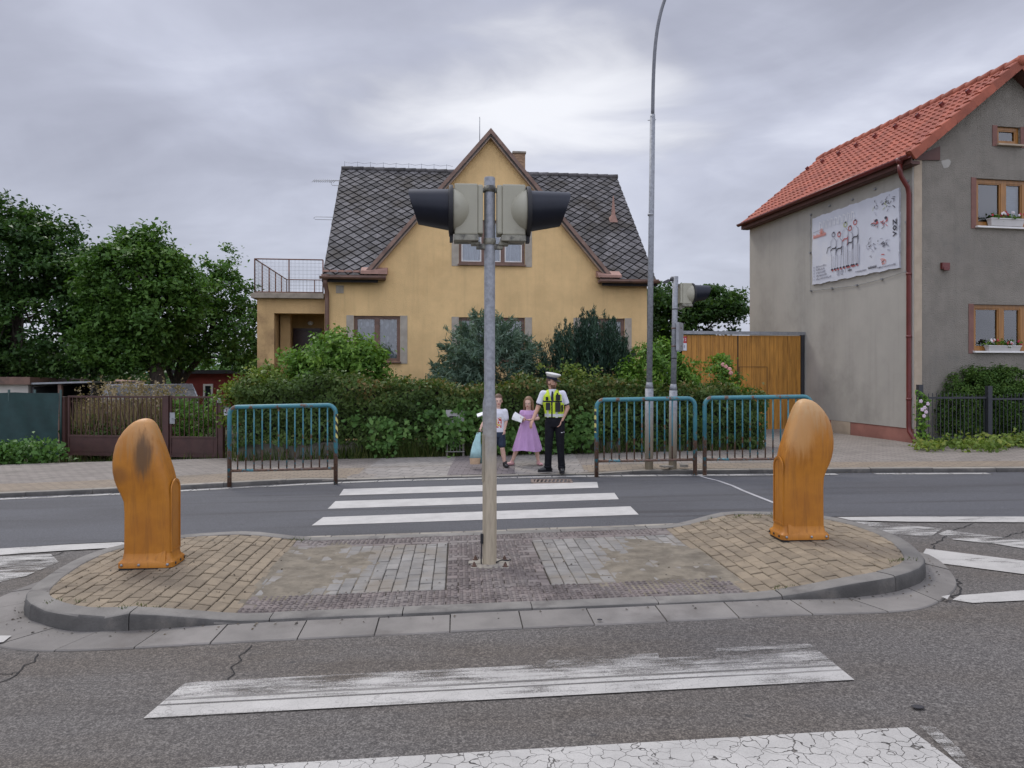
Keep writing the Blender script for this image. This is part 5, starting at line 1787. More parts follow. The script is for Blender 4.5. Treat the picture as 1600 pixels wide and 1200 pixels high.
# upright dark yew made of many steep shoots
Y = 17.6
t = thing('yew', 'dark upright yew with spiky shoots beside the juniper', 'conifer', (W(915, 600, Y).x, Y, 0.02))
tops = [(842, 560), (850, 530), (868, 528), (872, 512), (886, 510), (893, 496), (905, 508), (915, 490), (923, 478), (932, 484), (940, 496), (952, 488), (962, 508), (972, 520), (980, 518), (988, 548)]
Cs, As, Ts = [], [], []
for k in range(520):
    i = rng.random() * (len(tops) - 1); a, b = tops[int(i)], tops[int(i) + 1]; f = i - int(i)
    tx, ty = a[0] + (b[0] - a[0]) * f, a[1] + (b[1] - a[1]) * f
    dy = rng.uniform(-0.75, 0.75)
    drop = rng.random() ** 1.1 * 105 if k > 80 else rng.uniform(0, 10)
    if k <= 80: drop = rng.uniform(-14, 12)
    tip = W(tx + rng.uniform(-4, 4), ty + drop, Y) + Vector((0, dy, 0))
    ln = rng.uniform(0.45, 0.9)
    cx0 = W(914, 600, Y).x
    lean = Vector(((tip.x - cx0) * 0.16, dy * 0.15, 1)).normalized()
    tone = rng.random()
    for q in range(60):
        s = rng.random() ** 0.8
        p = tip - lean * ln * s + Vector((rng.gauss(0, 1), rng.gauss(0, 1), 0)) * 0.055 * (0.25 + s)
        Cs.append(tuple(p - t.location)); As.append((lean.x + rng.gauss(0, .3), lean.y + rng.gauss(0, .3), lean.z)); Ts.append(tone * 0.6 + rng.random() * 0.4)
V, Q = leaf_arrays(np.array(Cs), nrng.normal(size=(len(Cs), 3)), 0.105, 0.2, nrm(np.array(As)), curl=0.04)
link('foliage', np_mesh('foliage', V, Q, Ts, LM['yew']), t)
mb = MB()
for k in range(16):
    x = rng.uniform(-0.9, 0.9)
    mb.tube([(x * 0.3, rng.uniform(-.3, .3), 0), (x * 0.7, rng.uniform(-.4, .4), 0.7), (x, rng.uniform(-.4, .4), 1.6)], [0.035, 0.025, 0.008], 5)
obj('stems', mb, M['twig'], t)

pts = [tuple(W(rng.gauss(893, 22), rng.uniform(572, 618), 16.5 + rng.uniform(-.2, .3))) for _ in range(46)]
leafy_later = (pts,)
# ---- clipped hedge on a low garden wall
HX0, HX1 = -5.75, 5.35
def hy(x): return 15.55 + 0.02 * x
def htop(x):
    return 1.55 + 0.06 * math.sin(x * 1.3) + 0.06 * math.sin(x * 3.1 + 1) + 0.04 * math.sin(x * 7.3) + (0.06 if x < -2.5 else 0) - max(0, x - 3.6) * 0.12
t = thing('hedge', 'long clipped hedge with reddish tips along the pavement', 'hedge', ((HX0 + HX1) / 2, hy(0), 0))
n = 30000
x = nrng.uniform(HX0, HX1, n)
zt = np.array([htop(v) for v in x])
face = nrng.choice(3, n, p=[0.62, 0.30, 0.08])
u = nrng.uniform(0, 1, n)
lump = np.array([mnoise.noise(Vector((v * 1.6, w_ * 2.4, 3.0))) for v, w_ in zip(x, u * zt)])
yb = np.array([hy(v) for v in x])
zlo = 0.30 + 0.25 * np.array([mnoise.noise(Vector((v * 0.9, 0, 9))) for v in x])
z = np.where(face == 0, zlo + (zt - zlo) * u ** 0.85, np.where(face == 1, zt, zlo + (zt - zlo) * u))
y = np.where(face == 0, yb - 0.18 + 0.26 * lump - 0.06 * u, np.where(face == 1, yb - 0.2 + 0.95 * u, yb + 0.8))
dep = np.abs(nrng.normal(size=n)) * 0.07
N = np.stack([nrng.normal(size=n) * 0.5, np.where(face == 0, -1.0, np.where(face == 1, -0.1, 1.0)), np.where(face == 1, 1.0, 0.3)], axis=1)
z = z + np.where(face == 1, 0.12 * lump + np.abs(nrng.normal(size=n)) * 0.07, 0)
P = np.stack([x, y + np.where(face == 0, dep, 0), z - np.where(face == 1, dep, 0)], axis=1)
tone = 0.15 + 0.3 * nrng.uniform(0, 1, n) + 0.25 * np.array([mnoise.noise(Vector((v * 0.8, 5, w_ * 1.5))) for v, w_ in zip(x, z)])
tone += np.clip((z - 0.9) / 0.8, 0, 1) * nrng.uniform(0, 1, n) ** 1.6 * np.where(x > -3.2, 0.55, 0.2)
V, Q = leaf_arrays(P - np.array(t.location), N + nrng.normal(size=(n, 3)) * 0.55, 0.085, 0.55)
link('foliage', np_mesh('foliage', V, Q, np.clip(tone, 0, 1), LM['hedge']), t)
mb = MB()
nx = 60
for i in range(nx):
    a, b = HX0 + 0.1 + (HX1 - HX0 - 0.2) * i / nx, HX0 + 0.1 + (HX1 - HX0 - 0.2) * (i + 1) / nx
    mb.box(a - t.location.x, b - t.location.x, 0.08, 0.6, 0.42, htop((a + b) / 2) - 0.13)
for i in range(90):
    xx = rng.uniform(HX0, HX1) - t.location.x
    mb.tube([(xx, 0.1 + rng.uniform(-.05, .2), 0.0), (xx + rng.uniform(-.1, .1), 0.0, 0.5), (xx + rng.uniform(-.2, .2), -0.08, 0.95)], [0.014, 0.011, 0.006], 4)
obj('branches', mb, M['twig'], t)
# lighter vine leaves hanging in clumps on the hedge
t2 = thing('climbing_vine', 'green vine hanging over the hedge beside the letterbox panel', 'vine', (-1.0, 15.3, 0.1))
C = np.array([(rng.gauss(-1.25, 0.28), 15.28, rng.uniform(0.35, 1.15)) for _ in range(34)] + [(rng.gauss(-2.6, 0.35), 15.28, rng.uniform(0.25, 0.8)) for _ in range(20)] + [(rng.gauss(-0.2, 0.3), 15.3, rng.uniform(0.2, 0.55)) for _ in range(16)] + [(rng.gauss(1.2, 0.35), 15.3, rng.uniform(0.25, 0.9)) for _ in range(22)])
V, Q, T = clumped(C - np.array(t2.location), 0.17, 26, 0.10, 1.0, normal_up=0.3, out=np.tile(np.array([[0, -1.0, 0]]), (len(C), 1)), outw=1.2, aspect=0.7)
link('foliage', np_mesh('foliage', V, Q, T, LM['tree_cherry']), t2)

M['wall_conc'] = mat('mossy garden wall concrete', (0.17, 0.155, 0.13), 0.95, 0.25, 3, bmp=0.5, bs=30, dirt=(0.06, 0.06, 0.04), ds=1.5)
gw = MB()
for i in range(11):
    a = HX0 + (HX1 - HX0) * i / 11
    gw.rnd = rng.random(); gw.box(a + 0.006, a + (HX1 - HX0) / 11 - 0.006, hy(a) + 0.02, hy(a) + 0.2, -0.15, 0.40 + gz(a))
    gw.box(a + 0.003, a + (HX1 - HX0) / 11 - 0.003, hy(a) - 0.01, hy(a) + 0.23, 0.401 + gz(a), 0.45 + gz(a))
tag(obj('garden_wall', gw, M['wall_conc'], bevel=0.008), 'low mossy concrete garden wall under the hedge', 'wall')
# panel with letterbox and little wicket set into the hedge
lb = thing('letterbox_panel', 'pale letterbox panel set into the hedge behind the signal pole', 'letterbox', ((711 - 800) / F * 15.25, 15.25, 0.05))
mb = MB(); mb.box(-0.19, 0.19, 0, 0.05, 0.55, 1.0); lbp = obj('panel', mb, mat('pale grey panel paint', (0.40, 0.39, 0.38), 0.5, 0.08, 4), lb, bevel=0.008)
mb = MB(); mb.box(-0.12, 0.02, -0.012, -0.001, 0.84, 0.87); obj('letter_slot', mb, M['dark'], lb)
mb = MB()
for q in range(6): mb.tube([(-0.16 + 0.065 * q, 0.01, 0.12), (-0.16 + 0.065 * q, 0.01, 0.42)], 0.008, 5)
for z in (0.13, 0.41): mb.tube([(-0.2, 0.01, z), (0.2, 0.01, z)], 0.009, 5)
obj('wicket', mb, mat('pale wicket metal', (0.32, 0.31, 0.28), 0.5), lb)
for q in (-0.19, 0.15):
    mb = MB(); mb.box(q, q + 0.04, 0.02, 0.06, 0.0, 0.549); obj('post', mb, M['wall_conc'], lb)


def blades(name, label, xs_, y_, z_, h, wd, m, lean=0.25):
    n = len(xs_)
    b = np.stack([xs_, y_, z_], axis=1)
    a = nrng.uniform(0, 6.28, n)
    s = np.stack([np.cos(a), np.sin(a), 0 * a], axis=1) * wd
    tip = b + np.stack([nrng.normal(size=n) * lean, nrng.normal(size=n) * lean, np.ones(n)], axis=1) * h[:, None]
    mid = (b + tip) / 2 + np.stack([nrng.normal(size=n), nrng.normal(size=n), np.zeros(n)], axis=1) * (h * 0.06)[:, None]
    V = np.stack([b - s, b + s, mid + s * 0.8, tip, mid - s * 0.8], axis=1).reshape(-1, 3)
    Q = np.arange(5 * n).reshape(n, 5)
    return link(name, np_mesh(name, V, Q, nrng.uniform(0, 1, n), m))


n = 2600
x = np.concatenate([nrng.normal(-2.4, 0.6, 900), nrng.normal(-1.9, 0.9, 500), nrng.uniform(-5.8, 5.3, 1200)])[:n]
y = np.array([hy(v) for v in x]) - nrng.uniform(0.02, 0.22, n)
o = blades('grass', '', x, y, gz(0) + TILT * x + 0.09, nrng.uniform(0.08, 0.42, n), 0.008, LM['grass'])
tag(o, 'tall grass blades growing at the foot of the hedge wall', 'grass', kind='stuff')
n = 9000
x = nrng.uniform(-24, 16, n); y = nrng.uniform(16.0, 20.0, n)
ok = ~((x > 4.2) & (x < 9.1)) & ~((x > 8) & (y > 16.2))
x, y = x[ok], y[ok]
o = blades('grass', '', x, y, TILT * x - 0.04, nrng.uniform(0.08, 0.3, len(x)), 0.01, LM['grass'])
tag(o, 'rough lawn grass in the front gardens behind the hedge', 'grass', kind='stuff')

# ---- left gardens: gate, windscreen fence, sheds, reeds
A0, A1 = G(97, 715, 0.08), G(347, 714, 0.08)
gd = (A1 - A0); gdeg = math.degrees(math.atan2(gd.y, gd.x)); GL_ = math.hypot(gd.x, gd.y)
GF = Frame((A0.x, A0.y, 0), gdeg)
M['gate_brown'] = mat('brown gate paint', (0.062, 0.026, 0.021), 0.6, 0.2, 5, bmp=0.1, bs=40, dirt=(0.06, 0.03, 0.022), ds=2.5)
gate = thing('garden_gate', 'brown metal double gate with closed lower panels', 'gate', (A0.x, A0.y, A0.z), gdeg)
gzt = GF.px(200, 620)[1] - A0.z
gzm = GF.px(200, 682)[1] - A0.z
gxm = GF.px(261.5, 660)[0]
for xa, xb in ((0.16, gxm - 0.07), (gxm + 0.07, GL_ - 0.1)):
    mb = MB()
    for z in (0.08, gzm, gzt): mb.box(xa, xb, -0.02, 0.02, z - 0.02, z + 0.02)
    mb.box(xa, xa + 0.04, -0.022, 0.022, 0.05, gzt + 0.021); mb.box(xb - 0.04, xb, -0.022, 0.022, 0.05, gzt + 0.021)
    lf = obj('gate_leaf', mb, M['gate_brown'], gate)
    p = MB(); p.box(xa + 0.041, xb - 0.041, -0.008, 0.008, 0.101, gzm - 0.021); p.box(xa + 0.1, xb - 0.1, -0.014, -0.009, 0.15, gzm - 0.07); obj('panel', p, M['gate_brown'], lf, bevel=0.004)
    nb = int((xb - xa) / 0.105)
    for i in range(1, nb):
        q = MB(); x_ = xa + (xb - xa) * i / nb; q.box(x_ - 0.008, x_ + 0.008, -0.008, 0.008, gzm + 0.021, gzt - 0.021); obj('bar', q, M['gate_brown'], lf)
q = MB(); q.box(gxm + 0.08, gxm + 0.2, -0.035, -0.023, gzm + 0.3, gzm + 0.55); q.tube([(gxm + 0.14, -0.06, gzm + 0.42), (gxm + 0.24, -0.07, gzm + 0.42)], 0.01, 6); obj('lock_plate', q, M['zinc'], gate)
for x_, lab in ((0.05, 'brown steel gate post at the left end of the double gate'), (gxm, 'brown steel gate post between the two gate leaves'), (GL_ - 0.01, 'brown steel gate post at the right end of the double gate, with a bell box')):
    q = MB(); q.box(-0.055, 0.055, -0.055, 0.055, -0.1, gzt + (0.02 if x_ > 0.1 else -0.02)); q.box(-0.062, 0.062, -0.062, 0.062, gzt + (0.021 if x_ > 0.1 else -0.019), gzt + (0.035 if x_ > 0.1 else -0.005))
    pw = GF.w(x_, 0, A0.z)
    po = thing('gate_post', lab, 'gate post', pw, gdeg, 'brown posts of the double gate')
    obj('post', q, M['gate_brown'], po, bevel=0.004)
    if x_ > 2:
        if 'bell' in lab:
            q = MB(); q.box(-0.05, 0.05, -0.095, -0.063, gzt - 0.12, gzt - 0.02); obj('bell_box', q, M['zinc'], po, bevel=0.005)


def text_mesh(s, size, depth=0.001):
    cu = bpy.data.curves.new('lettering', 'FONT')
    cu.body = s; cu.size = size; cu.extrude = depth; cu.align_x = 'CENTER'; cu.align_y = 'CENTER'
    o_ = bpy.data.objects.new('lettering', cu)
    COL.objects.link(o_)
    bpy.context.view_layer.update()
    me = bpy.data.meshes.new_from_object(o_.evaluated_get(bpy.context.evaluated_depsgraph_get()))
    bpy.data.objects.remove(o_); bpy.data.curves.remove(cu)
    return me


def plate(label, loc, deg, w_, h_, col, txt, tcol, cat='house number', lines=()):
    t = thing('number_plate', label, cat, loc, deg)
    mb = MB(); mb.box(-w_ / 2, w_ / 2, 0, 0.008, -h_ / 2, h_ / 2)
    obj('plate', mb, mat('enamel ' + label[:12], col, 0.35, 0.05), t, bevel=0.002)
    me = text_mesh(txt, h_ * 0.6 if not lines else h_ * 0.5)
    me.materials.append(mat('lettering ' + label[:12], tcol, 0.4, 0.02))
    o = link('lettering', me, t)
    o.rotation_euler = (math.radians(90), 0, 0); o.location = (0, -0.004, 0.0 if not lines else h_ * 0.15)
    if lines:
        mb = MB()
        for a, b, c, d in lines: mb.box(a * w_, b * w_, -0.004, -0.001, c * h_, d * h_)
        obj('line', mb, me.materials[0], t)
    return t


p = W(356, 626, 15.75); plate('red enamel house number plate reading 12 beside the brown gate', p, 0, 0.17, 0.2, (0.42, 0.03, 0.03), '12', (0.75, 0.73, 0.70), lines=((-.42, .42, -.30, -.26),))
p = W(354, 642, 15.75); plate('white number plate reading 1 below the red house number', p, 0, 0.12, 0.2, (0.62, 0.62, 0.66), '1', (0.25, 0.02, 0.05))
q = MB(); pp = W(357, 640, 15.8); q.tube([(pp.x, pp.y, -0.1), (pp.x, pp.y, 1.3)], 0.03, 8)
tag(obj('sign_post', q, M['gate_brown']), 'thin brown post carrying the red and white number plates', 'post')
pgate = RF.px(1069.5, 535, gy - 0.02)
plate('small red and white number plate on the left edge of the plank gate', RF.w(pgate[0], gy - 0.02, RF.px(1070, 531, gy)[1]), 10, 0.13, 0.18, (0.42, 0.03, 0.04), '12', (0.75, 0.73, 0.70))
plate('small white number plate reading 1 under the red one on the plank gate', RF.w(pgate[0], gy - 0.02, RF.px(1070, 542, gy)[1]), 10, 0.13, 0.2, (0.65, 0.65, 0.68), '1', (0.05, 0.05, 0.12))

# windscreen cloth fence
f0, f1 = W(-70, 706, 16.85), W(92, 706, 16.7)
fd = math.degrees(math.atan2(f1.y - f0.y, f1.x - f0.x)); fl = (f1 - f0).length
FF = Frame((f0.x, f0.y, 0), fd)
fz = FF.px(50, 613)[1]
fence = thing('screen_fence', 'fence covered with dark green windscreen cloth left of the brown gate', 'fence', (f0.x, f0.y, 0), fd)
mb = MB(); mb.sm = True
nn = 50
for i in range(nn):
    for j in range(8):
        V = []
        for a, b in ((i, j), (i + 1, j), (i + 1, j + 1), (i, j + 1)):
            x_ = fl * a / nn; z_ = -0.1 + (fz + 0.1) * b / 8
            V.append((x_, 0.02 * math.sin(x_ * 4.1 + z_ * 2) + 0.012 * math.sin(x_ * 11 + z_ * 5), z_ - (0.02 * abs(math.sin(x_ * 2.2)) if b == 8 else 0)))
        mb.poly(V)
obj('cloth', mb, mat('dark green screen cloth', (0.010, 0.036, 0.034), 0.7, 0.2, 3, bmp=0.2, bs=200), fence)
M['green_post'] = mat('dark green posts', (0.015, 0.045, 0.04), 0.5)
for i in range(5):
    mb = MB(); mb.tube([(fl * i / 4.02 + 0.02, 0.05, -0.1), (fl * i / 4.02 + 0.02, 0.05, fz + 0.06)], 0.025, 8); obj('post', mb, M['green_post'], fence)
mb = MB(); mb.tube([(0, 0.05, fz - 0.03), (fl, 0.05, fz - 0.03)], 0.012, 6); obj('rail', mb, M['green_post'], fence)

def leafy(name, label, pts, R, per, size, m, base, cat='plant', spread=(0, 1)):
    t = thing(name, label, cat, base)
    V, Q, T = clumped(np.array(pts) - np.array(base), R, per, size, 0.9, normal_up=0.5, out=np.tile(np.array([[0, -1.0, 0.2]]), (len(pts), 1)), outw=0.5, aspect=0.6, spread=spread)
    link('foliage', np_mesh('foliage', V, Q, T, m), t)
    return t
leafy('garden_shrub', 'loose yellow green shrub between the dark yew and the hedge', leafy_later[0], 0.16, 18, 0.085, LM['lime'], (W(893, 600, 16.5).x, 16.5, 0.02), 'shrub')
pts = []
for k in range(95):
    a = rng.uniform(-60, 100)
    top = 700 - 8 * math.sin(a * 0.06) - max(0, (a - 40)) * 0.75
    p = W(a, rng.uniform(top, 722), 15.9 + rng.uniform(-0.3, 0.5)); p.z = max(p.z, gz(p.x) + 0.04)
    pts.append(tuple(p))
leafy('nettle_patch', 'green weeds growing against the windscreen fence', pts, 0.17, 24, 0.10, LM['tree_cherry'], (-10.5, 16, -0.2), spread=(0.1, 0.9))
# reeds behind the gate
n = 2600
x = nrng.uniform(-10.3, -8.0, n); y = nrng.uniform(17.2, 18.6, n)
o = blades('reeds', '', x, y, TILT * x - 0.05, nrng.uniform(0.7, 1.6, n), 0.013, LM['reed'], 0.12)
tag(o, 'dry beige reeds standing behind the brown gate', 'reeds', kind='stuff')
mbp = []
C = np.array([(rng.uniform(-10.3, -8.0), rng.uniform(17.2, 18.2), rng.uniform(0.9, 1.5)) for _ in range(150)])
V, Q, T = clumped(C, 0.09, 16, 0.06, 2.2, normal_up=0.1)
tag(link('reeds', np_mesh('reeds', V, Q, T, LM['reed'])), 'feathery beige seed heads of the reeds behind the gate', 'reeds', kind='stuff')
pts = [tuple(W(rng.uniform(100, 262), rng.uniform(655, 700), 17.1 + rng.uniform(-.1, .5))) for _ in range(60)]
leafy('undergrowth', 'green undergrowth between the reeds and the brown gate', pts, 0.2, 20, 0.10, LM['grass'], (-10, 17.2, -0.2))
pts = [tuple(W(rng.uniform(268, 345), rng.uniform(628, 705), 17.0 + rng.uniform(-.2, .8))) for _ in range(80)]
leafy('elder_bush', 'leafy green bush behind the narrow right leaf of the gate', pts, 0.2, 26, 0.10, LM['laurel'], (-7.4, 17.3, -0.15), 'shrub', (0.0, 0.75))
pts = [tuple(W(rng.uniform(225, 400), rng.uniform(560, 620), 34 + rng.uniform(-2, 4))) for _ in range(90)]
leafy('back_shrubs', 'fresh green shrubs between the trees at the back of the garden', pts, 0.8, 30, 0.26, LM['tree_cherry'], (-16, 34, -0.3), 'shrub')

pts = [tuple(W(rng.uniform(-80, 240), rng.uniform(535, 612), 30 + rng.uniform(-2, 3))) for _ in range(150)]
leafy('back_hedge', 'dark overgrown hedge closing the garden behind the sheds', pts, 0.8, 34, 0.24, LM['tree_dark'], (-22, 30, -0.4), 'hedge')
M['shed_white'] = mat('off white shed boards', (0.50, 0.47, 0.42), 0.8, 0.1, 2)
M['tar'] = mat('dark tar roof', (0.035, 0.033, 0.035), 0.8, 0.2, 3)
M['shed_red'] = mat('dull red shed wall', (0.20, 0.035, 0.028), 0.85, 0.2, 2, bmp=0.3, bs=20)
def shedbox(name, label, px0, px1, pyt, Yd, dep, wm, rm, roof_over=0.2, rt=0.12, deg=0, cat='shed'):
    a, b = W(px0, pyt, Yd), W(px1, pyt, Yd)
    t = thing(name, label, cat, ((a.x + b.x) / 2, Yd, gz(a.x) - 0.05), deg)
    hw_ = (b.x - a.x) / 2; z_ = a.z - t.location.z
    mb = MB(); mb.box(-hw_, hw_, 0, dep, 0, z_ - rt); obj('wall', mb, wm, t)
    mb = MB(); mb.loft([[(-hw_ - roof_over, -roof_over, z_ - rt + 0.002), (hw_ + roof_over, -roof_over, z_ - rt + 0.002), (hw_ + roof_over, dep + roof_over, z_ - rt - 0.1), (-hw_ - roof_over, dep + roof_over, z_ - rt - 0.1)], [(-hw_ - roof_over, -roof_over, z_), (hw_ + roof_over, -roof_over, z_), (hw_ + roof_over, dep + roof_over, z_ - 0.1), (-hw_ - roof_over, dep + roof_over, z_ - 0.1)]])
    obj('roof', mb, rm, t, fix=True)
    return t, hw_, z_
shedbox('white_shed', 'low white shed with brown eaves behind the windscreen fence', -70, 44, 589, 21.5, 3, M['shed_white'], M['brown'], 0.15, 0.22)
# open carport
a, b = W(50, 598, 21.5), W(146, 596, 21.5)
t = thing('carport', 'open dark carport with flat roof beside the white shed', 'carport', ((a.x + b.x) / 2, 21.5, gz(a.x) - 0.05))
hw_ = (b.x - a.x) / 2; z_ = a.z - t.location.z
mb = MB(); mb.loft([[(-hw_, -0.1, z_ - 0.05), (hw_, -0.1, z_), (hw_, 3, z_ - 0.05), (-hw_, 3, z_ - 0.1)], [(-hw_, -0.1, z_), (hw_, -0.1, z_ + 0.05), (hw_, 3, z_), (-hw_, 3, z_ - 0.05)]]); obj('roof', mb, M['zinc'], t, fix=True)
mb = MB(); mb.box(-hw_, hw_, 2.9, 2.98, 0, z_ - 0.1); mb.box(hw_ - 0.1, hw_ - 0.02, 0, 2.89, 0, z_ - 0.06); mb.box(-hw_, -hw_ + 0.06, 0, 2.89, 0, z_ - 0.12); obj('wall', mb, M['tar'], t)
q0 = W(93, 600, 21.5).x - t.location.x
mb = MB(); mb.box(q0 - 0.05, q0 + 0.05, 0, 0.1, 0, z_ - 0.03); obj('post', mb, M['brown'], t)
# greenhouse with dirty panes
ap, el, er = W(165, 602, 20), W(134, 620, 20), W(188, 622, 20)
t = thing('greenhouse', 'old greenhouse with grimy glass roof behind the gate', 'greenhouse', (ap.x, 20, gz(ap.x) - 0.05), 20)
hw_ = 0.52; ez, az_ = el.z - t.location.z - 0.05, ap.z - t.location.z
Lg = 2.2
M['grime'] = mat('grimy greenhouse glass', (0.10, 0.10, 0.10), 0.25, 0.4, 5, dirt=(0.22, 0.215, 0.2), ds=3)
hw_ = 0.75
fr = [(-hw_, 0, 0), (hw_, 0, 0), (hw_, 0, ez), (0, 0, az_), (-hw_, 0, ez)]
mb = MB()
M90 = lambda p, y: (p[0], y, p[2])
rings = [fr, [M90(p, Lg) for p in fr]]
mb.loft(rings)
for v in range(len(mb.v)):
    pass
gh = obj('panes', mb, M['grime'], t, fix=True)
mb = MB()
for y_ in (0, Lg / 3, 2 * Lg / 3, Lg):
    for p0, p1 in zip(fr[1:], fr[2:] + fr[:1]): mb.tube([M90(p0, y_), M90(p1, y_)], 0.02, 5)
for p in fr[2:]: mb.tube([p, M90(p, Lg)], 0.022, 5)
for k in range(1, 6):
    x_ = -hw_ + 2 * hw_ * k / 6; zt_ = ez + (az_ - ez) * (1 - abs(x_) / hw_)
    mb.tube([(x_, -0.005, 0), (x_, -0.005, zt_)], 0.012, 4)
obj('frame', mb, M['zinc'], t)
t.rotation_euler = (0, 0, math.radians(-55))
# red shed with a white window
t, hw_, z_ = shedbox('red_shed', 'dull red garden shed with a white framed window', 276, 362, 578, 27.5, 3.5, M['shed_red'], M['tar'], 0.15, 0.14)
wx0, wx1 = (318 - 800) / F * 27.5 - t.location.x, (333 - 800) / F * 27.5 - t.location.x
wz0, wz1 = 0.35, W(325, 600, 27.5).z - t.location.z
mb = MB()
for q in ((wx0, wx0 + 0.07, wz0, wz1), (wx1 - 0.07, wx1, wz0, wz1), (wx0 + 0.071, wx1 - 0.071, wz1 - 0.07, wz1), (wx0 + 0.071, wx1 - 0.071, wz0, wz0 + 0.07)): mb.box(q[0], q[1], -0.04, -0.002, q[2], q[3])
wf = obj('window', mb, M['white_paint'], t)
mb = MB(); mb.box(wx0 + 0.071, wx1 - 0.071, -0.02, -0.004, wz0 + 0.071, wz1 - 0.071); obj('pane', mb, mat('dark shed glass', (0.02, 0.025, 0.03), 0.05), wf)
# little shed whose faded red roof shows above the greenhouse
a, b = W(188, 600, 25), W(214, 600, 25)
t = thing('tool_shed', 'little shed with faded reddish roof showing above the greenhouse', 'shed', ((a.x + b.x) / 2, 25, gz(a.x) - 0.05), 25)
mb = MB(); mb.box(-0.42, 0.42, 0, 1.0, 0, 1.35); obj('wall', mb, M['brown'], t)
mb = MB(); mb.loft([[(-0.52, -0.15, 1.36), (0.52, -0.15, 1.28), (0.45, 1.1, 1.75), (-0.45, 1.1, 1.82)], [(-0.52, -0.15, 1.42), (0.52, -0.15, 1.34), (0.45, 1.1, 1.81), (-0.45, 1.1, 1.88)]]); obj('roof', mb, M['flash'], t, fix=True)

# ---- right front garden
p0, p1, p2 = W(1437, 693, 15.6), W(1545, 693, 15.75), W(1680, 692, 15.95)
M['fence_steel'] = mat('anthracite fence steel', (0.030, 0.032, 0.038), 0.5, 0.1, 5)
fz1 = W(1437, 601, p0.y).z
fdeg = math.degrees(math.atan2(p2.y - p0.y, p2.x - p0.x)); fl2 = (p2 - p0).length
t = thing('steel_fence', 'low anthracite steel fence in front of the grey house', 'fence', p0, fdeg)
hh_ = fz1 - p0.z
d1 = (p1 - p0).length
for x_, hp in ((0, hh_), (d1, hh_ - 0.03), (fl2, hh_)):
    mb = MB(); mb.box(x_ - 0.05, x_ + 0.05, -0.05, 0.05, -0.1, hp); obj('post', mb, M['fence_steel'], t, bevel=0.004)
for q in ((0.051, d1 - 0.051, hh_ - 0.3), (d1 + 0.051, fl2 - 0.051, hh_ - 0.33), (0.051, d1 - 0.051, 0.1), (d1 + 0.051, fl2 - 0.051, 0.1)):
    mb = MB(); mb.box(q[0], q[1], -0.015, 0.015, q[2], q[2] + 0.04); obj('rail', mb, M['fence_steel'], t)
mb = MB()
k = 0.11
while k < fl2 - 0.06:
    if abs(k - d1) > 0.07: mb = MB(); mb.box(k - 0.006, k + 0.006, -0.006, 0.006, 0.02, hh_ - 0.2 + 0.03 * math.sin(k * 3)); obj('bar', mb, M['fence_steel'], t)
    k += 0.09
Y = p1.y + 0.62
shrub('thuja', 'clipped rounded thuja behind the dark steel fence', 'conifer', [pl_(1520, 632, Y, 50, 58, 0.5), pl_(1580, 632, Y, 52, 60, 0.5), pl_(1550, 625, Y, 45, 50, 0.5), pl_(1500, 655, Y, 32, 50, 0.45), pl_(1545, 665, Y, 72, 48, 0.5), pl_(1630, 640, Y, 45, 55, 0.5)], 2000, 0.08, 34, 0.055, LM['thuja'], (W(1550, 640, Y).x, Y, 0.15), aspect=0.4, shell=0.86, flat=1.0, rag=0.14)
pts = []
for k in range(90):
    a = rng.uniform(1436, 1640); b = rng.uniform(0, 1)
    p = G(a, 692 + 14 * b * (1 if a < 1570 else 0.6), 0.1); p.z = gz(p.x) + 0.1 + rng.uniform(0.02, 0.13)
    pts.append(tuple(p))
leafy('ground_cover', 'low spreading green plants along the foot of the steel fence', pts, 0.15, 26, 0.085, LM['lime'], (9.4, 15, 0.2))
cl_ = [tuple(W(rng.gauss(1441, 3.5), rng.uniform(612, 695), p0.y - 0.12)) for _ in range(34)]
t = leafy('mallow', 'climbing plant with pale flowers at the left end of the steel fence', cl_, 0.09, 14, 0.07, LM['laurel'], (p0.x, p0.y - 0.1, p0.z))
M['mauve'] = mat('pale mauve petals', (0.60, 0.48, 0.55), 0.6)
for px_, py_ in ((1439, 627), (1445, 637), (1447, 644), (1441, 640), (1450, 631), (1444, 650)):
    c = W(px_, py_, p0.y - 0.2) - t.location
    mb = MB()
    for k in range(5): mb.ell(c + Vector((0.022 * math.cos(k * 1.26), 0, 0.022 * math.sin(k * 1.26))), 0.022, 0.008, 0.022, 6, 4)
    obj('flower', mb, M['mauve'], t)

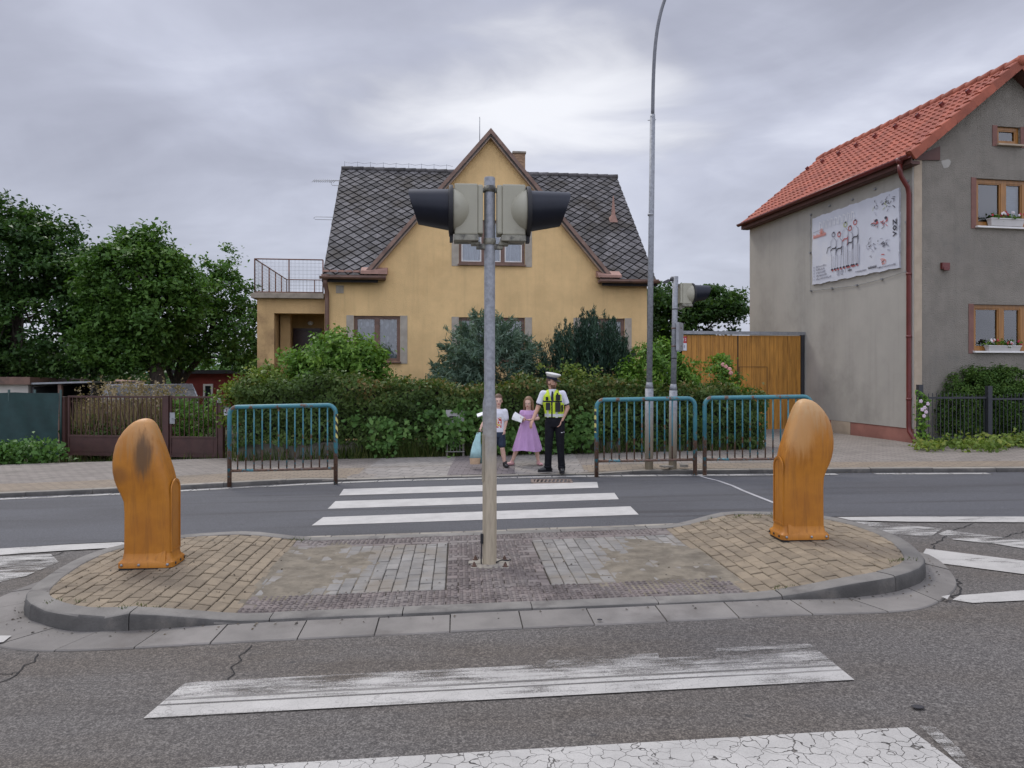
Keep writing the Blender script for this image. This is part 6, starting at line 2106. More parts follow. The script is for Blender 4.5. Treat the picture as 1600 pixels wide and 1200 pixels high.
# flower boxes on the sills of the grey house
def flower_box(label, px0, px1, pyb, pyt, deco):
    a, b = RF.px(px0, pyb, -0.02), RF.px(px1, pyt, -0.02)
    cx_ = (a[0] + b[0]) / 2; w_ = b[0] - a[0]; h_ = b[1] - a[1]
    t = thing('flower_box', label, 'flower box', RF.w(cx_, -0.03, a[1]), 10)
    mb = MB(); mb.loft([[(-w_ / 2 + 0.03, -0.04, 0), (w_ / 2 - 0.03, -0.04, 0), (w_ / 2 - 0.03, 0.06, 0), (-w_ / 2 + 0.03, 0.06, 0)], [(-w_ / 2, -0.06, h_ - 0.03), (w_ / 2, -0.06, h_ - 0.03), (w_ / 2, 0.075, h_ - 0.03), (-w_ / 2, 0.075, h_ - 0.03)]])
    mb.box(-w_ / 2 - 0.01, w_ / 2 + 0.01, -0.07, 0.08, h_ - 0.029, h_)
    obj('trough', mb, mat('pale plastic trough', (0.55, 0.53, 0.50), 0.5, 0.06), t, fix=True, bevel=0.005)
    C = np.array([(rng.uniform(-w_ / 2, w_ / 2), rng.uniform(-.05, .05), h_ + rng.uniform(0, 0.1)) for _ in range(26)])
    V, Q, T = clumped(C, 0.06, 12, 0.05, 0.9)
    link('foliage', np_mesh('foliage', V, Q, T, LM['laurel']), t)
    for nm, col in (('flowers', (0.42, 0.03, 0.05)), ('flowers', (0.68, 0.62, 0.62))):
        pm = mat('petals', col, 0.6, 0.2, 9)
        for k in range(deco):
            mb = MB()
            c = Vector((rng.uniform(-w_ / 2, w_ / 2), rng.uniform(-.08, -.02), h_ + rng.uniform(0.02, 0.14)))
            for q in range(5): mb.ell(c + Vector((0.016 * math.cos(q * 1.26), 0, 0.016 * math.sin(q * 1.26))), 0.016, 0.009, 0.016, 6, 4)
            obj('flower', mb, pm, t)
    return t
FBG = 'flower boxes on the window sills'
flower_box('white flower box with red flowers on the upper window sill', 1545, 1597, 353, 343, 7)['group'] = FBG
flower_box('pale flower box with white and red flowers on the lower window sill', 1541, 1592, 549, 540, 8)['group'] = FBG
# ------------------------------------------------------------------ street furniture
def galv_mat(name, dirt_top, dirt_full, tan=(0.40, 0.34, 0.25), base=(0.32, 0.33, 0.345)):
    """galvanised steel whose lower part carries an old tan coat of paint"""
    m, t, b, oc = base_mat(name)
    n = t.noise(oc, 22, 4, 0.6)
    c = t.ramp(n, [(0.3, tuple(x * 0.72 for x in base)), (0.5, base), (0.7, tuple(x * 1.25 for x in base))])
    s3 = t.new('ShaderNodeSeparateXYZ'); t.l.new(oc, s3.inputs[0])
    k = t.math('ADD', s3.outputs[2], t.math('MULTIPLY', t.math('SUBTRACT', t.noise(t.mapping(oc, scale=(3, 3, 0.6)), 5, 4), 0.5), 0.5))
    f = t.math('SUBTRACT', 1.0, t.sstep(k, dirt_full, dirt_top))
    c2 = t.mix(t.sstep(t.noise(t.mapping(oc, scale=(8, 8, 1)), 4, 5, 0.6), 0.35, 0.75), tan, tuple(x * 0.72 for x in tan))
    c = t.mix(f, c, c2)
    t.put(b.inputs['Base Color'], c)
    b.inputs['Roughness'].default_value = 0.6
    t.put(b.inputs['Metallic'], t.math('MULTIPLY', t.math('SUBTRACT', 1.0, f), 0.25))
    bump(t, b, n, 0.12, 0.004)
    return m


M['galv'] = galv_mat('galvanised steel', 1.7, 0.7, tan=(0.44, 0.375, 0.27), base=(0.27, 0.28, 0.295))
M['galv_far'] = galv_mat('galvanised steel post', 1.3, 0.45, base=(0.26, 0.27, 0.285))
M['cream'] = mat('cream signal housing', (0.36, 0.345, 0.265), 0.55, 0.06, 3, dirt=(0.26, 0.245, 0.19), ds=4, dlo=0.55, dhi=0.8)
M['cream_dirty'] = mat('dirty cream bracket', (0.25, 0.24, 0.19), 0.6, 0.25, 8, dirt=(0.06, 0.058, 0.05), ds=9, dlo=0.45, dhi=0.65)
M['visor'] = mat('dark blue black visor', (0.010, 0.012, 0.020), 0.4, 0.15, 4, spec=0.3)
M['black'] = mat('black rubber', (0.012, 0.012, 0.014), 0.6, 0.2, 6)


def signal_head(parent, ang, zc, size=1.0, gap=0.066, hh=0.235, lower=True):
    """single signal head seen from the side; ang = heading of the lens in degrees"""
    R = Matrix.Rotation(math.radians(ang), 3, 'Z')
    k = size
    def T(x, y, z): return R @ Vector((x * k, y * k, z * k)) + Vector((0, 0, zc))
    g0_, g1_ = gap / k, gap / k + 0.265
    mb = MB()
    for x0, x1, y, z0, z1 in ((g0_, g0_ + 0.05, 0.096, -hh + 0.01, hh), (g0_ + 0.049, g1_, 0.108, -hh, hh + 0.005)):
        V = [T(x, yy, z) for z in (z0, z1) for yy in (-y, y) for x in (x0, x1)]
        mb.add(V, [(0, 2, 3, 1), (4, 5, 7, 6), (0, 1, 5, 4), (2, 6, 7, 3), (0, 4, 6, 2), (1, 3, 7, 5)])
    h = obj('signal_head', mb, M['cream'], parent, bevel=0.014)
    def rev(prof, n=28, yz=(1, 1), cz=0.0, cutf=None):
        q = MB(); q.sm = True
        q.loft([[T(x, r * math.cos(a) * yz[0], cz + r * math.sin(a) * yz[1]) for a in (2 * math.pi * i / n for i in range(n))] for x, r in prof])
        return q
    prof = [(g1_ - 0.185, 0.03)] + [(g1_ - 0.185 + 0.185 * s, 0.212 * (1 - (1 - s) ** 1.55) ** 0.7) for s in (0.06, 0.14, 0.25, 0.4, 0.55, 0.7, 0.85, 1.0)] + [(g1_ + 0.012, 0.212)]
    obj('bulge', rev(prof), M['cream'], h, fix=True)
    q = rev([(g1_ + 0.012, 0.2), (g1_ + 0.012, 0.238), (g1_ + 0.03, 0.243), (g1_ + 0.05, 0.238), (g1_ + 0.055, 0.2)])
    V = [T(g1_ + x, y, z) for z in (-0.29, -0.2) for y in (-0.05, 0.05) for x in (0.014, 0.045)]
    q.add(V, [(0, 2, 3, 1), (4, 5, 7, 6), (0, 1, 5, 4), (2, 6, 7, 3), (0, 4, 6, 2), (1, 3, 7, 5)])
    obj('lens_ring', q, M['black'], h, fix=True, sharp=40)
    q = MB(); q.sm = True
    n = 36
    rings = []
    for s in range(7):
        f = s / 6
        ring = []
        for i in range(n):
            a = 2 * math.pi * i / n
            up_ = 0.5 + 0.5 * math.sin(a)
            L = 0.285 + 0.085 * min(1, up_ * 1.25)
            r = 0.192 - 0.03 * f
            cz = 0.012 + 0.022 * f
            ring.append(T(g1_ + 0.052 + L * f, r * math.cos(a), cz + r * math.sin(a)))
        rings.append(ring)
    inner = [[p + (R @ Vector((0, 0, 0))) for p in r] for r in rings]
    q.loft(rings, cap=False)
    rin = []
    for s in range(7):
        f = 1 - s / 6
        rin.append([T(g1_ + 0.052 + (0.285 + 0.085 * min(1, (0.5 + 0.5 * math.sin(a)) * 1.25)) * f, (0.184 - 0.03 * f) * math.cos(a), 0.012 + 0.022 * f + (0.184 - 0.03 * f) * math.sin(a)) for a in (2 * math.pi * i / n for i in range(n))])
    q.loft([rings[-1]] + rin, cap=False)
    obj('visor', q, M['visor'], h, sharp=45)
    q = rev([(g1_ + 0.056, 0.0005), (g1_ + 0.075, 0.08), (g1_ + 0.06, 0.183)])
    obj('lens', q, mat('dark signal lens', (0.03, 0.008, 0.008), 0.15, 0.1, 9), h, fix=True)
    for z0, z1, y, x0, x1 in ((-hh - 0.055, -hh - 0.001, 0.11, g0_ + 0.04, g1_ + 0.005), (-hh - 0.085, -hh - 0.056, 0.05, g0_ + 0.02, g0_ + 0.11), (-hh - 0.12, -hh - 0.07, 0.03, 0.03, g0_ + 0.06), (hh - 0.05, hh - 0.015, 0.03, 0.03, g0_ + 0.005)):
        V = [T(x, yy, z) for z in (z0, z1) for yy in (-y, y) for x in (x0, x1)]
        q = MB(); q.add(V, [(0, 2, 3, 1), (4, 5, 7, 6), (0, 1, 5, 4), (2, 6, 7, 3), (0, 4, 6, 2), (1, 3, 7, 5)])
        obj('bracket', q, M['cream_dirty'], h, bevel=0.006)
    return h


# central signal pole on the island
P0 = Vector(IP(*[I.loc(G(765, 880, 0.04))[i] for i in (0, 1)], 0.034))
sig = thing('traffic_signal', 'tall signal pole in the middle of the traffic island with two heads back to back', 'traffic signal', P0)
def zz(py, Yd): return H - (py - HY) / F * Yd
Yp = P0.y
L_ = lambda py: zz(py, Yp) - P0.z
mb = MB(); mb.sm = True
rl_, ru_ = 0.0665, 0.0515
mb.lathe((0, 0, 0), [(rl_, -0.03), (rl_, L_(637)), (rl_ - 0.001, L_(632)), (ru_, L_(617)), (ru_, L_(279)), (ru_ - 0.004, L_(277.5)), (0.001, L_(277))], 28)
obj('pole', mb, M['galv'], sig, sharp=50)
mb = MB(); mb.lathe((0.004, -ru_ - 0.0, L_(293)), [(0.001, -0.006), (0.007, -0.006), (0.007, 0.004), (0.001, 0.004)], 10, 'y'); obj('bolt_hole', mb, M['black'], sig)
for hd, nm in ((180 + 4.5, 0), (4.5, 1)):
    signal_head(sig, hd, L_(331))
for py in (296, 378):
    mb = MB(); mb.lathe((0, 0, L_(py)), [(ru_ + 0.001, -0.03), (ru_ + 0.007, -0.028), (ru_ + 0.007, 0.028), (ru_ + 0.001, 0.03)], 24); obj('clamp', mb, M['cream_dirty'], sig)
# service door on the sleeve, cable and concrete footing
mb = MB()
dz0, dz1 = L_(752), L_(678)
da = math.radians(-158)
rows = []
for z, w_ in [(dz0, 0.25), (dz0 + 0.012, 0.4), (dz0 + 0.03, 0.46), (dz1 - 0.03, 0.46), (dz1 - 0.012, 0.4), (dz1, 0.25)]:
    rows.append([( (rl_ + 0.006) * math.cos(da + w_ * f), (rl_ + 0.006) * math.sin(da + w_ * f), z) for f in (-1, -.6, -.2, .2, .6, 1)] + [((rl_ - 0.01) * math.cos(da + w_ * f), (rl_ - 0.01) * math.sin(da + w_ * f), z) for f in (1, .6, .2, -.2, -.6, -1)])
mb.loft(rows)
obj('service_door', mb, mat('service door paint', (0.27, 0.235, 0.17), 0.6, 0.15, 6), sig, fix=True)
mb = MB()
mb.tube(catmull([(-0.075, -0.03, 0.0), (-0.078, -0.04, 0.06), (-0.072, -0.03, 0.2), (-0.068, -0.02, 0.26)], 4), 0.006, 6)
mb.tube(catmull([(0.06, -0.03, 0.02), (0.11, 0.02, 0.03), (0.16, 0.01, 0.028), (0.2, 0.04, 0.03)], 4), 0.006, 6)
mb.box(-0.085, -0.06, -0.04, -0.01, 0.2, 0.29)
obj('cable', mb, M['black'], sig)
mb = MB()
mb.box(-0.17, 0.19, -0.17, 0.16, -0.03, 0.008)
ft = obj('footing', mb, mat('footing mortar', (0.27, 0.245, 0.20), 0.95, 0.2, 8, bmp=0.8, bs=40), sig, bevel=0.01)
mb = MB(); mb.box(-0.2, -0.09, -0.02, 0.06, 0.002, 0.012); obj('mortar_pad', mb, M['kerb2'], ft)
for x_, y_ in ((-0.14, -0.12), (0.15, -0.13), (-0.14, 0.12), (0.14, 0.11)):
    mb = MB(); mb.lathe((x_, y_, 0.008), [(0.028, 0), (0.028, 0.006), (0.016, 0.007), (0.016, 0.028), (0.008, 0.03), (0.008, 0.042), (0.001, 0.042)], 6); obj('anchor_bolt', mb, mat('rusty bolt', (0.09, 0.05, 0.035), 0.9, 0.3, 20) if 'rb' not in M else M['rb'], ft)
    M['rb'] = bpy.data.materials['rusty bolt']

# ---- orange bollards
def bollard_mat(name, scuff, fade):
    m, t, b, oc = base_mat(name)
    n = t.noise(oc, 3.5, 5, 0.6)
    c = t.mix(t.sstep(n, 0.3, 0.7), (0.36, 0.130, 0.009), (0.46, 0.178, 0.013))
    st = t.noise(t.mapping(oc, scale=(9, 9, 0.7)), 3.0, 5, 0.65)
    c = t.mix(t.math('MULTIPLY', t.sstep(st, 0.45, 0.72), 0.5), c, (0.20, 0.075, 0.012))
    s3 = t.new('ShaderNodeSeparateXYZ'); t.l.new(oc, s3.inputs[0])
    f = t.math('MULTIPLY', t.sstep(t.math('ADD', s3.outputs[2], t.math('MULTIPLY', t.math('SUBTRACT', st, 0.5), 0.7)), 0.95, 1.36), fade)
    c = t.mix(f, c, (0.50, 0.31, 0.14))
    for (cx, cy, cz_), rad, col, amt in scuff:
        sub = t.new('ShaderNodeVectorMath', operation='SUBTRACT'); t.l.new(oc, sub.inputs[0]); sub.inputs[1].default_value = (cx, cy, cz_)
        dv = t.new('ShaderNodeVectorMath', operation='DIVIDE'); t.l.new(sub.outputs[0], dv.inputs[0]); dv.inputs[1].default_value = rad
        ln = t.new('ShaderNodeVectorMath', operation='LENGTH'); t.l.new(dv.outputs[0], ln.inputs[0])
        k = t.math('SUBTRACT', 1.0, t.sstep(t.math('ADD', ln.outputs['Value'], t.math('MULTIPLY', t.math('SUBTRACT', st, 0.5), 1.3)), 0.35, 1.0))
        c = t.mix(t.math('MULTIPLY', k, amt), c, col)
    t.put(b.inputs['Base Color'], c)
    t.put(b.inputs['Roughness'], t.math('ADD', 0.36, t.math('MULTIPLY', st, 0.3)))
    b.inputs['Specular IOR Level'].default_value = 0.45
    b.inputs['Subsurface Weight'].default_value = 0.0
    bump(t, b, t.noise(oc, 14, 4), 0.08, 0.01)
    return m


def bollard(label, loc, deg, mirror, m):
    """mirror = 1: the lamp head bulges to the left, -1: to the right"""
    t = thing('traffic_bollard', label, 'bollard', loc, deg, 'orange bollards on the traffic island')
    # height, outward extent, inward extent, half depth, superellipse power
    prof = [(0.02, .209, .211, .135, 9), (0.10, .208, .210, .132, 9), (0.3, .206, .209, .128, 9), (0.5, .207, .208, .126, 8.5), (0.60, .215, .206, .127, 7.5), (0.66, .240, .204, .130, 6.5), (0.73, .276, .198, .135, 5.5), (0.80, .302, .187, .140, 5), (0.88, .317, .168, .143, 4.8), (0.96, .320, .144, .143, 4.5),
            (1.04, .314, .120, .141, 4.2), (1.12, .298, .094, .137, 4.0), (1.19, .270, .072, .130, 3.7), (1.25, .234, .052, .119, 3.4), (1.30, .194, .032, .102, 3.1), (1.335, .155, .012, .082, 2.8), (1.356, .118, -.010, .058, 2.5), (1.366, .082, -.034, .03, 2.3), (1.369, .062, -.050, .006, 2)]
    n = 56
    def sec(o_, i_, d_, p, z):
        r = []
        c, a = (i_ - o_) / 2, (o_ + i_) / 2
        for k in range(n):
            th = 2 * math.pi * (k + 0.5) / n
            cs, sn = math.cos(th), math.sin(th)
            x = c + a * math.copysign(abs(cs) ** (2 / p), cs)
            y = d_ * math.copysign(abs(sn) ** (2 / p), sn)
            # the inner front and back edges lean in to a ridge towards the top
            r.append((x * mirror, y, z))
        return r
    # refine the profile smoothly
    keys = [Vector((p[0], p[1], p[2])) for p in prof]
    rings = []
    for k in range(len(prof) - 1):
        for s in range(3):
            f = s / 3
            a, b = prof[k], prof[k + 1]
            rings.append(sec(*[a[q] + (b[q] - a[q]) * f for q in (1, 2, 3, 4)], a[0] + (b[0] - a[0]) * f))
    rings.append(sec(*prof[-1][1:], prof[-1][0]))
    mb = MB(); mb.sm = True; mb.loft(rings)
    obj('body', mb, m, t, fix=True, sharp=50)
    # base flange
    q = MB()
    q.loft([sec(.244, .244, .168, 10, 0.0), sec(.244, .244, .168, 10, 0.045), sec(.236, .236, .160, 10, 0.055), sec(.216, .218, .142, 9, 0.075), sec(.209, .211, .133, 9, 0.125)])
    for y in (-0.166,):
        q.add([(-0.06 * mirror, y + .03, .05), (0.18 * mirror, y + .03, .05), (0.18 * mirror, y - .002, .05), (-0.06 * mirror, y + .028, .05), (0.17 * mirror, y + 0.036, .15), (0.17 * mirror, y + 0.034, .15)], [(3, 2, 5), (0, 4, 1), (3, 5, 4, 0), (2, 1, 4, 5)])
    fl = obj('base_flange', q, m, t, fix=True, sharp=40)
    q = MB(); q.loft([sec(.237, .237, .16, 10, -0.02), sec(.237, .237, .16, 10, -0.001)]); obj('foot_plate', q, M['black'], t, fix=True)
    for bx_, by_ in ((-.2, -.17), (-.05, -.17), (0.2, -.17)):
        q = MB(); q.lathe((bx_ * mirror, by_, 0.03), [(0.012, -0.004), (0.012, 0.006), (0.001, 0.006)], 8, 'y'); obj('bolt', q, M['zinc'], fl)
    for by_ in (-.1, .02, .12):
        q = MB(); q.lathe((.244 * mirror * 1.0, by_, 0.028), [(0.012, -0.006), (0.012, 0.006), (0.001, 0.006)], 8, 'x'); obj('bolt', q, M['black'], fl)
    # arched panel on the inner side: a raised rim and a flat sunk field
    xi = 0.208 * mirror
    def arch(w_, z0, z1, nseg=12):
        pts = [(-w_, z0), (w_, z0)]
        pts += [(w_ * math.cos(a), z1 - w_ + w_ * math.sin(a)) for a in (math.pi * k / nseg for k in range(nseg + 1))]
        return pts
    o_, i_ = arch(0.108, 0.13, 0.80), arch(0.086, 0.15, 0.775)
    q = MB()
    A = [[(xi + mirror * d, y, z) for y, z in pts] for pts, d in ((o_, -0.004), (o_, 0.007), (i_, 0.007), (i_, -0.004))]
    q.loft(A, cap=False)
    obj('panel_rim', q, m, t, fix=True)
    q = MB(); q.loft([[(xi + mirror * 0.0, y, z) for y, z in i_], [(xi + mirror * 0.0015, y, z) for y, z in i_]]); obj('panel', q, m, t, fix=True)
    return t


u, v = I.loc(G(236, 884, 0.13))[:2]
bollard('orange bollard with a black scuff on its head, on the left end of the island', IP(u, v + 0.1, hI(u) + 0.004), 4.2, 1 * 1, bollard_mat('scuffed orange plastic', [((0.05, -0.13, 1.02), (0.10, 0.12, 0.26), (0.045, 0.035, 0.025), 0.85), ((-0.17, -0.12, 0.82), (0.12, 0.1, 0.12), (0.16, 0.06, 0.015), 0.6)], 0.35)) if False else None
def put_bollard(px, py, mirror, label, m):
    l = I.loc(G(px, py, 0.137))
    return bollard(label, IP(l.x, l.y + 0.15, hI(l.x) + 0.012), 4.2, mirror, m)


# mirror = -1 makes the outward side point to -x (left)
bl_ = put_bollard(227, 889, 1, 'orange bollard with a black scuff on its head, on the left end of the island', bollard_mat('scuffed orange plastic', [((-0.03, -0.11, 1.03), (0.115, 0.16, 0.28), (0.06, 0.042, 0.025), 0.8), ((-0.24, -0.12, 0.85), (0.12, 0.12, 0.12), (0.17, 0.065, 0.015), 0.6)], 0.5))
bl_.scale = (1, 1, 0.975)
put_bollard(1259, 845, -1, 'sun faded orange bollard on the right end of the island', bollard_mat('faded orange plastic', [((-0.05, -0.1, 1.05), (0.2, 0.16, 0.32), (0.50, 0.27, 0.10), 0.75)], 0.9))

# ---- blue tube railings along the far kerb
def rail_mat(name):
    m, t, b, oc = base_mat(name)
    n = t.noise(oc, 7, 6, 0.65)
    c = t.mix(t.sstep(t.noise(oc, 2, 3), 0.35, 0.65), (0.030, 0.140, 0.175), (0.050, 0.20, 0.23))
    s3 = t.new('ShaderNodeSeparateXYZ'); t.l.new(oc, s3.inputs[0])
    k = t.math('ADD', n, t.math('MULTIPLY', t.math('SUBTRACT', 1.0, t.sstep(s3.outputs[2], 0.12, 0.85)), 0.19))
    c = t.mix(t.sstep(k, 0.585, 0.625), c, t.mix(t.sstep(t.noise(oc, 30, 3), 0.3, 0.7), (0.085, 0.045, 0.03), (0.17, 0.10, 0.065)))
    c = t.mix(t.math('MULTIPLY', t.sstep(t.noise(oc, 18, 4), 0.6, 0.7), 0.4), c, (0.13, 0.27, 0.29))
    t.put(b.inputs['Base Color'], c)
    b.inputs['Roughness'].default_value = 0.45
    bump(t, b, n, 0.1, 0.005)
    return m


M['rail'] = rail_mat('worn teal paint over rust')
m, t, b, oc = base_mat('black and yellow hazard tape')
wv = t.new('ShaderNodeTexWave', wave_type='BANDS', bands_direction='DIAGONAL')
t.put(wv.inputs['Vector'], t.mapping(oc, scale=(1, 1, 1))); wv.inputs['Scale'].default_value = 4.6
t.put(b.inputs['Base Color'], t.mix(t.sstep(wv.outputs['Fac'], 0.47, 0.53), (0.02, 0.02, 0.02), (0.55, 0.50, 0.16)))
M['tape'] = m


def railing(label, a, b_, hgt, nbars, tape=None):
    a, b_ = Vector(a), Vector(b_)
    L = math.hypot(b_.x - a.x, b_.y - a.y)
    slope = (b_.z - a.z) / L
    t = thing('pedestrian_railing', label, 'railing', a, math.degrees(math.atan2(b_.y - a.y, b_.x - a.x)), 'teal tube railings along the far kerb')
    r = 0.036
    def z_(x): return slope * x
    R = 0.13
    mb = MB()
    pts = [(0, 0, -0.1), (0, 0, hgt - R)] + [(R - R * math.cos(q), 0, hgt - R + R * math.sin(q) + z_(R) * q) for q in (math.pi / 2 * k / 6 for k in range(1, 7))]
    pts += [(L - R + R * math.sin(q), 0, hgt - R + R * math.cos(q) + z_(L - R)) for q in (math.pi / 2 * k / 6 for k in range(0, 7))] + [(L, 0, z_(L) - 0.1)]
    mb.tube(pts, r, 14)
    obj('frame', mb, M['rail'], t)
    mb = MB(); mb.tube([(r * 0.8, 0, 0.185 + z_(0)), (L - r * 0.8, 0, 0.185 + z_(L))], 0.024, 10); obj('bottom_rail', mb, M['rail'], t)
    for i in range(nbars):
        x = L * (i + 1) / (nbars + 1)
        q = MB(); q.tube([(x, 0, 0.2 + z_(x)), (x, 0, hgt - r * 0.6 + z_(x))], 0.0125, 8); obj('bar', q, M['rail'], t)
    if tape is not None:
        x = 0 if tape == 0 else L
        s = -1 if tape == 0 else 1
        q = MB(); q.sm = True
        rows = []
        for z in (hgt - 0.56 + z_(x), hgt - 0.15 + z_(x)):
            rows.append([(x + (r + 0.0025) * math.cos(an), (r + 0.0025) * math.sin(an), z) for an in (math.pi * (0.55 if s < 0 else -0.45) + math.pi * 0.9 * k / 10 for k in range(11))])
        q.loft(rows, cap=False, closed=False)
        obj('hazard_tape', q, M['tape'], t)
    return t


def rz_(px, py):
    g = G(px, py, 0.1); k = Vector((g.x, g.y, 0)); return Vector((g.x, max(g.y, ky(g.x) + 0.22) if False else g.y, gz(g.x) + 0.09))
railing('blue tube railing left of the crossing with hazard tape on its right post', rz_(358.5, 752), rz_(524.5, 748), 1.25, 12, 1)
railing('blue tube railing right of the crossing, in front of the two metal posts', rz_(932, 736.5), rz_(1086, 734), 1.235, 12, 0)
railing('rusty blue tube railing partly behind the right bollard', rz_(1101, 734), Vector((rz_(1101, 734).x + 1.78, rz_(1101, 734).y - 0.1, rz_(1101, 734).z + 0.03)), 1.235, 13)

# yellow tape also on the inner side of the left railing's left post
# ---- tall street lamp
lp = G(1014, 731, 0.1)
Yl = lp.y
lamp = thing('street_lamp', 'tall grey street lamp whose curved arm leaves the top of the photo', 'street lamp', (lp.x, lp.y, gz(lp.x) + 0.09))
def LW(px, py): 
    p = W(px, py, Yl); return p - lamp.location
mb = MB()
mb.tube([LW(1014, 733), LW(1014.5, 607)], 0.073, 18)
mb.tube([LW(1014.5, 607), LW(1014.6, 597)], [0.073, 0.05], 18)
mb.tube([LW(1014.6, 597), LW(1017, 400), LW(1019.7, 184)], [0.052, 0.05, 0.046], 16)
obj('pole', mb, M['galv_far'], lamp)
mb = MB(); mb.tube([LW(1019.7, 187), LW(1019.8, 179)], 0.043, 14); c = LW(1019.6, 188); mb.tube([c + Vector((-0.085, 0, 0)), c + Vector((0.06, 0, 0.01))], 0.007, 6)
obj('collar', mb, M['zinc'], lamp)
mb = MB(); mb.tube([LW(1016.8, 337), LW(1016.9, 334)], 0.055, 14); obj('band', mb, M['zinc'], lamp)
mb = MB()
arm = catmull([LW(1019.8, 180), LW(1021, 120), LW(1024, 70), LW(1030, 30), LW(1040, -4), LW(1058, -42), LW(1084, -72), LW(1118, -92)], 5)
mb.tube(arm, [0.032 - 0.006 * i / len(arm) for i in range(len(arm))], 12)
obj('arm', mb, mat('dull dark galvanised arm', (0.17, 0.175, 0.19), 0.6, 0.15, 10), lamp)
e_ = LW(1118, -92); mb = MB(); mb.ell(e_ + Vector((0.28, 0, 0.03)), 0.34, 0.13, 0.075, 16, 10); obj('lantern', mb, M['zinc'], lamp)
mb = MB(); mb.ell(e_ + Vector((0.32, 0, -0.01)), 0.24, 0.1, 0.06, 16, 8); obj('diffuser', mb, mat('clear lamp bowl', (0.6, 0.6, 0.58), 0.2), lamp)

# ---- second signal behind the railing
sp_ = G(1051, 731, 0.1)
Ys = sp_.y
sig2 = thing('traffic_signal', 'shorter signal pole beside the street lamp with one head facing right', 'traffic signal', (sp_.x, sp_.y, gz(sp_.x) + 0.09))
def SW(px, py): return W(px, py, Ys) - sig2.location
mb = MB()
mb.tube([SW(1051, 733), SW(1052, 610)], 0.07, 18); mb.tube([SW(1052, 610), SW(1052.3, 600)], [0.07, 0.05], 18); mb.tube([SW(1052.3, 600), SW(1055.5, 432)], 0.049, 16)
obj('pole', mb, M['galv_far'], sig2)
hd = signal_head(sig2, 10, SW(1055, 459).z, 0.8, 0.07, 0.225)
for ch in [hd] + list(hd.children):
    pass
hd.location = (SW(1055, 459).x, 0, 0)
mb = MB(); q0 = SW(1047, 437); mb.ell(SW(1050, 436), 0.035, 0.05, 0.045, 10, 8); mb.tube([SW(1049, 437), SW(1041, 440)], 0.02, 8); mb.beam(SW(1045, 438) , SW(1037, 442), 0.05, 0.05)
obj('detector', mb, mat('dark detector housing', (0.06, 0.06, 0.065), 0.5), sig2)
mb = MB(); a = SW(1059.5, 548); b_ = SW(1069, 504)
R_s = Matrix.Rotation(math.radians(62), 3, 'Z')
c_ = (a + b_) / 2; hz_ = (b_.z - a.z)
mb.obox(c_ + Vector((0, 0.02, 0)), 0.3, 0.012, hz_, R_s)
mb.obox(c_ + R_s @ Vector((-0.15, 0.02, 0)) + Vector((0, 0.02, 0)), 0.012, 0.05, hz_, R_s); mb.obox(c_ + R_s @ Vector((0.15, 0.02, 0)) + Vector((0, 0.02, 0)), 0.012, 0.05, hz_, R_s)
sg2 = obj('sign_back', mb, M['zinc'], sig2, bevel=0.003)
mb = MB()
for py in (513, 541): mb.tube([SW(1054, py), SW(1065, py - 0.3)], 0.012, 6); mb.tube([SW(1053.5, py + 1), SW(1053.5, py - 1)], 0.053, 14)
obj('sign_clamp', mb, mat('rusty clamp', (0.15, 0.09, 0.07), 0.8, 0.25, 9), sg2)
mb = MB(); 
for py in (483, 560): mb.tube([SW(1052.3 + (600 - py) * 0.019, py + 0.8), SW(1052.3 + (600 - py) * 0.019, py - 0.8)], 0.0515, 14)
obj('band', mb, M['black'], sig2)
for q_, s_, a_, lab in (((1041, 729), (0.2, 0.16, 0.03), 0.4, 'pale loose slab piece between the street lamp and the second signal pole'), ((1068, 728), (0.14, 0.12, 0.05), -0.3, 'small pale block to the right of the second signal pole')):
    mb = MB(); mb.obox((0, 0, 0), *s_, Matrix.Rotation(a_, 3, 'Z'))
    o_ = tag(obj('slab_piece', mb, M['kerb2'], bevel=0.006), lab, 'slab piece'); o_.location = SW(*q_) + sig2.location + Vector((0, -0.04, 0.012))

# grit and leaf litter gathered along the kerbs
pts_, tn = [], []
for k in range(520):
    x = rng.uniform(-8, 8.5); y = ky(x) - 0.02 - abs(rng.gauss(0, 0.12)); pts_.append((x, y, gz(x) + 0.013))
for k in range(380):
    i = rng.randrange(len(OUTS)); p = OUTS[i]; t_ = (OUTS[(i + 1) % len(OUTS)] - OUTS[i - 1]).normalized(); d_ = abs(rng.gauss(0, 0.07)) + 0.012
    pts_.append(IP(p.x + t_.y * d_, p.y - t_.x * d_, 0.022))
for k in range(420):
    u = rng.uniform(-3.9, 3.6); v = rng.uniform(-1.15, 1.15); pts_.append(IP(u, v, hI(u) + 0.006))
V, Q = leaf_arrays(np.array(pts_), np.tile(np.array([[0, 0, 1.0]]), (len(pts_), 1)) + nrng.normal(size=(len(pts_), 3)) * 0.3, 0.017, 0.6, svar=0.8)
tag(link('leaf_litter', np_mesh('leaf_litter', V, Q, nrng.uniform(0, 1, len(pts_)), leaf_mat('dry leaf litter', (0.02, 0.016, 0.012), (0.06, 0.045, 0.03), (0.16, 0.13, 0.09), 0.1))), 'small dry leaf litter and grit along the kerbs and on the island', 'leaf litter', kind='stuff')
pb = []
for k in range(60):
    u, v = (3.0 + rng.gauss(0, 0.3), 1.22 + rng.gauss(0, 0.05)) if k < 30 else (rng.choice([(-3.0, -1.27), (-3.6, -1.05), (2.2, -1.2), (3.3, -0.85), (-2.3, 1.2)]))
    u += rng.gauss(0, 0.1); v += rng.gauss(0, 0.02); pb.append((u, v))
pb = np.array([IP(u, v, hI(u)) for u, v in pb for _ in range(7)]) + nrng.normal(size=(len(pb) * 7, 3)) * np.array([0.03, 0.015, 0])
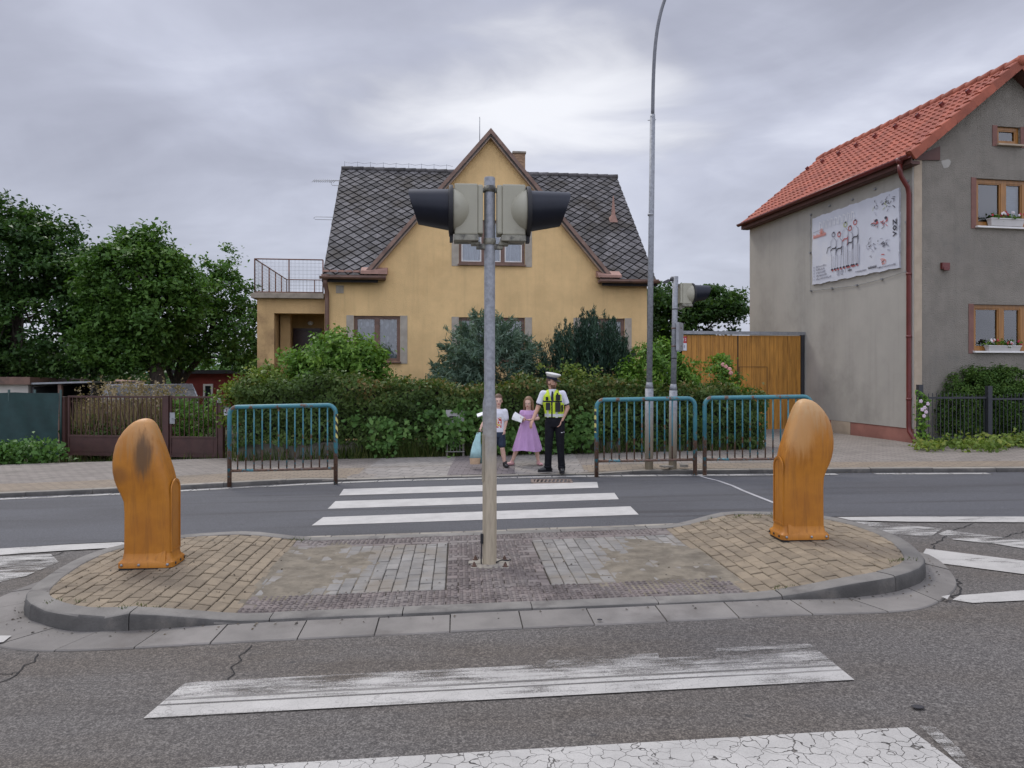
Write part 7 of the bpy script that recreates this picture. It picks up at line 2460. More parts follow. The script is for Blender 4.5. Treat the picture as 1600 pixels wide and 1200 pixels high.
o = blades('grass', '', pb[:, 0], pb[:, 1], pb[:, 2], nrng.uniform(0.008, 0.035, len(pb)), 0.003, LM['grass'], 0.5)
tag(o, 'small weeds growing in the joints along the island kerb', 'weeds', kind='stuff')
# ---- street drain at the kerb
dc = G(862, 753, 0.0)
gr = thing('drain_grate', 'rusty iron drain grate in the gutter in front of the police officer', 'drain grate', (dc.x, dc.y, gz(dc.x) + 0.006), 0.5)
dw, dd = 0.34, 0.19
mb = MB()
mb.box(-dw, dw, -dd, -dd + 0.035, -0.03, 0.016); mb.box(-dw, dw, dd - 0.035, dd, -0.03, 0.016); mb.box(-dw, -dw + 0.045, -dd + 0.036, dd - 0.036, -0.03, 0.015); mb.box(dw - 0.045, dw, -dd + 0.036, dd - 0.036, -0.03, 0.015)
for i in range(9):
    x = -dw + 0.045 + (2 * dw - 0.09) * (i + 0.5) / 9 * 1.0
    mb.beam((x - 0.02, -dd + 0.03, 0.002), (x + 0.02, dd - 0.03, 0.002), 0.028, 0.022)
obj('grate', mb, mat('rusty cast iron', (0.19, 0.145, 0.115), 0.7, 0.25, 9, dirt=(0.09, 0.055, 0.04), ds=5), gr, bevel=0.003)
mb = MB(); mb.box(-dw + 0.04, dw - 0.04, -dd + 0.03, dd - 0.03, -0.0055, -0.004); obj('shaft', mb, M['dark'], gr)
# small dark stain-like lumps on the near road
for px_, py_, r_ in ((1434, 1104, 0.035), (937, 968, 0.02)):
    c = G(px_, py_, 0.012 if py_ > 1000 else 0.028)
    q = MB(); q.ell((0, 0, 0), r_, r_ * 0.7, 0.005, 10, 6)
    o_ = obj('tar_spot', q, M['tar']); o_.location = c
    tag(o_, 'dark flattened blob of tar lying on the near lane' if py_ > 1000 else 'small dark tar spot on the gutter slabs of the island', 'tar spot')
# ------------------------------------------------------------------ people
def fuse(mb, voxel, smooth=3):
    """weld overlapping closed volumes into one continuous surface"""
    me = mb.mesh('tmp', [])
    bm = bmesh.new(); bm.from_mesh(me); bmesh.ops.recalc_face_normals(bm, faces=bm.faces); bm.to_mesh(me); bm.free()
    o = bpy.data.objects.new('tmp', me); COL.objects.link(o)
    md = o.modifiers.new('r', 'REMESH'); md.mode = 'VOXEL'; md.voxel_size = voxel
    if smooth:
        s = o.modifiers.new('s', 'SMOOTH'); s.iterations = smooth; s.factor = 0.5
    bpy.context.view_layer.update()
    res = bpy.data.meshes.new_from_object(o.evaluated_get(bpy.context.evaluated_depsgraph_get()))
    bpy.data.objects.remove(o); bpy.data.meshes.remove(me)
    res.polygons.foreach_set('use_smooth', [True] * len(res.polygons))
    return res


def paint(me, mats, fn, drop=None):
    """material per face from its centre; drop removes faces"""
    for m in mats: me.materials.append(m)
    me.polygons.foreach_set('material_index', [fn(p.center) for p in me.polygons])
    if drop:
        bm = bmesh.new(); bm.from_mesh(me)
        bmesh.ops.delete(bm, geom=[f for f in bm.faces if drop(f.calc_center_median())], context='FACES')
        bm.to_mesh(me); bm.free()
    return me


def cap(mb, p0, r0, p1, r1, n=12):
    p0, p1 = Vector(p0), Vector(p1)
    d = (p1 - p0).normalized()
    pts, rr = [], []
    for a in (85, 60, 30): pts.append(p0 - d * r0 * math.sin(math.radians(a))); rr.append(r0 * math.cos(math.radians(a)))
    pts += [p0, p1]; rr += [r0, r1]
    for a in (30, 60, 85): pts.append(p1 + d * r1 * math.sin(math.radians(a))); rr.append(r1 * math.cos(math.radians(a)))
    mb.tube(pts, rr, n)


def limb(mb, pts, rr):
    for (a, b), (p, q) in zip(zip(pts, pts[1:]), zip(rr, rr[1:])): cap(mb, a, p, b, q)


def trunk(mb, secs, n=20):
    """secs: (x, y, z, rx, ry)"""
    mb.sm = True
    mb.loft([[(x + rx * math.cos(a), y + ry * math.sin(a), z) for a in (2 * math.pi * k / n for k in range(n))] for x, y, z, rx, ry in secs])


def hand(mb, wrist, tip, palm_n, k=1.0, curl=0.35, thumb=1):
    """palm, four unequal fingers with a knuckle bend, thumb off the side of the palm"""
    w_, t_ = Vector(wrist), Vector(tip)
    d = (t_ - w_).normalized(); nn = Vector(palm_n); nn = (nn - d * nn.dot(d)).normalized(); s = d.cross(nn)
    pc = w_ + d * 0.055 * k
    R = Matrix((s, nn, d)).transposed()
    mb.ell(pc, 0.040 * k, 0.017 * k, 0.055 * k, 12, 8, R)
    for i, L in enumerate((0.068, 0.078, 0.072, 0.056)):
        o = (i - 1.5) * 0.021 * k
        b = pc + d * 0.04 * k + s * o
        m = b + (d * math.cos(curl) + nn * math.sin(curl)) * L * 0.55 * k + s * o * 0.15
        e = m + (d * math.cos(curl * 2.3) + nn * math.sin(curl * 2.3)) * L * 0.5 * k
        cap(mb, b, 0.0095 * k, m, 0.0085 * k, 8); cap(mb, m, 0.0085 * k, e, 0.0070 * k, 8)
    b = pc - d * 0.018 * k - s * thumb * 0.034 * k
    m = b - s * thumb * 0.028 * k + d * 0.026 * k + nn * 0.008 * k
    e = m - s * thumb * 0.008 * k + d * 0.028 * k + nn * 0.008 * k
    cap(mb, b, 0.012 * k, m, 0.0105 * k, 8); cap(mb, m, 0.0105 * k, e, 0.008 * k, 8)


def head(mb, c, f, k=1.0, neck=None):
    """head with brow, nose, mouth, chin and ears; c centre, f facing direction"""
    c = Vector(c); f = Vector(f).normalized(); s = Vector((f.y, -f.x, 0)).normalized(); u = s.cross(f) * 1.0
    if u.z < 0: u = -u
    R = Matrix((s, f, u)).transposed()
    mb.ell(c + u * 0.018 * k - f * 0.008 * k, 0.074 * k, 0.094 * k, 0.098 * k, 18, 12, R)
    mb.ell(c - u * 0.045 * k + f * 0.022 * k, 0.056 * k, 0.066 * k, 0.068 * k, 14, 10, R)
    mb.ell(c - u * 0.093 * k + f * 0.068 * k, 0.024 * k, 0.02 * k, 0.018 * k, 10, 8, R)
    mb.ell(c + u * 0.012 * k + f * 0.074 * k, 0.048 * k, 0.02 * k, 0.014 * k, 10, 8, R)
    cap(mb, c + u * 0.004 * k + f * 0.086 * k, 0.008 * k, c - u * 0.030 * k + f * 0.104 * k, 0.0125 * k, 8)
    mb.ell(c - u * 0.060 * k + f * 0.084 * k, 0.022 * k, 0.011 * k, 0.007 * k, 10, 6, R)
    mb.ell(c - u * 0.072 * k + f * 0.080 * k, 0.018 * k, 0.011 * k, 0.007 * k, 10, 6, R)
    for q in (-1, 1): mb.ell(c - u * 0.012 * k + s * q * 0.074 * k - f * 0.008 * k, 0.011 * k, 0.018 * k, 0.028 * k, 8, 6, R)
    if neck: cap(mb, c - u * 0.06 * k - f * 0.012 * k, 0.048 * k, neck, 0.052 * k)
    return R


def eyes(parent, c, R, k=1.0):
    for q in (-1, 1):
        mb = MB(); p = Vector(c) + R @ Vector((q * 0.030 * k, 0.080 * k, -0.008 * k))
        mb.ell(p, 0.012 * k, 0.009 * k, 0.007 * k, 10, 8, R)
        e = obj('eye', mb, M['eye_white'], parent)
        mb = MB(); mb.ell(p + R @ Vector((0, 0.006 * k, 0)), 0.006 * k, 0.005 * k, 0.006 * k, 8, 6, R); obj('iris', mb, M['eye_dark'], e)
        mb = MB(); a = p + R @ Vector((-0.016 * k, 0.004 * k, 0.017 * k)); b = p + R @ Vector((0.016 * k, 0.004 * k, 0.017 * k)); mb.tube([a, (a + b) / 2 + R @ Vector((0, 0.004 * k, 0.003 * k)), b], 0.0035 * k, 6); obj('eyebrow', mb, M['eye_dark'], parent)


M['skin'] = mat('skin', (0.50, 0.285, 0.20), 0.55, 0.05, 9)
M['skin_child'] = mat('fair skin', (0.62, 0.40, 0.31), 0.55, 0.05, 9)
M['lip'] = mat('lips', (0.40, 0.16, 0.13), 0.5)
M['beard'] = mat('short brown beard', (0.16, 0.085, 0.05), 0.9, 0.2, 30)
M['eye_white'] = mat('eye white', (0.7, 0.68, 0.66), 0.2)
M['eye_dark'] = mat('dark iris', (0.03, 0.02, 0.015), 0.3)
M['hair'] = mat('brown hair', (0.10, 0.055, 0.03), 0.6, 0.3, 40, stretch=(4, 4, 0.6))
M['hair_light'] = mat('light brown hair', (0.20, 0.115, 0.06), 0.6, 0.3, 40, stretch=(4, 4, 0.6))
M['shirt_white'] = mat('white shirt cloth', (0.66, 0.66, 0.71), 0.85, 0.05, 12, bmp=0.25, bs=14)
M['navy_trim'] = mat('navy cuff trim', (0.012, 0.014, 0.03), 0.8)
M['trousers'] = mat('black uniform cloth', (0.011, 0.011, 0.014), 0.9, 0.2, 7, bmp=0.5, bs=12, bdist=0.02, spec=0.15)
M['boot'] = mat('black leather', (0.012, 0.012, 0.013), 0.4, 0.2, 9)
M['hivis'] = mat('yellow high visibility cloth', (0.52, 0.66, 0.025), 0.7, 0.1, 9, bmp=0.3, bs=16)
M['reflect'] = mat('silver reflective tape', (0.52, 0.53, 0.52), 0.35, 0.1, 20)
M['pouch'] = mat('black pouch fabric', (0.014, 0.014, 0.016), 0.8, 0.2, 9)

# ---- police officer
ob = G(867, 737, 0.06)
off = thing('person', 'police officer in white peaked cap, yellow vest and black trousers looking to the right', 'person', (ob.x, ob.y, ob.z - 0.006), -13)
hc = (-0.06, -0.005, 1.585); fdir = (0.95, -0.3, 0.02)
L = {'shL': (-0.215, 0.0, 1.385), 'elL': (-0.30, -0.03, 1.13), 'wrL': (-0.365, -0.14, 0.93), 'hdL': (-0.41, -0.19, 0.80), 'shR': (0.135, 0.03, 1.385), 'elR': (0.215, 0.06, 1.13), 'wrR': (0.135, -0.05, 0.92), 'hdR': (0.10, -0.08, 0.78)}
mb = MB()
R = head(mb, hc, fdir, 1.0, (-0.045, 0.012, 1.40))
trunk(mb, [(-0.0, 0, 0.86, 0.15, 0.105), (0, 0, 0.95, 0.155, 0.10), (-0.015, 0, 1.06, 0.135, 0.09), (-0.03, 0.005, 1.22, 0.155, 0.105), (-0.04, 0.01, 1.34, 0.16, 0.095), (-0.042, 0.012, 1.42, 0.09, 0.06)])
for s in 'LR':
    limb(mb, [L['sh' + s], L['el' + s], L['wr' + s]], [0.056, 0.041, 0.028])
    cap(mb, L['sh' + s], 0.055, (-0.04, 0.01, 1.36), 0.07)
hand(mb, L['wrL'], L['hdL'], (0.5, 0.5, 0.1), 1.0, 0.3, 1)
hand(mb, L['wrR'], L['hdR'], (-0.8, 0.3, 0.2), 1.0, 0.5, -1)
hipL, hipR = (-0.085, 0, 0.88), (0.085, 0, 0.88)
legs = [[hipL, (-0.105, -0.03, 0.48), (-0.125, 0.0, 0.09)], [hipR, (0.10, -0.01, 0.48), (0.118, 0.03, 0.09)]]
for lg in legs: limb(mb, lg, [0.078, 0.054, 0.036])
me = fuse(mb, 0.0062, 2)
fV = Vector(fdir).normalized(); cV = Vector(hc)
def ofn(p):
    q = R.transposed() @ (p - cV)
    if p.z > 1.44 and q.y > 0.01 and q.z < -0.043 and not (abs(q.x) < 0.017 and -0.075 < q.z < -0.052 and q.y > 0.08): return 1
    if p.z > 1.44 and abs(q.x) < 0.02 and -0.078 < q.z < -0.052 and q.y > 0.08: return 2
    if p.z > 1.44 and q.y < 0.015 and q.z > -0.055 and p.z > 1.54 and not (abs(q.x) > 0.07 and abs(q.z + 0.012) < 0.03): return 3
    return 0
body = link('body', paint(me, [M['skin'], M['beard'], M['lip'], M['hair']], ofn), off)
eyes(off, hc, R)
# trousers
mb = MB()
trunk(mb, [(0, 0, 0.80, 0.15, 0.115), (0, 0, 0.88, 0.172, 0.122), (0, 0, 0.95, 0.168, 0.115), (-0.005, 0, 0.985, 0.155, 0.108)])
for lg in legs:
    pts = catmull([lg[0], lg[1], (lg[2][0], lg[2][1], 0.05)], 4)
    rr = [0.098 - 0.034 * min(1, i / 5) for i in range(len(pts))]
    limb(mb, pts, rr)
for lg in legs:
    for z, r in ((0.14, 0.068), (0.09, 0.072), (0.5, 0.074)):
        mb.ell((lg[2][0] if z < 0.4 else lg[1][0], lg[2][1] - 0.01 if z < .4 else lg[1][1], z), r, r * 1.05, 0.03, 12, 8)
me = fuse(mb, 0.008, 3)
tr = link('trousers', paint(me, [M['trousers'], M['reflect']], lambda p: 0, drop=lambda p: p.z < 0.03), off)
q = MB(); q.box(0.165, 0.172, -0.05, -0.01, 0.70, 0.72); q.box(0.10, 0.15, -0.083, -0.078, 0.70, 0.712); obj('pocket_tab', q, M['reflect'], tr)
# shoes
for lg, dr, nm in ((legs[0], Vector((-0.92, -0.38, 0)), 'l'), (legs[1], Vector((0.25, -0.95, 0)), 'r')):
    mb = MB(); a = Vector((lg[2][0], lg[2][1], 0)); d = dr.normalized(); s = Vector((d.y, -d.x, 0)); Rm = Matrix((s, d, Vector((0, 0, 1)))).transposed()
    mb.ell(a + d * 0.03 + Vector((0, 0, 0.045)), 0.046, 0.12, 0.05, 14, 10, Rm); mb.ell(a + d * 0.11 + Vector((0, 0, 0.038)), 0.047, 0.075, 0.04, 14, 10, Rm); cap(mb, a + Vector((0, 0, 0.05)), 0.05, a + Vector((0, 0, 0.12)), 0.048)
    sh = link('shoe', paint(fuse(mb, 0.008, 2), [M['boot']], lambda p: 0), off)
    q = MB(); q.loft([[a + d * (0.05 + 0.135 * math.sin(t)) + s * 0.049 * math.cos(t) + Vector((0, 0, z)) for t in (2 * math.pi * k / 20 for k in range(20))] for z in (0.0, 0.018)]); obj('sole', q, M['black'], sh, fix=True)
# shirt
mb = MB()
trunk(mb, [(0, 0, 0.93, 0.158, 0.106), (-0.012, 0, 1.05, 0.150, 0.103), (-0.03, 0.005, 1.22, 0.170, 0.118), (-0.04, 0.01, 1.35, 0.172, 0.105), (-0.043, 0.012, 1.43, 0.085, 0.068), (-0.045, 0.012, 1.465, 0.068, 0.06)])
for s in 'LR':
    a, b = Vector(L['sh' + s]), Vector(L['el' + s])
    limb(mb, [a, a.lerp(b, 0.5), a.lerp(b, 0.66)], [0.060, 0.062, 0.063]); cap(mb, a, 0.058, (-0.04, 0.01, 1.36), 0.07)
me = fuse(mb, 0.008, 3)
def shfn(p):
    for s in 'LR':
        a, b = Vector(L['sh' + s]), Vector(L['el' + s]); t = (p - a).dot(b - a) / (b - a).length_squared
        if abs(p.x + 0.04) > 0.17 and t > 0.72: return 1
    return 0
shirt = link('shirt', paint(me, [M['shirt_white'], M['navy_trim']], shfn), off)
mb = MB(); mb.loft([[(-0.04, -0.11, 1.43), (-0.012, -0.112, 1.425), (0.002, -0.125, 1.25), (-0.03, -0.135, 1.18), (-0.055, -0.125, 1.25)], [(-0.04, -0.10, 1.43), (-0.012, -0.10, 1.425), (0.002, -0.115, 1.25), (-0.03, -0.12, 1.18), (-0.055, -0.115, 1.25)]]); obj('tie', mb, M['navy_trim'], shirt, fix=True)
# vest with pockets
mb = MB()
trunk(mb, [(-0.005, 0, 0.965, 0.176, 0.126), (-0.012, 0, 1.05, 0.172, 0.124), (-0.03, 0.005, 1.22, 0.190, 0.138), (-0.04, 0.01, 1.35, 0.178, 0.124), (-0.043, 0.012, 1.43, 0.118, 0.085), (-0.044, 0.012, 1.455, 0.10, 0.072)], 28)
me = fuse(mb, 0.007, 2)
def vfn(p):
    x = p.x + 0.03
    if abs(x) < 0.012 and p.y < 0: return 2
    if 0.985 < p.z < 1.03: return 1
    if 0.062 < abs(x) < 0.10 and p.z < 1.15: return 1
    if 1.235 < p.z < 1.262: return 2
    if p.z < 0.975: return 2
    return 0
def vdrop(p):
    x = p.x + 0.042
    if p.z > 1.452 or p.z < 0.962: return True
    if p.y < 0.02 and p.z > 1.25 and abs(x) < (p.z - 1.27) * 0.34: return True
    if abs(x) > 0.168 and p.z > 1.22 and abs(x) > 0.168 + (1.34 - p.z) * 0.1: return True
    return False
vest = link('vest', paint(me, [M['hivis'], M['reflect'], M['pouch']], vfn, vdrop), off)
for bx in ((0.03, 0.12, 1.07, 1.235), (0.04, 0.115, 1.27, 1.37), (-0.135, -0.06, 1.10, 1.23), (-0.14, -0.10, 1.27, 1.33), (0.13, 0.155, 1.07, 1.19)):
    mb = MB(); xm = (bx[0] + bx[1]) / 2 + 0.03; yf = -0.138 * math.sqrt(max(0.15, 1 - (xm / 0.19) ** 2)); mb.box(bx[0], bx[1], yf - 0.035, yf + 0.02, bx[2], bx[3]); obj('pouch', mb, M['pouch'], vest, bevel=0.008)
mb = MB(); mb.box(0.055, 0.085, -0.155, -0.12, 1.30, 1.40); mb.tube([(0.08, -0.135, 1.40), (0.085, -0.13, 1.47)], 0.005, 6); obj('radio', mb, M['pouch'], vest, bevel=0.005)
# cap
def CP(x, y, z): return cV + R @ (Matrix.Rotation(math.radians(-12), 3, 'X') @ Vector((x, y, z)))
def capring(rx, ry, z, oy=0.0, n=28): return [CP(rx * math.cos(a), oy + ry * math.sin(a), z) for a in (2 * math.pi * k / n for k in range(n))]
mb = MB(); mb.sm = True
mb.loft([capring(0.083, 0.103, 0.060), capring(0.085, 0.105, 0.062), capring(0.087, 0.107, 0.098), capring(0.08, 0.10, 0.10)])
cb = obj('cap_band', mb, M['navy_trim'], off, fix=True)
mb = MB(); mb.sm = True
mb.loft([capring(0.084, 0.104, 0.098), capring(0.100, 0.122, 0.122, 0.004), capring(0.118, 0.142, 0.145, 0.008), capring(0.120, 0.145, 0.153, 0.008), capring(0.110, 0.134, 0.162, 0.008), capring(0.05, 0.07, 0.170, 0.008), capring(0.004, 0.004, 0.171, 0.008)])
obj('cap_crown', mb, mat('pale grey cap cloth', (0.60, 0.59, 0.55), 0.7, 0.06, 9), cb, fix=True)
mb = MB(); mb.sm = True
inn_ = [CP(0.086 * math.cos(a), 0.106 * math.sin(a), 0.066) for a in (math.radians(25 + 130 * k / 12) for k in range(13))]
out_ = [CP(0.088 * math.cos(a), 0.05 + 0.125 * math.sin(a), 0.046) for a in (math.radians(25 + 130 * k / 12) for k in range(13))]
mb.loft([inn_, out_], cap=False, closed=False); mb.loft([[p - Vector((0, 0, 0.006)) for p in out_], [p - Vector((0, 0, 0.006)) for p in inn_]], cap=False, closed=False); mb.loft([out_, [p - Vector((0, 0, 0.006)) for p in out_]], cap=False, closed=False)
obj('cap_peak', mb, M['boot'], cb)
mb = MB(); mb.ell(CP(0, 0.108, 0.088), 0.014, 0.006, 0.016, 10, 6, R); obj('cap_badge', mb, mat('gold badge', (0.5, 0.36, 0.1), 0.35, metal=0.6), cb)

# ---- girl in a lilac dress
Yg = 13.75
gb = W(828, 728, Yg); gb.z = gz(gb.x) + 0.085
girl = thing('person', 'girl in a lilac dress and pink sandals stepping along with white papers in her hand', 'person', gb)
hg = (-0.03, -0.01, 1.165); fg = (-0.25, -0.95, -0.08)
mb = MB(); Rg = head(mb, hg, fg, 0.93, (-0.03, 0.0, 1.0))
trunk(mb, [(-0.04, 0, 0.56, 0.105, 0.075), (-0.04, 0, 0.68, 0.115, 0.08), (-0.04, 0, 0.82, 0.092, 0.068), (-0.035, 0, 0.95, 0.108, 0.075), (-0.035, 0, 1.02, 0.07, 0.05)])
aL = [(-0.145, 0.0, 0.985), (-0.165, -0.03, 0.84), (-0.115, -0.17, 0.85)]
aR = [(0.075, 0.0, 0.985), (0.155, 0.0, 0.875), (-0.02, -0.15, 0.855)]
for a in (aL, aR):
    limb(mb, a, [0.036, 0.029, 0.021]); cap(mb, a[0], 0.037, (-0.035, 0, 0.975), 0.05)
hand(mb, aL[2], (-0.19, -0.21, 0.88), (0, 0.3, 1), 0.75, 0.7, 1)
hand(mb, aR[2], (-0.15, -0.20, 0.87), (0, 0.3, 1), 0.75, 0.7, -1)
gl = [[(-0.09, 0, 0.60), (-0.235, -0.03, 0.33), (-0.335, 0.02, 0.06)], [(0.02, 0, 0.60), (0.12, -0.02, 0.33), (0.16, 0.03, 0.06)]]
for l_ in gl: limb(mb, [l_[0], l_[1], tuple(Vector(l_[1]).lerp(Vector(l_[2]), 0.35) + Vector((0, 0.015, 0))), l_[2]], [0.062, 0.040, 0.042, 0.026])
me = fuse(mb, 0.006, 2)
cg = Vector(hg)
link('body', paint(me, [M['skin_child'], M['lip']], lambda p: 1 if (abs((Rg.transposed() @ (p - cg)).x) < 0.018 and -0.073 < (Rg.transposed() @ (p - cg)).z < -0.048 and (Rg.transposed() @ (p - cg)).y > 0.075) else 0), girl)
eyes(girl, hg, Rg, 0.93)
mb = MB()
mb.ell(cg + Rg @ Vector((0, -0.022, 0.03)), 0.083, 0.095, 0.098, 18, 12, Rg)
for q in (-1, 1):
    limb(mb, [cg + Rg @ Vector((q * 0.066, -0.02, 0.03)), cg + Rg @ Vector((q * 0.078, -0.02, -0.07)), cg + Rg @ Vector((q * 0.088, -0.01, -0.17))], [0.032, 0.028, 0.014])
limb(mb, [cg + Rg @ Vector((0, -0.07, 0.0)), cg + Rg @ Vector((0, -0.085, -0.12)), cg + Rg @ Vector((0, -0.075, -0.24))], [0.07, 0.06, 0.03])
link('hair', paint(fuse(mb, 0.007, 2), [M['hair_light']], lambda p: 0, drop=lambda p: (Rg.transposed() @ (p - cg)).y > 0.045 and (Rg.transposed() @ (p - cg)).z < 0.062), girl)
M['lilac'] = mat('lilac cotton', (0.50, 0.30, 0.52), 0.85, 0.06, 6, bmp=0.2, bs=30)
mb = MB()
trunk(mb, [(-0.04, 0, 0.80, 0.105, 0.082), (-0.04, 0, 0.86, 0.104, 0.08), (-0.035, 0, 0.95, 0.122, 0.088), (-0.035, 0, 1.01, 0.09, 0.065), (-0.033, 0, 1.03, 0.06, 0.05)])
for a in (aL, aR): limb(mb, [a[0], tuple(Vector(a[0]).lerp(Vector(a[1]), 0.45))], [0.05, 0.046]); cap(mb, a[0], 0.046, (-0.035, 0, 0.975), 0.05)
dress = link('bodice', paint(fuse(mb, 0.007, 3), [M['lilac']], lambda p: 0), girl)
mb = MB(); mb.sm = True
n = 72; rings = []
for s in range(13):
    f = s / 12
    z = 0.855 - 0.575 * f; cx = -0.04 - 0.012 * f
    rx, ry = 0.105 + 0.165 * f ** 0.9, 0.082 + 0.115 * f ** 0.9
    rings.append([(cx + (rx + 0.016 * f * math.sin(11 * a + 0.6) + 0.008 * f * math.sin(5 * a)) * math.cos(a), (ry + 0.02 * f * math.sin(11 * a + 0.6)) * math.sin(a), z + 0.014 * f * math.sin(3 * a + 1)) for a in (2 * math.pi * k / n for k in range(n))])
mb.loft(rings, cap=False)
mb.loft([rings[-1], [(p[0] * 0.97 - 0.0015, p[1] * 0.97, p[2] + 0.005) for p in rings[-1]], [(p[0] * 0.9 - 0.005, p[1] * 0.9, p[2] + 0.05) for p in rings[-3]]], cap=False)
obj('skirt', mb, M['lilac'], girl)
for l_, d in ((gl[0], Vector((-0.85, -0.5, 0))), (gl[1], Vector((0.5, -0.85, 0)))):
    mb = MB(); a = Vector((l_[2][0], l_[2][1], 0)); d.normalize(); s = Vector((d.y, -d.x, 0)); Rm = Matrix((s, d, Vector((0, 0, 1)))).transposed()
    mb.ell(a + d * 0.03 + Vector((0, 0, 0.032)), 0.036, 0.09, 0.034, 14, 8, Rm); mb.ell(a + d * 0.085 + Vector((0, 0, 0.028)), 0.037, 0.05, 0.028, 12, 8, Rm); cap(mb, a + Vector((0, 0, 0.05)), 0.034, a + Vector((0, 0, 0.075)), 0.032)
    sm_ = link('sandal', paint(fuse(mb, 0.007, 1), [mat('pale pink sandal', (0.62, 0.34, 0.34), 0.6, 0.1, 20) if 'sandal' not in M else M['sandal'], M['skin_child']], lambda p: 1 if 0.052 < p.z < 0.062 else 0), girl)
    M['sandal'] = bpy.data.materials['pale pink sandal']
pap = MB()
for k in range(3):
    o_ = Vector((-0.235, -0.235, 0.895)) + Vector((0.006 * k, 0.003 * k, 0.012 * k)); Rp = Matrix.Rotation(0.35 + 0.1 * k, 3, 'Y') @ Matrix.Rotation(0.9, 3, 'X')
    pap.obox(o_, 0.19, 0.13, 0.002, Rp)
tag(obj('papers', pap, mat('white paper', (0.74, 0.74, 0.72), 0.8)), 'white papers held by the girl in the lilac dress', 'paper').location = gb

# ---- boy behind the signal pole
Yb = 13.6
bb = W(777.5, 736, Yb); bb.z = gz(bb.x) + 0.078
boy = thing('person', 'boy in a white printed shirt and navy shorts half hidden behind the signal pole', 'person', bb)
hb = (0.015, -0.01, 1.235); fb = (0.1, -1.0, -0.05)
mb = MB(); Rb = head(mb, hb, fb, 0.95, (0.0, 0.0, 1.07))
trunk(mb, [(0, 0, 0.60, 0.11, 0.08), (0, 0, 0.70, 0.115, 0.083), (0, 0, 0.85, 0.11, 0.08), (0.0, 0, 1.0, 0.122, 0.08), (0, 0, 1.08, 0.075, 0.055)])
bR = [(0.135, 0.0, 1.03), (0.158, 0.0, 0.85), (0.128, -0.04, 0.70)]
bL = [(-0.135, 0.0, 1.03), (-0.235, 0.0, 0.87), (-0.30, -0.07, 0.76)]
for a in (bR, bL): limb(mb, a, [0.040, 0.032, 0.023]); cap(mb, a[0], 0.04, (0, 0, 1.02), 0.055)
hand(mb, bR[2], (0.115, -0.06, 0.58), (-0.6, 0.4, 0), 0.78, 0.5, -1)
hand(mb, bL[2], (-0.33, -0.10, 0.66), (0.6, 0.4, 0), 0.78, 1.1, 1)
bl = [[(-0.065, 0, 0.62), (-0.085, -0.03, 0.36), (-0.10, 0.04, 0.06)], [(0.06, 0, 0.62), (0.085, -0.02, 0.36), (0.135, 0.03, 0.06)]]
for l_ in bl: limb(mb, [l_[0], l_[1], tuple(Vector(l_[1]).lerp(Vector(l_[2]), 0.35) + Vector((0, 0.018, 0))), l_[2]], [0.066, 0.044, 0.046, 0.028])
cbo = Vector(hb)
link('body', paint(fuse(mb, 0.006, 2), [M['skin_child'], M['lip']], lambda p: 1 if (abs((Rb.transposed() @ (p - cbo)).x) < 0.018 and -0.073 < (Rb.transposed() @ (p - cbo)).z < -0.048 and (Rb.transposed() @ (p - cbo)).y > 0.075) else 0), boy)
eyes(boy, hb, Rb, 0.95)
mb = MB(); mb.ell(cbo + Rb @ Vector((0, -0.02, 0.034)), 0.082, 0.098, 0.095, 18, 12, Rb)
link('hair', paint(fuse(mb, 0.007, 1), [M['hair']], lambda p: 0, drop=lambda p: (Rb.transposed() @ (p - cbo)).z < -0.045 or ((Rb.transposed() @ (p - cbo)).y > 0.03 and (Rb.transposed() @ (p - cbo)).z < 0.058)), boy)
mb = MB()
trunk(mb, [(0, 0, 0.655, 0.135, 0.10), (0, 0, 0.70, 0.134, 0.10), (0, 0, 0.85, 0.128, 0.095), (0, 0, 1.0, 0.138, 0.094), (0, 0, 1.065, 0.085, 0.065), (0, 0, 1.085, 0.06, 0.055)])
for a in (bR, bL): limb(mb, [a[0], tuple(Vector(a[0]).lerp(Vector(a[1]), 0.68))], [0.056, 0.058]); cap(mb, a[0], 0.052, (0, 0, 1.02), 0.055)
def bfn(p):
    if p.y < -0.05 and abs(p.x - 0.015) < 0.06 and 0.74 < p.z < 0.93:
        v_ = mnoise.noise(p * 22)
        return 1 if v_ > 0.12 else (2 if v_ < -0.12 else 0)
    return 0
link('shirt', paint(fuse(mb, 0.007, 3), [M['shirt_white'], mat('red print cloth', (0.48, 0.07, 0.05), 0.8), mat('yellow print cloth', (0.60, 0.36, 0.06), 0.8)], bfn), boy)
mb = MB()
trunk(mb, [(0, 0, 0.56, 0.12, 0.09), (0, 0, 0.64, 0.130, 0.096), (0, 0, 0.68, 0.126, 0.092)])
for l_ in bl: limb(mb, [l_[0], tuple(Vector(l_[0]).lerp(Vector(l_[1]), 0.75))], [0.082, 0.075])
link('shorts', paint(fuse(mb, 0.007, 3), [mat('navy shorts cloth', (0.018, 0.030, 0.055), 0.85, 0.2, 8)], lambda p: 0), boy)
for l_, d in ((bl[0], Vector((-0.2, -1, 0))), (bl[1], Vector((0.35, -0.95, 0)))):
    mb = MB(); a = Vector((l_[2][0], l_[2][1], 0)); d.normalize(); s = Vector((d.y, -d.x, 0)); Rm = Matrix((s, d, Vector((0, 0, 1)))).transposed()
    mb.ell(a + d * 0.03 + Vector((0, 0, 0.042)), 0.042, 0.10, 0.046, 14, 8, Rm); mb.ell(a + d * 0.095 + Vector((0, 0, 0.034)), 0.043, 0.055, 0.034, 12, 8, Rm); cap(mb, a + Vector((0, 0, 0.05)), 0.042, a + Vector((0, 0, 0.09)), 0.04)
    link('shoe', paint(fuse(mb, 0.007, 1), [M['boot']], lambda p: 0), boy)
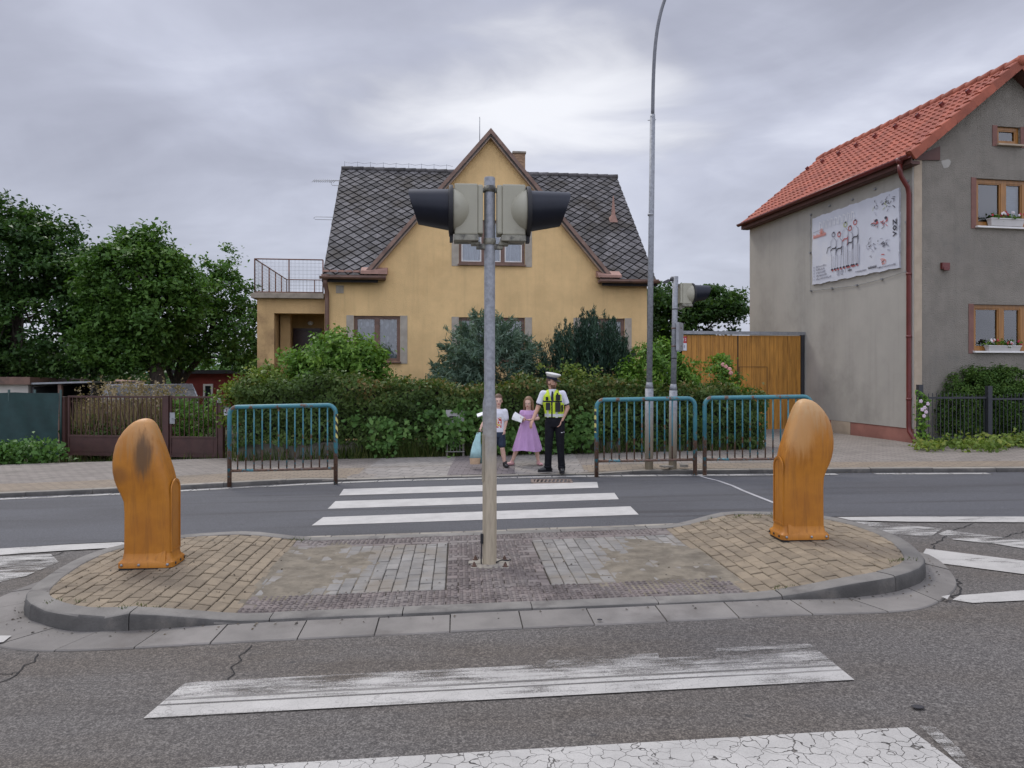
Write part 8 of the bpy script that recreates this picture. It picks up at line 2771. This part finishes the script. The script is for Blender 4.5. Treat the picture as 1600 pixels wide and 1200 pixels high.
# cloth bag in his right hand
bag = thing('cloth_bag', 'pale aqua cloth bag with a tan base hanging from the hand of the boy', 'bag', bb + Vector((-0.335, -0.1, 0)))
mb = MB(); mb.sm = True
def bring(cx, z, rx, ry, n=24): return [(cx + rx * math.copysign(abs(math.cos(a)) ** 0.6, math.cos(a)) + 0.008 * math.sin(3 * a + z * 9), ry * math.copysign(abs(math.sin(a)) ** 0.6, math.sin(a)), z) for a in (2 * math.pi * k / n for k in range(n))]
mb.loft([bring(-0.075, 0.075, 0.085, 0.05), bring(-0.07, 0.19, 0.098, 0.055)]); obj('base', mb, mat('tan bag cloth', (0.46, 0.32, 0.20), 0.85, 0.12, 9), bag, fix=True, sharp=50)
mb = MB(); mb.sm = True
mb.loft([bring(-0.07, 0.191, 0.098, 0.056), bring(-0.06, 0.32, 0.09, 0.052), bring(-0.045, 0.46, 0.075, 0.042), bring(-0.02, 0.58, 0.05, 0.025), bring(-0.005, 0.655, 0.03, 0.015)]); obj('bag', mb, mat('pale aqua cloth', (0.36, 0.55, 0.55), 0.85, 0.12, 9, bmp=0.4, bs=14), bag, fix=True)
mb = MB(); mb.tube(catmull([(-0.03, -0.02, 0.63), (-0.01, -0.02, 0.69), (0.005, 0.0, 0.715), (0.01, 0.02, 0.69), (-0.01, 0.02, 0.63)], 4), 0.007, 6); obj('handle', mb, M['hair'], bag)
mb = MB(); mb.ell((0.035, 0.01, 0.34), 0.035, 0.03, 0.1, 10, 8); mb.ell((0.03, 0.01, 0.17), 0.04, 0.04, 0.09, 10, 8); obj('contents', mb, mat('dark green and red cloth', (0.05, 0.12, 0.11), 0.8, 0.3, 9, dirt=(0.3, 0.04, 0.06), ds=6), bag)
mb = MB(); mb.obox(bb + Vector((-0.30, -0.04, 0.985)), 0.16, 0.1, 0.02, Matrix.Rotation(-0.35, 3, 'Y') @ Matrix.Rotation(0.5, 3, 'X')); tag(obj('folded_paper', mb, bpy.data.materials['white paper'], bevel=0.003), 'folded white paper tucked under the arm of the boy', 'paper')
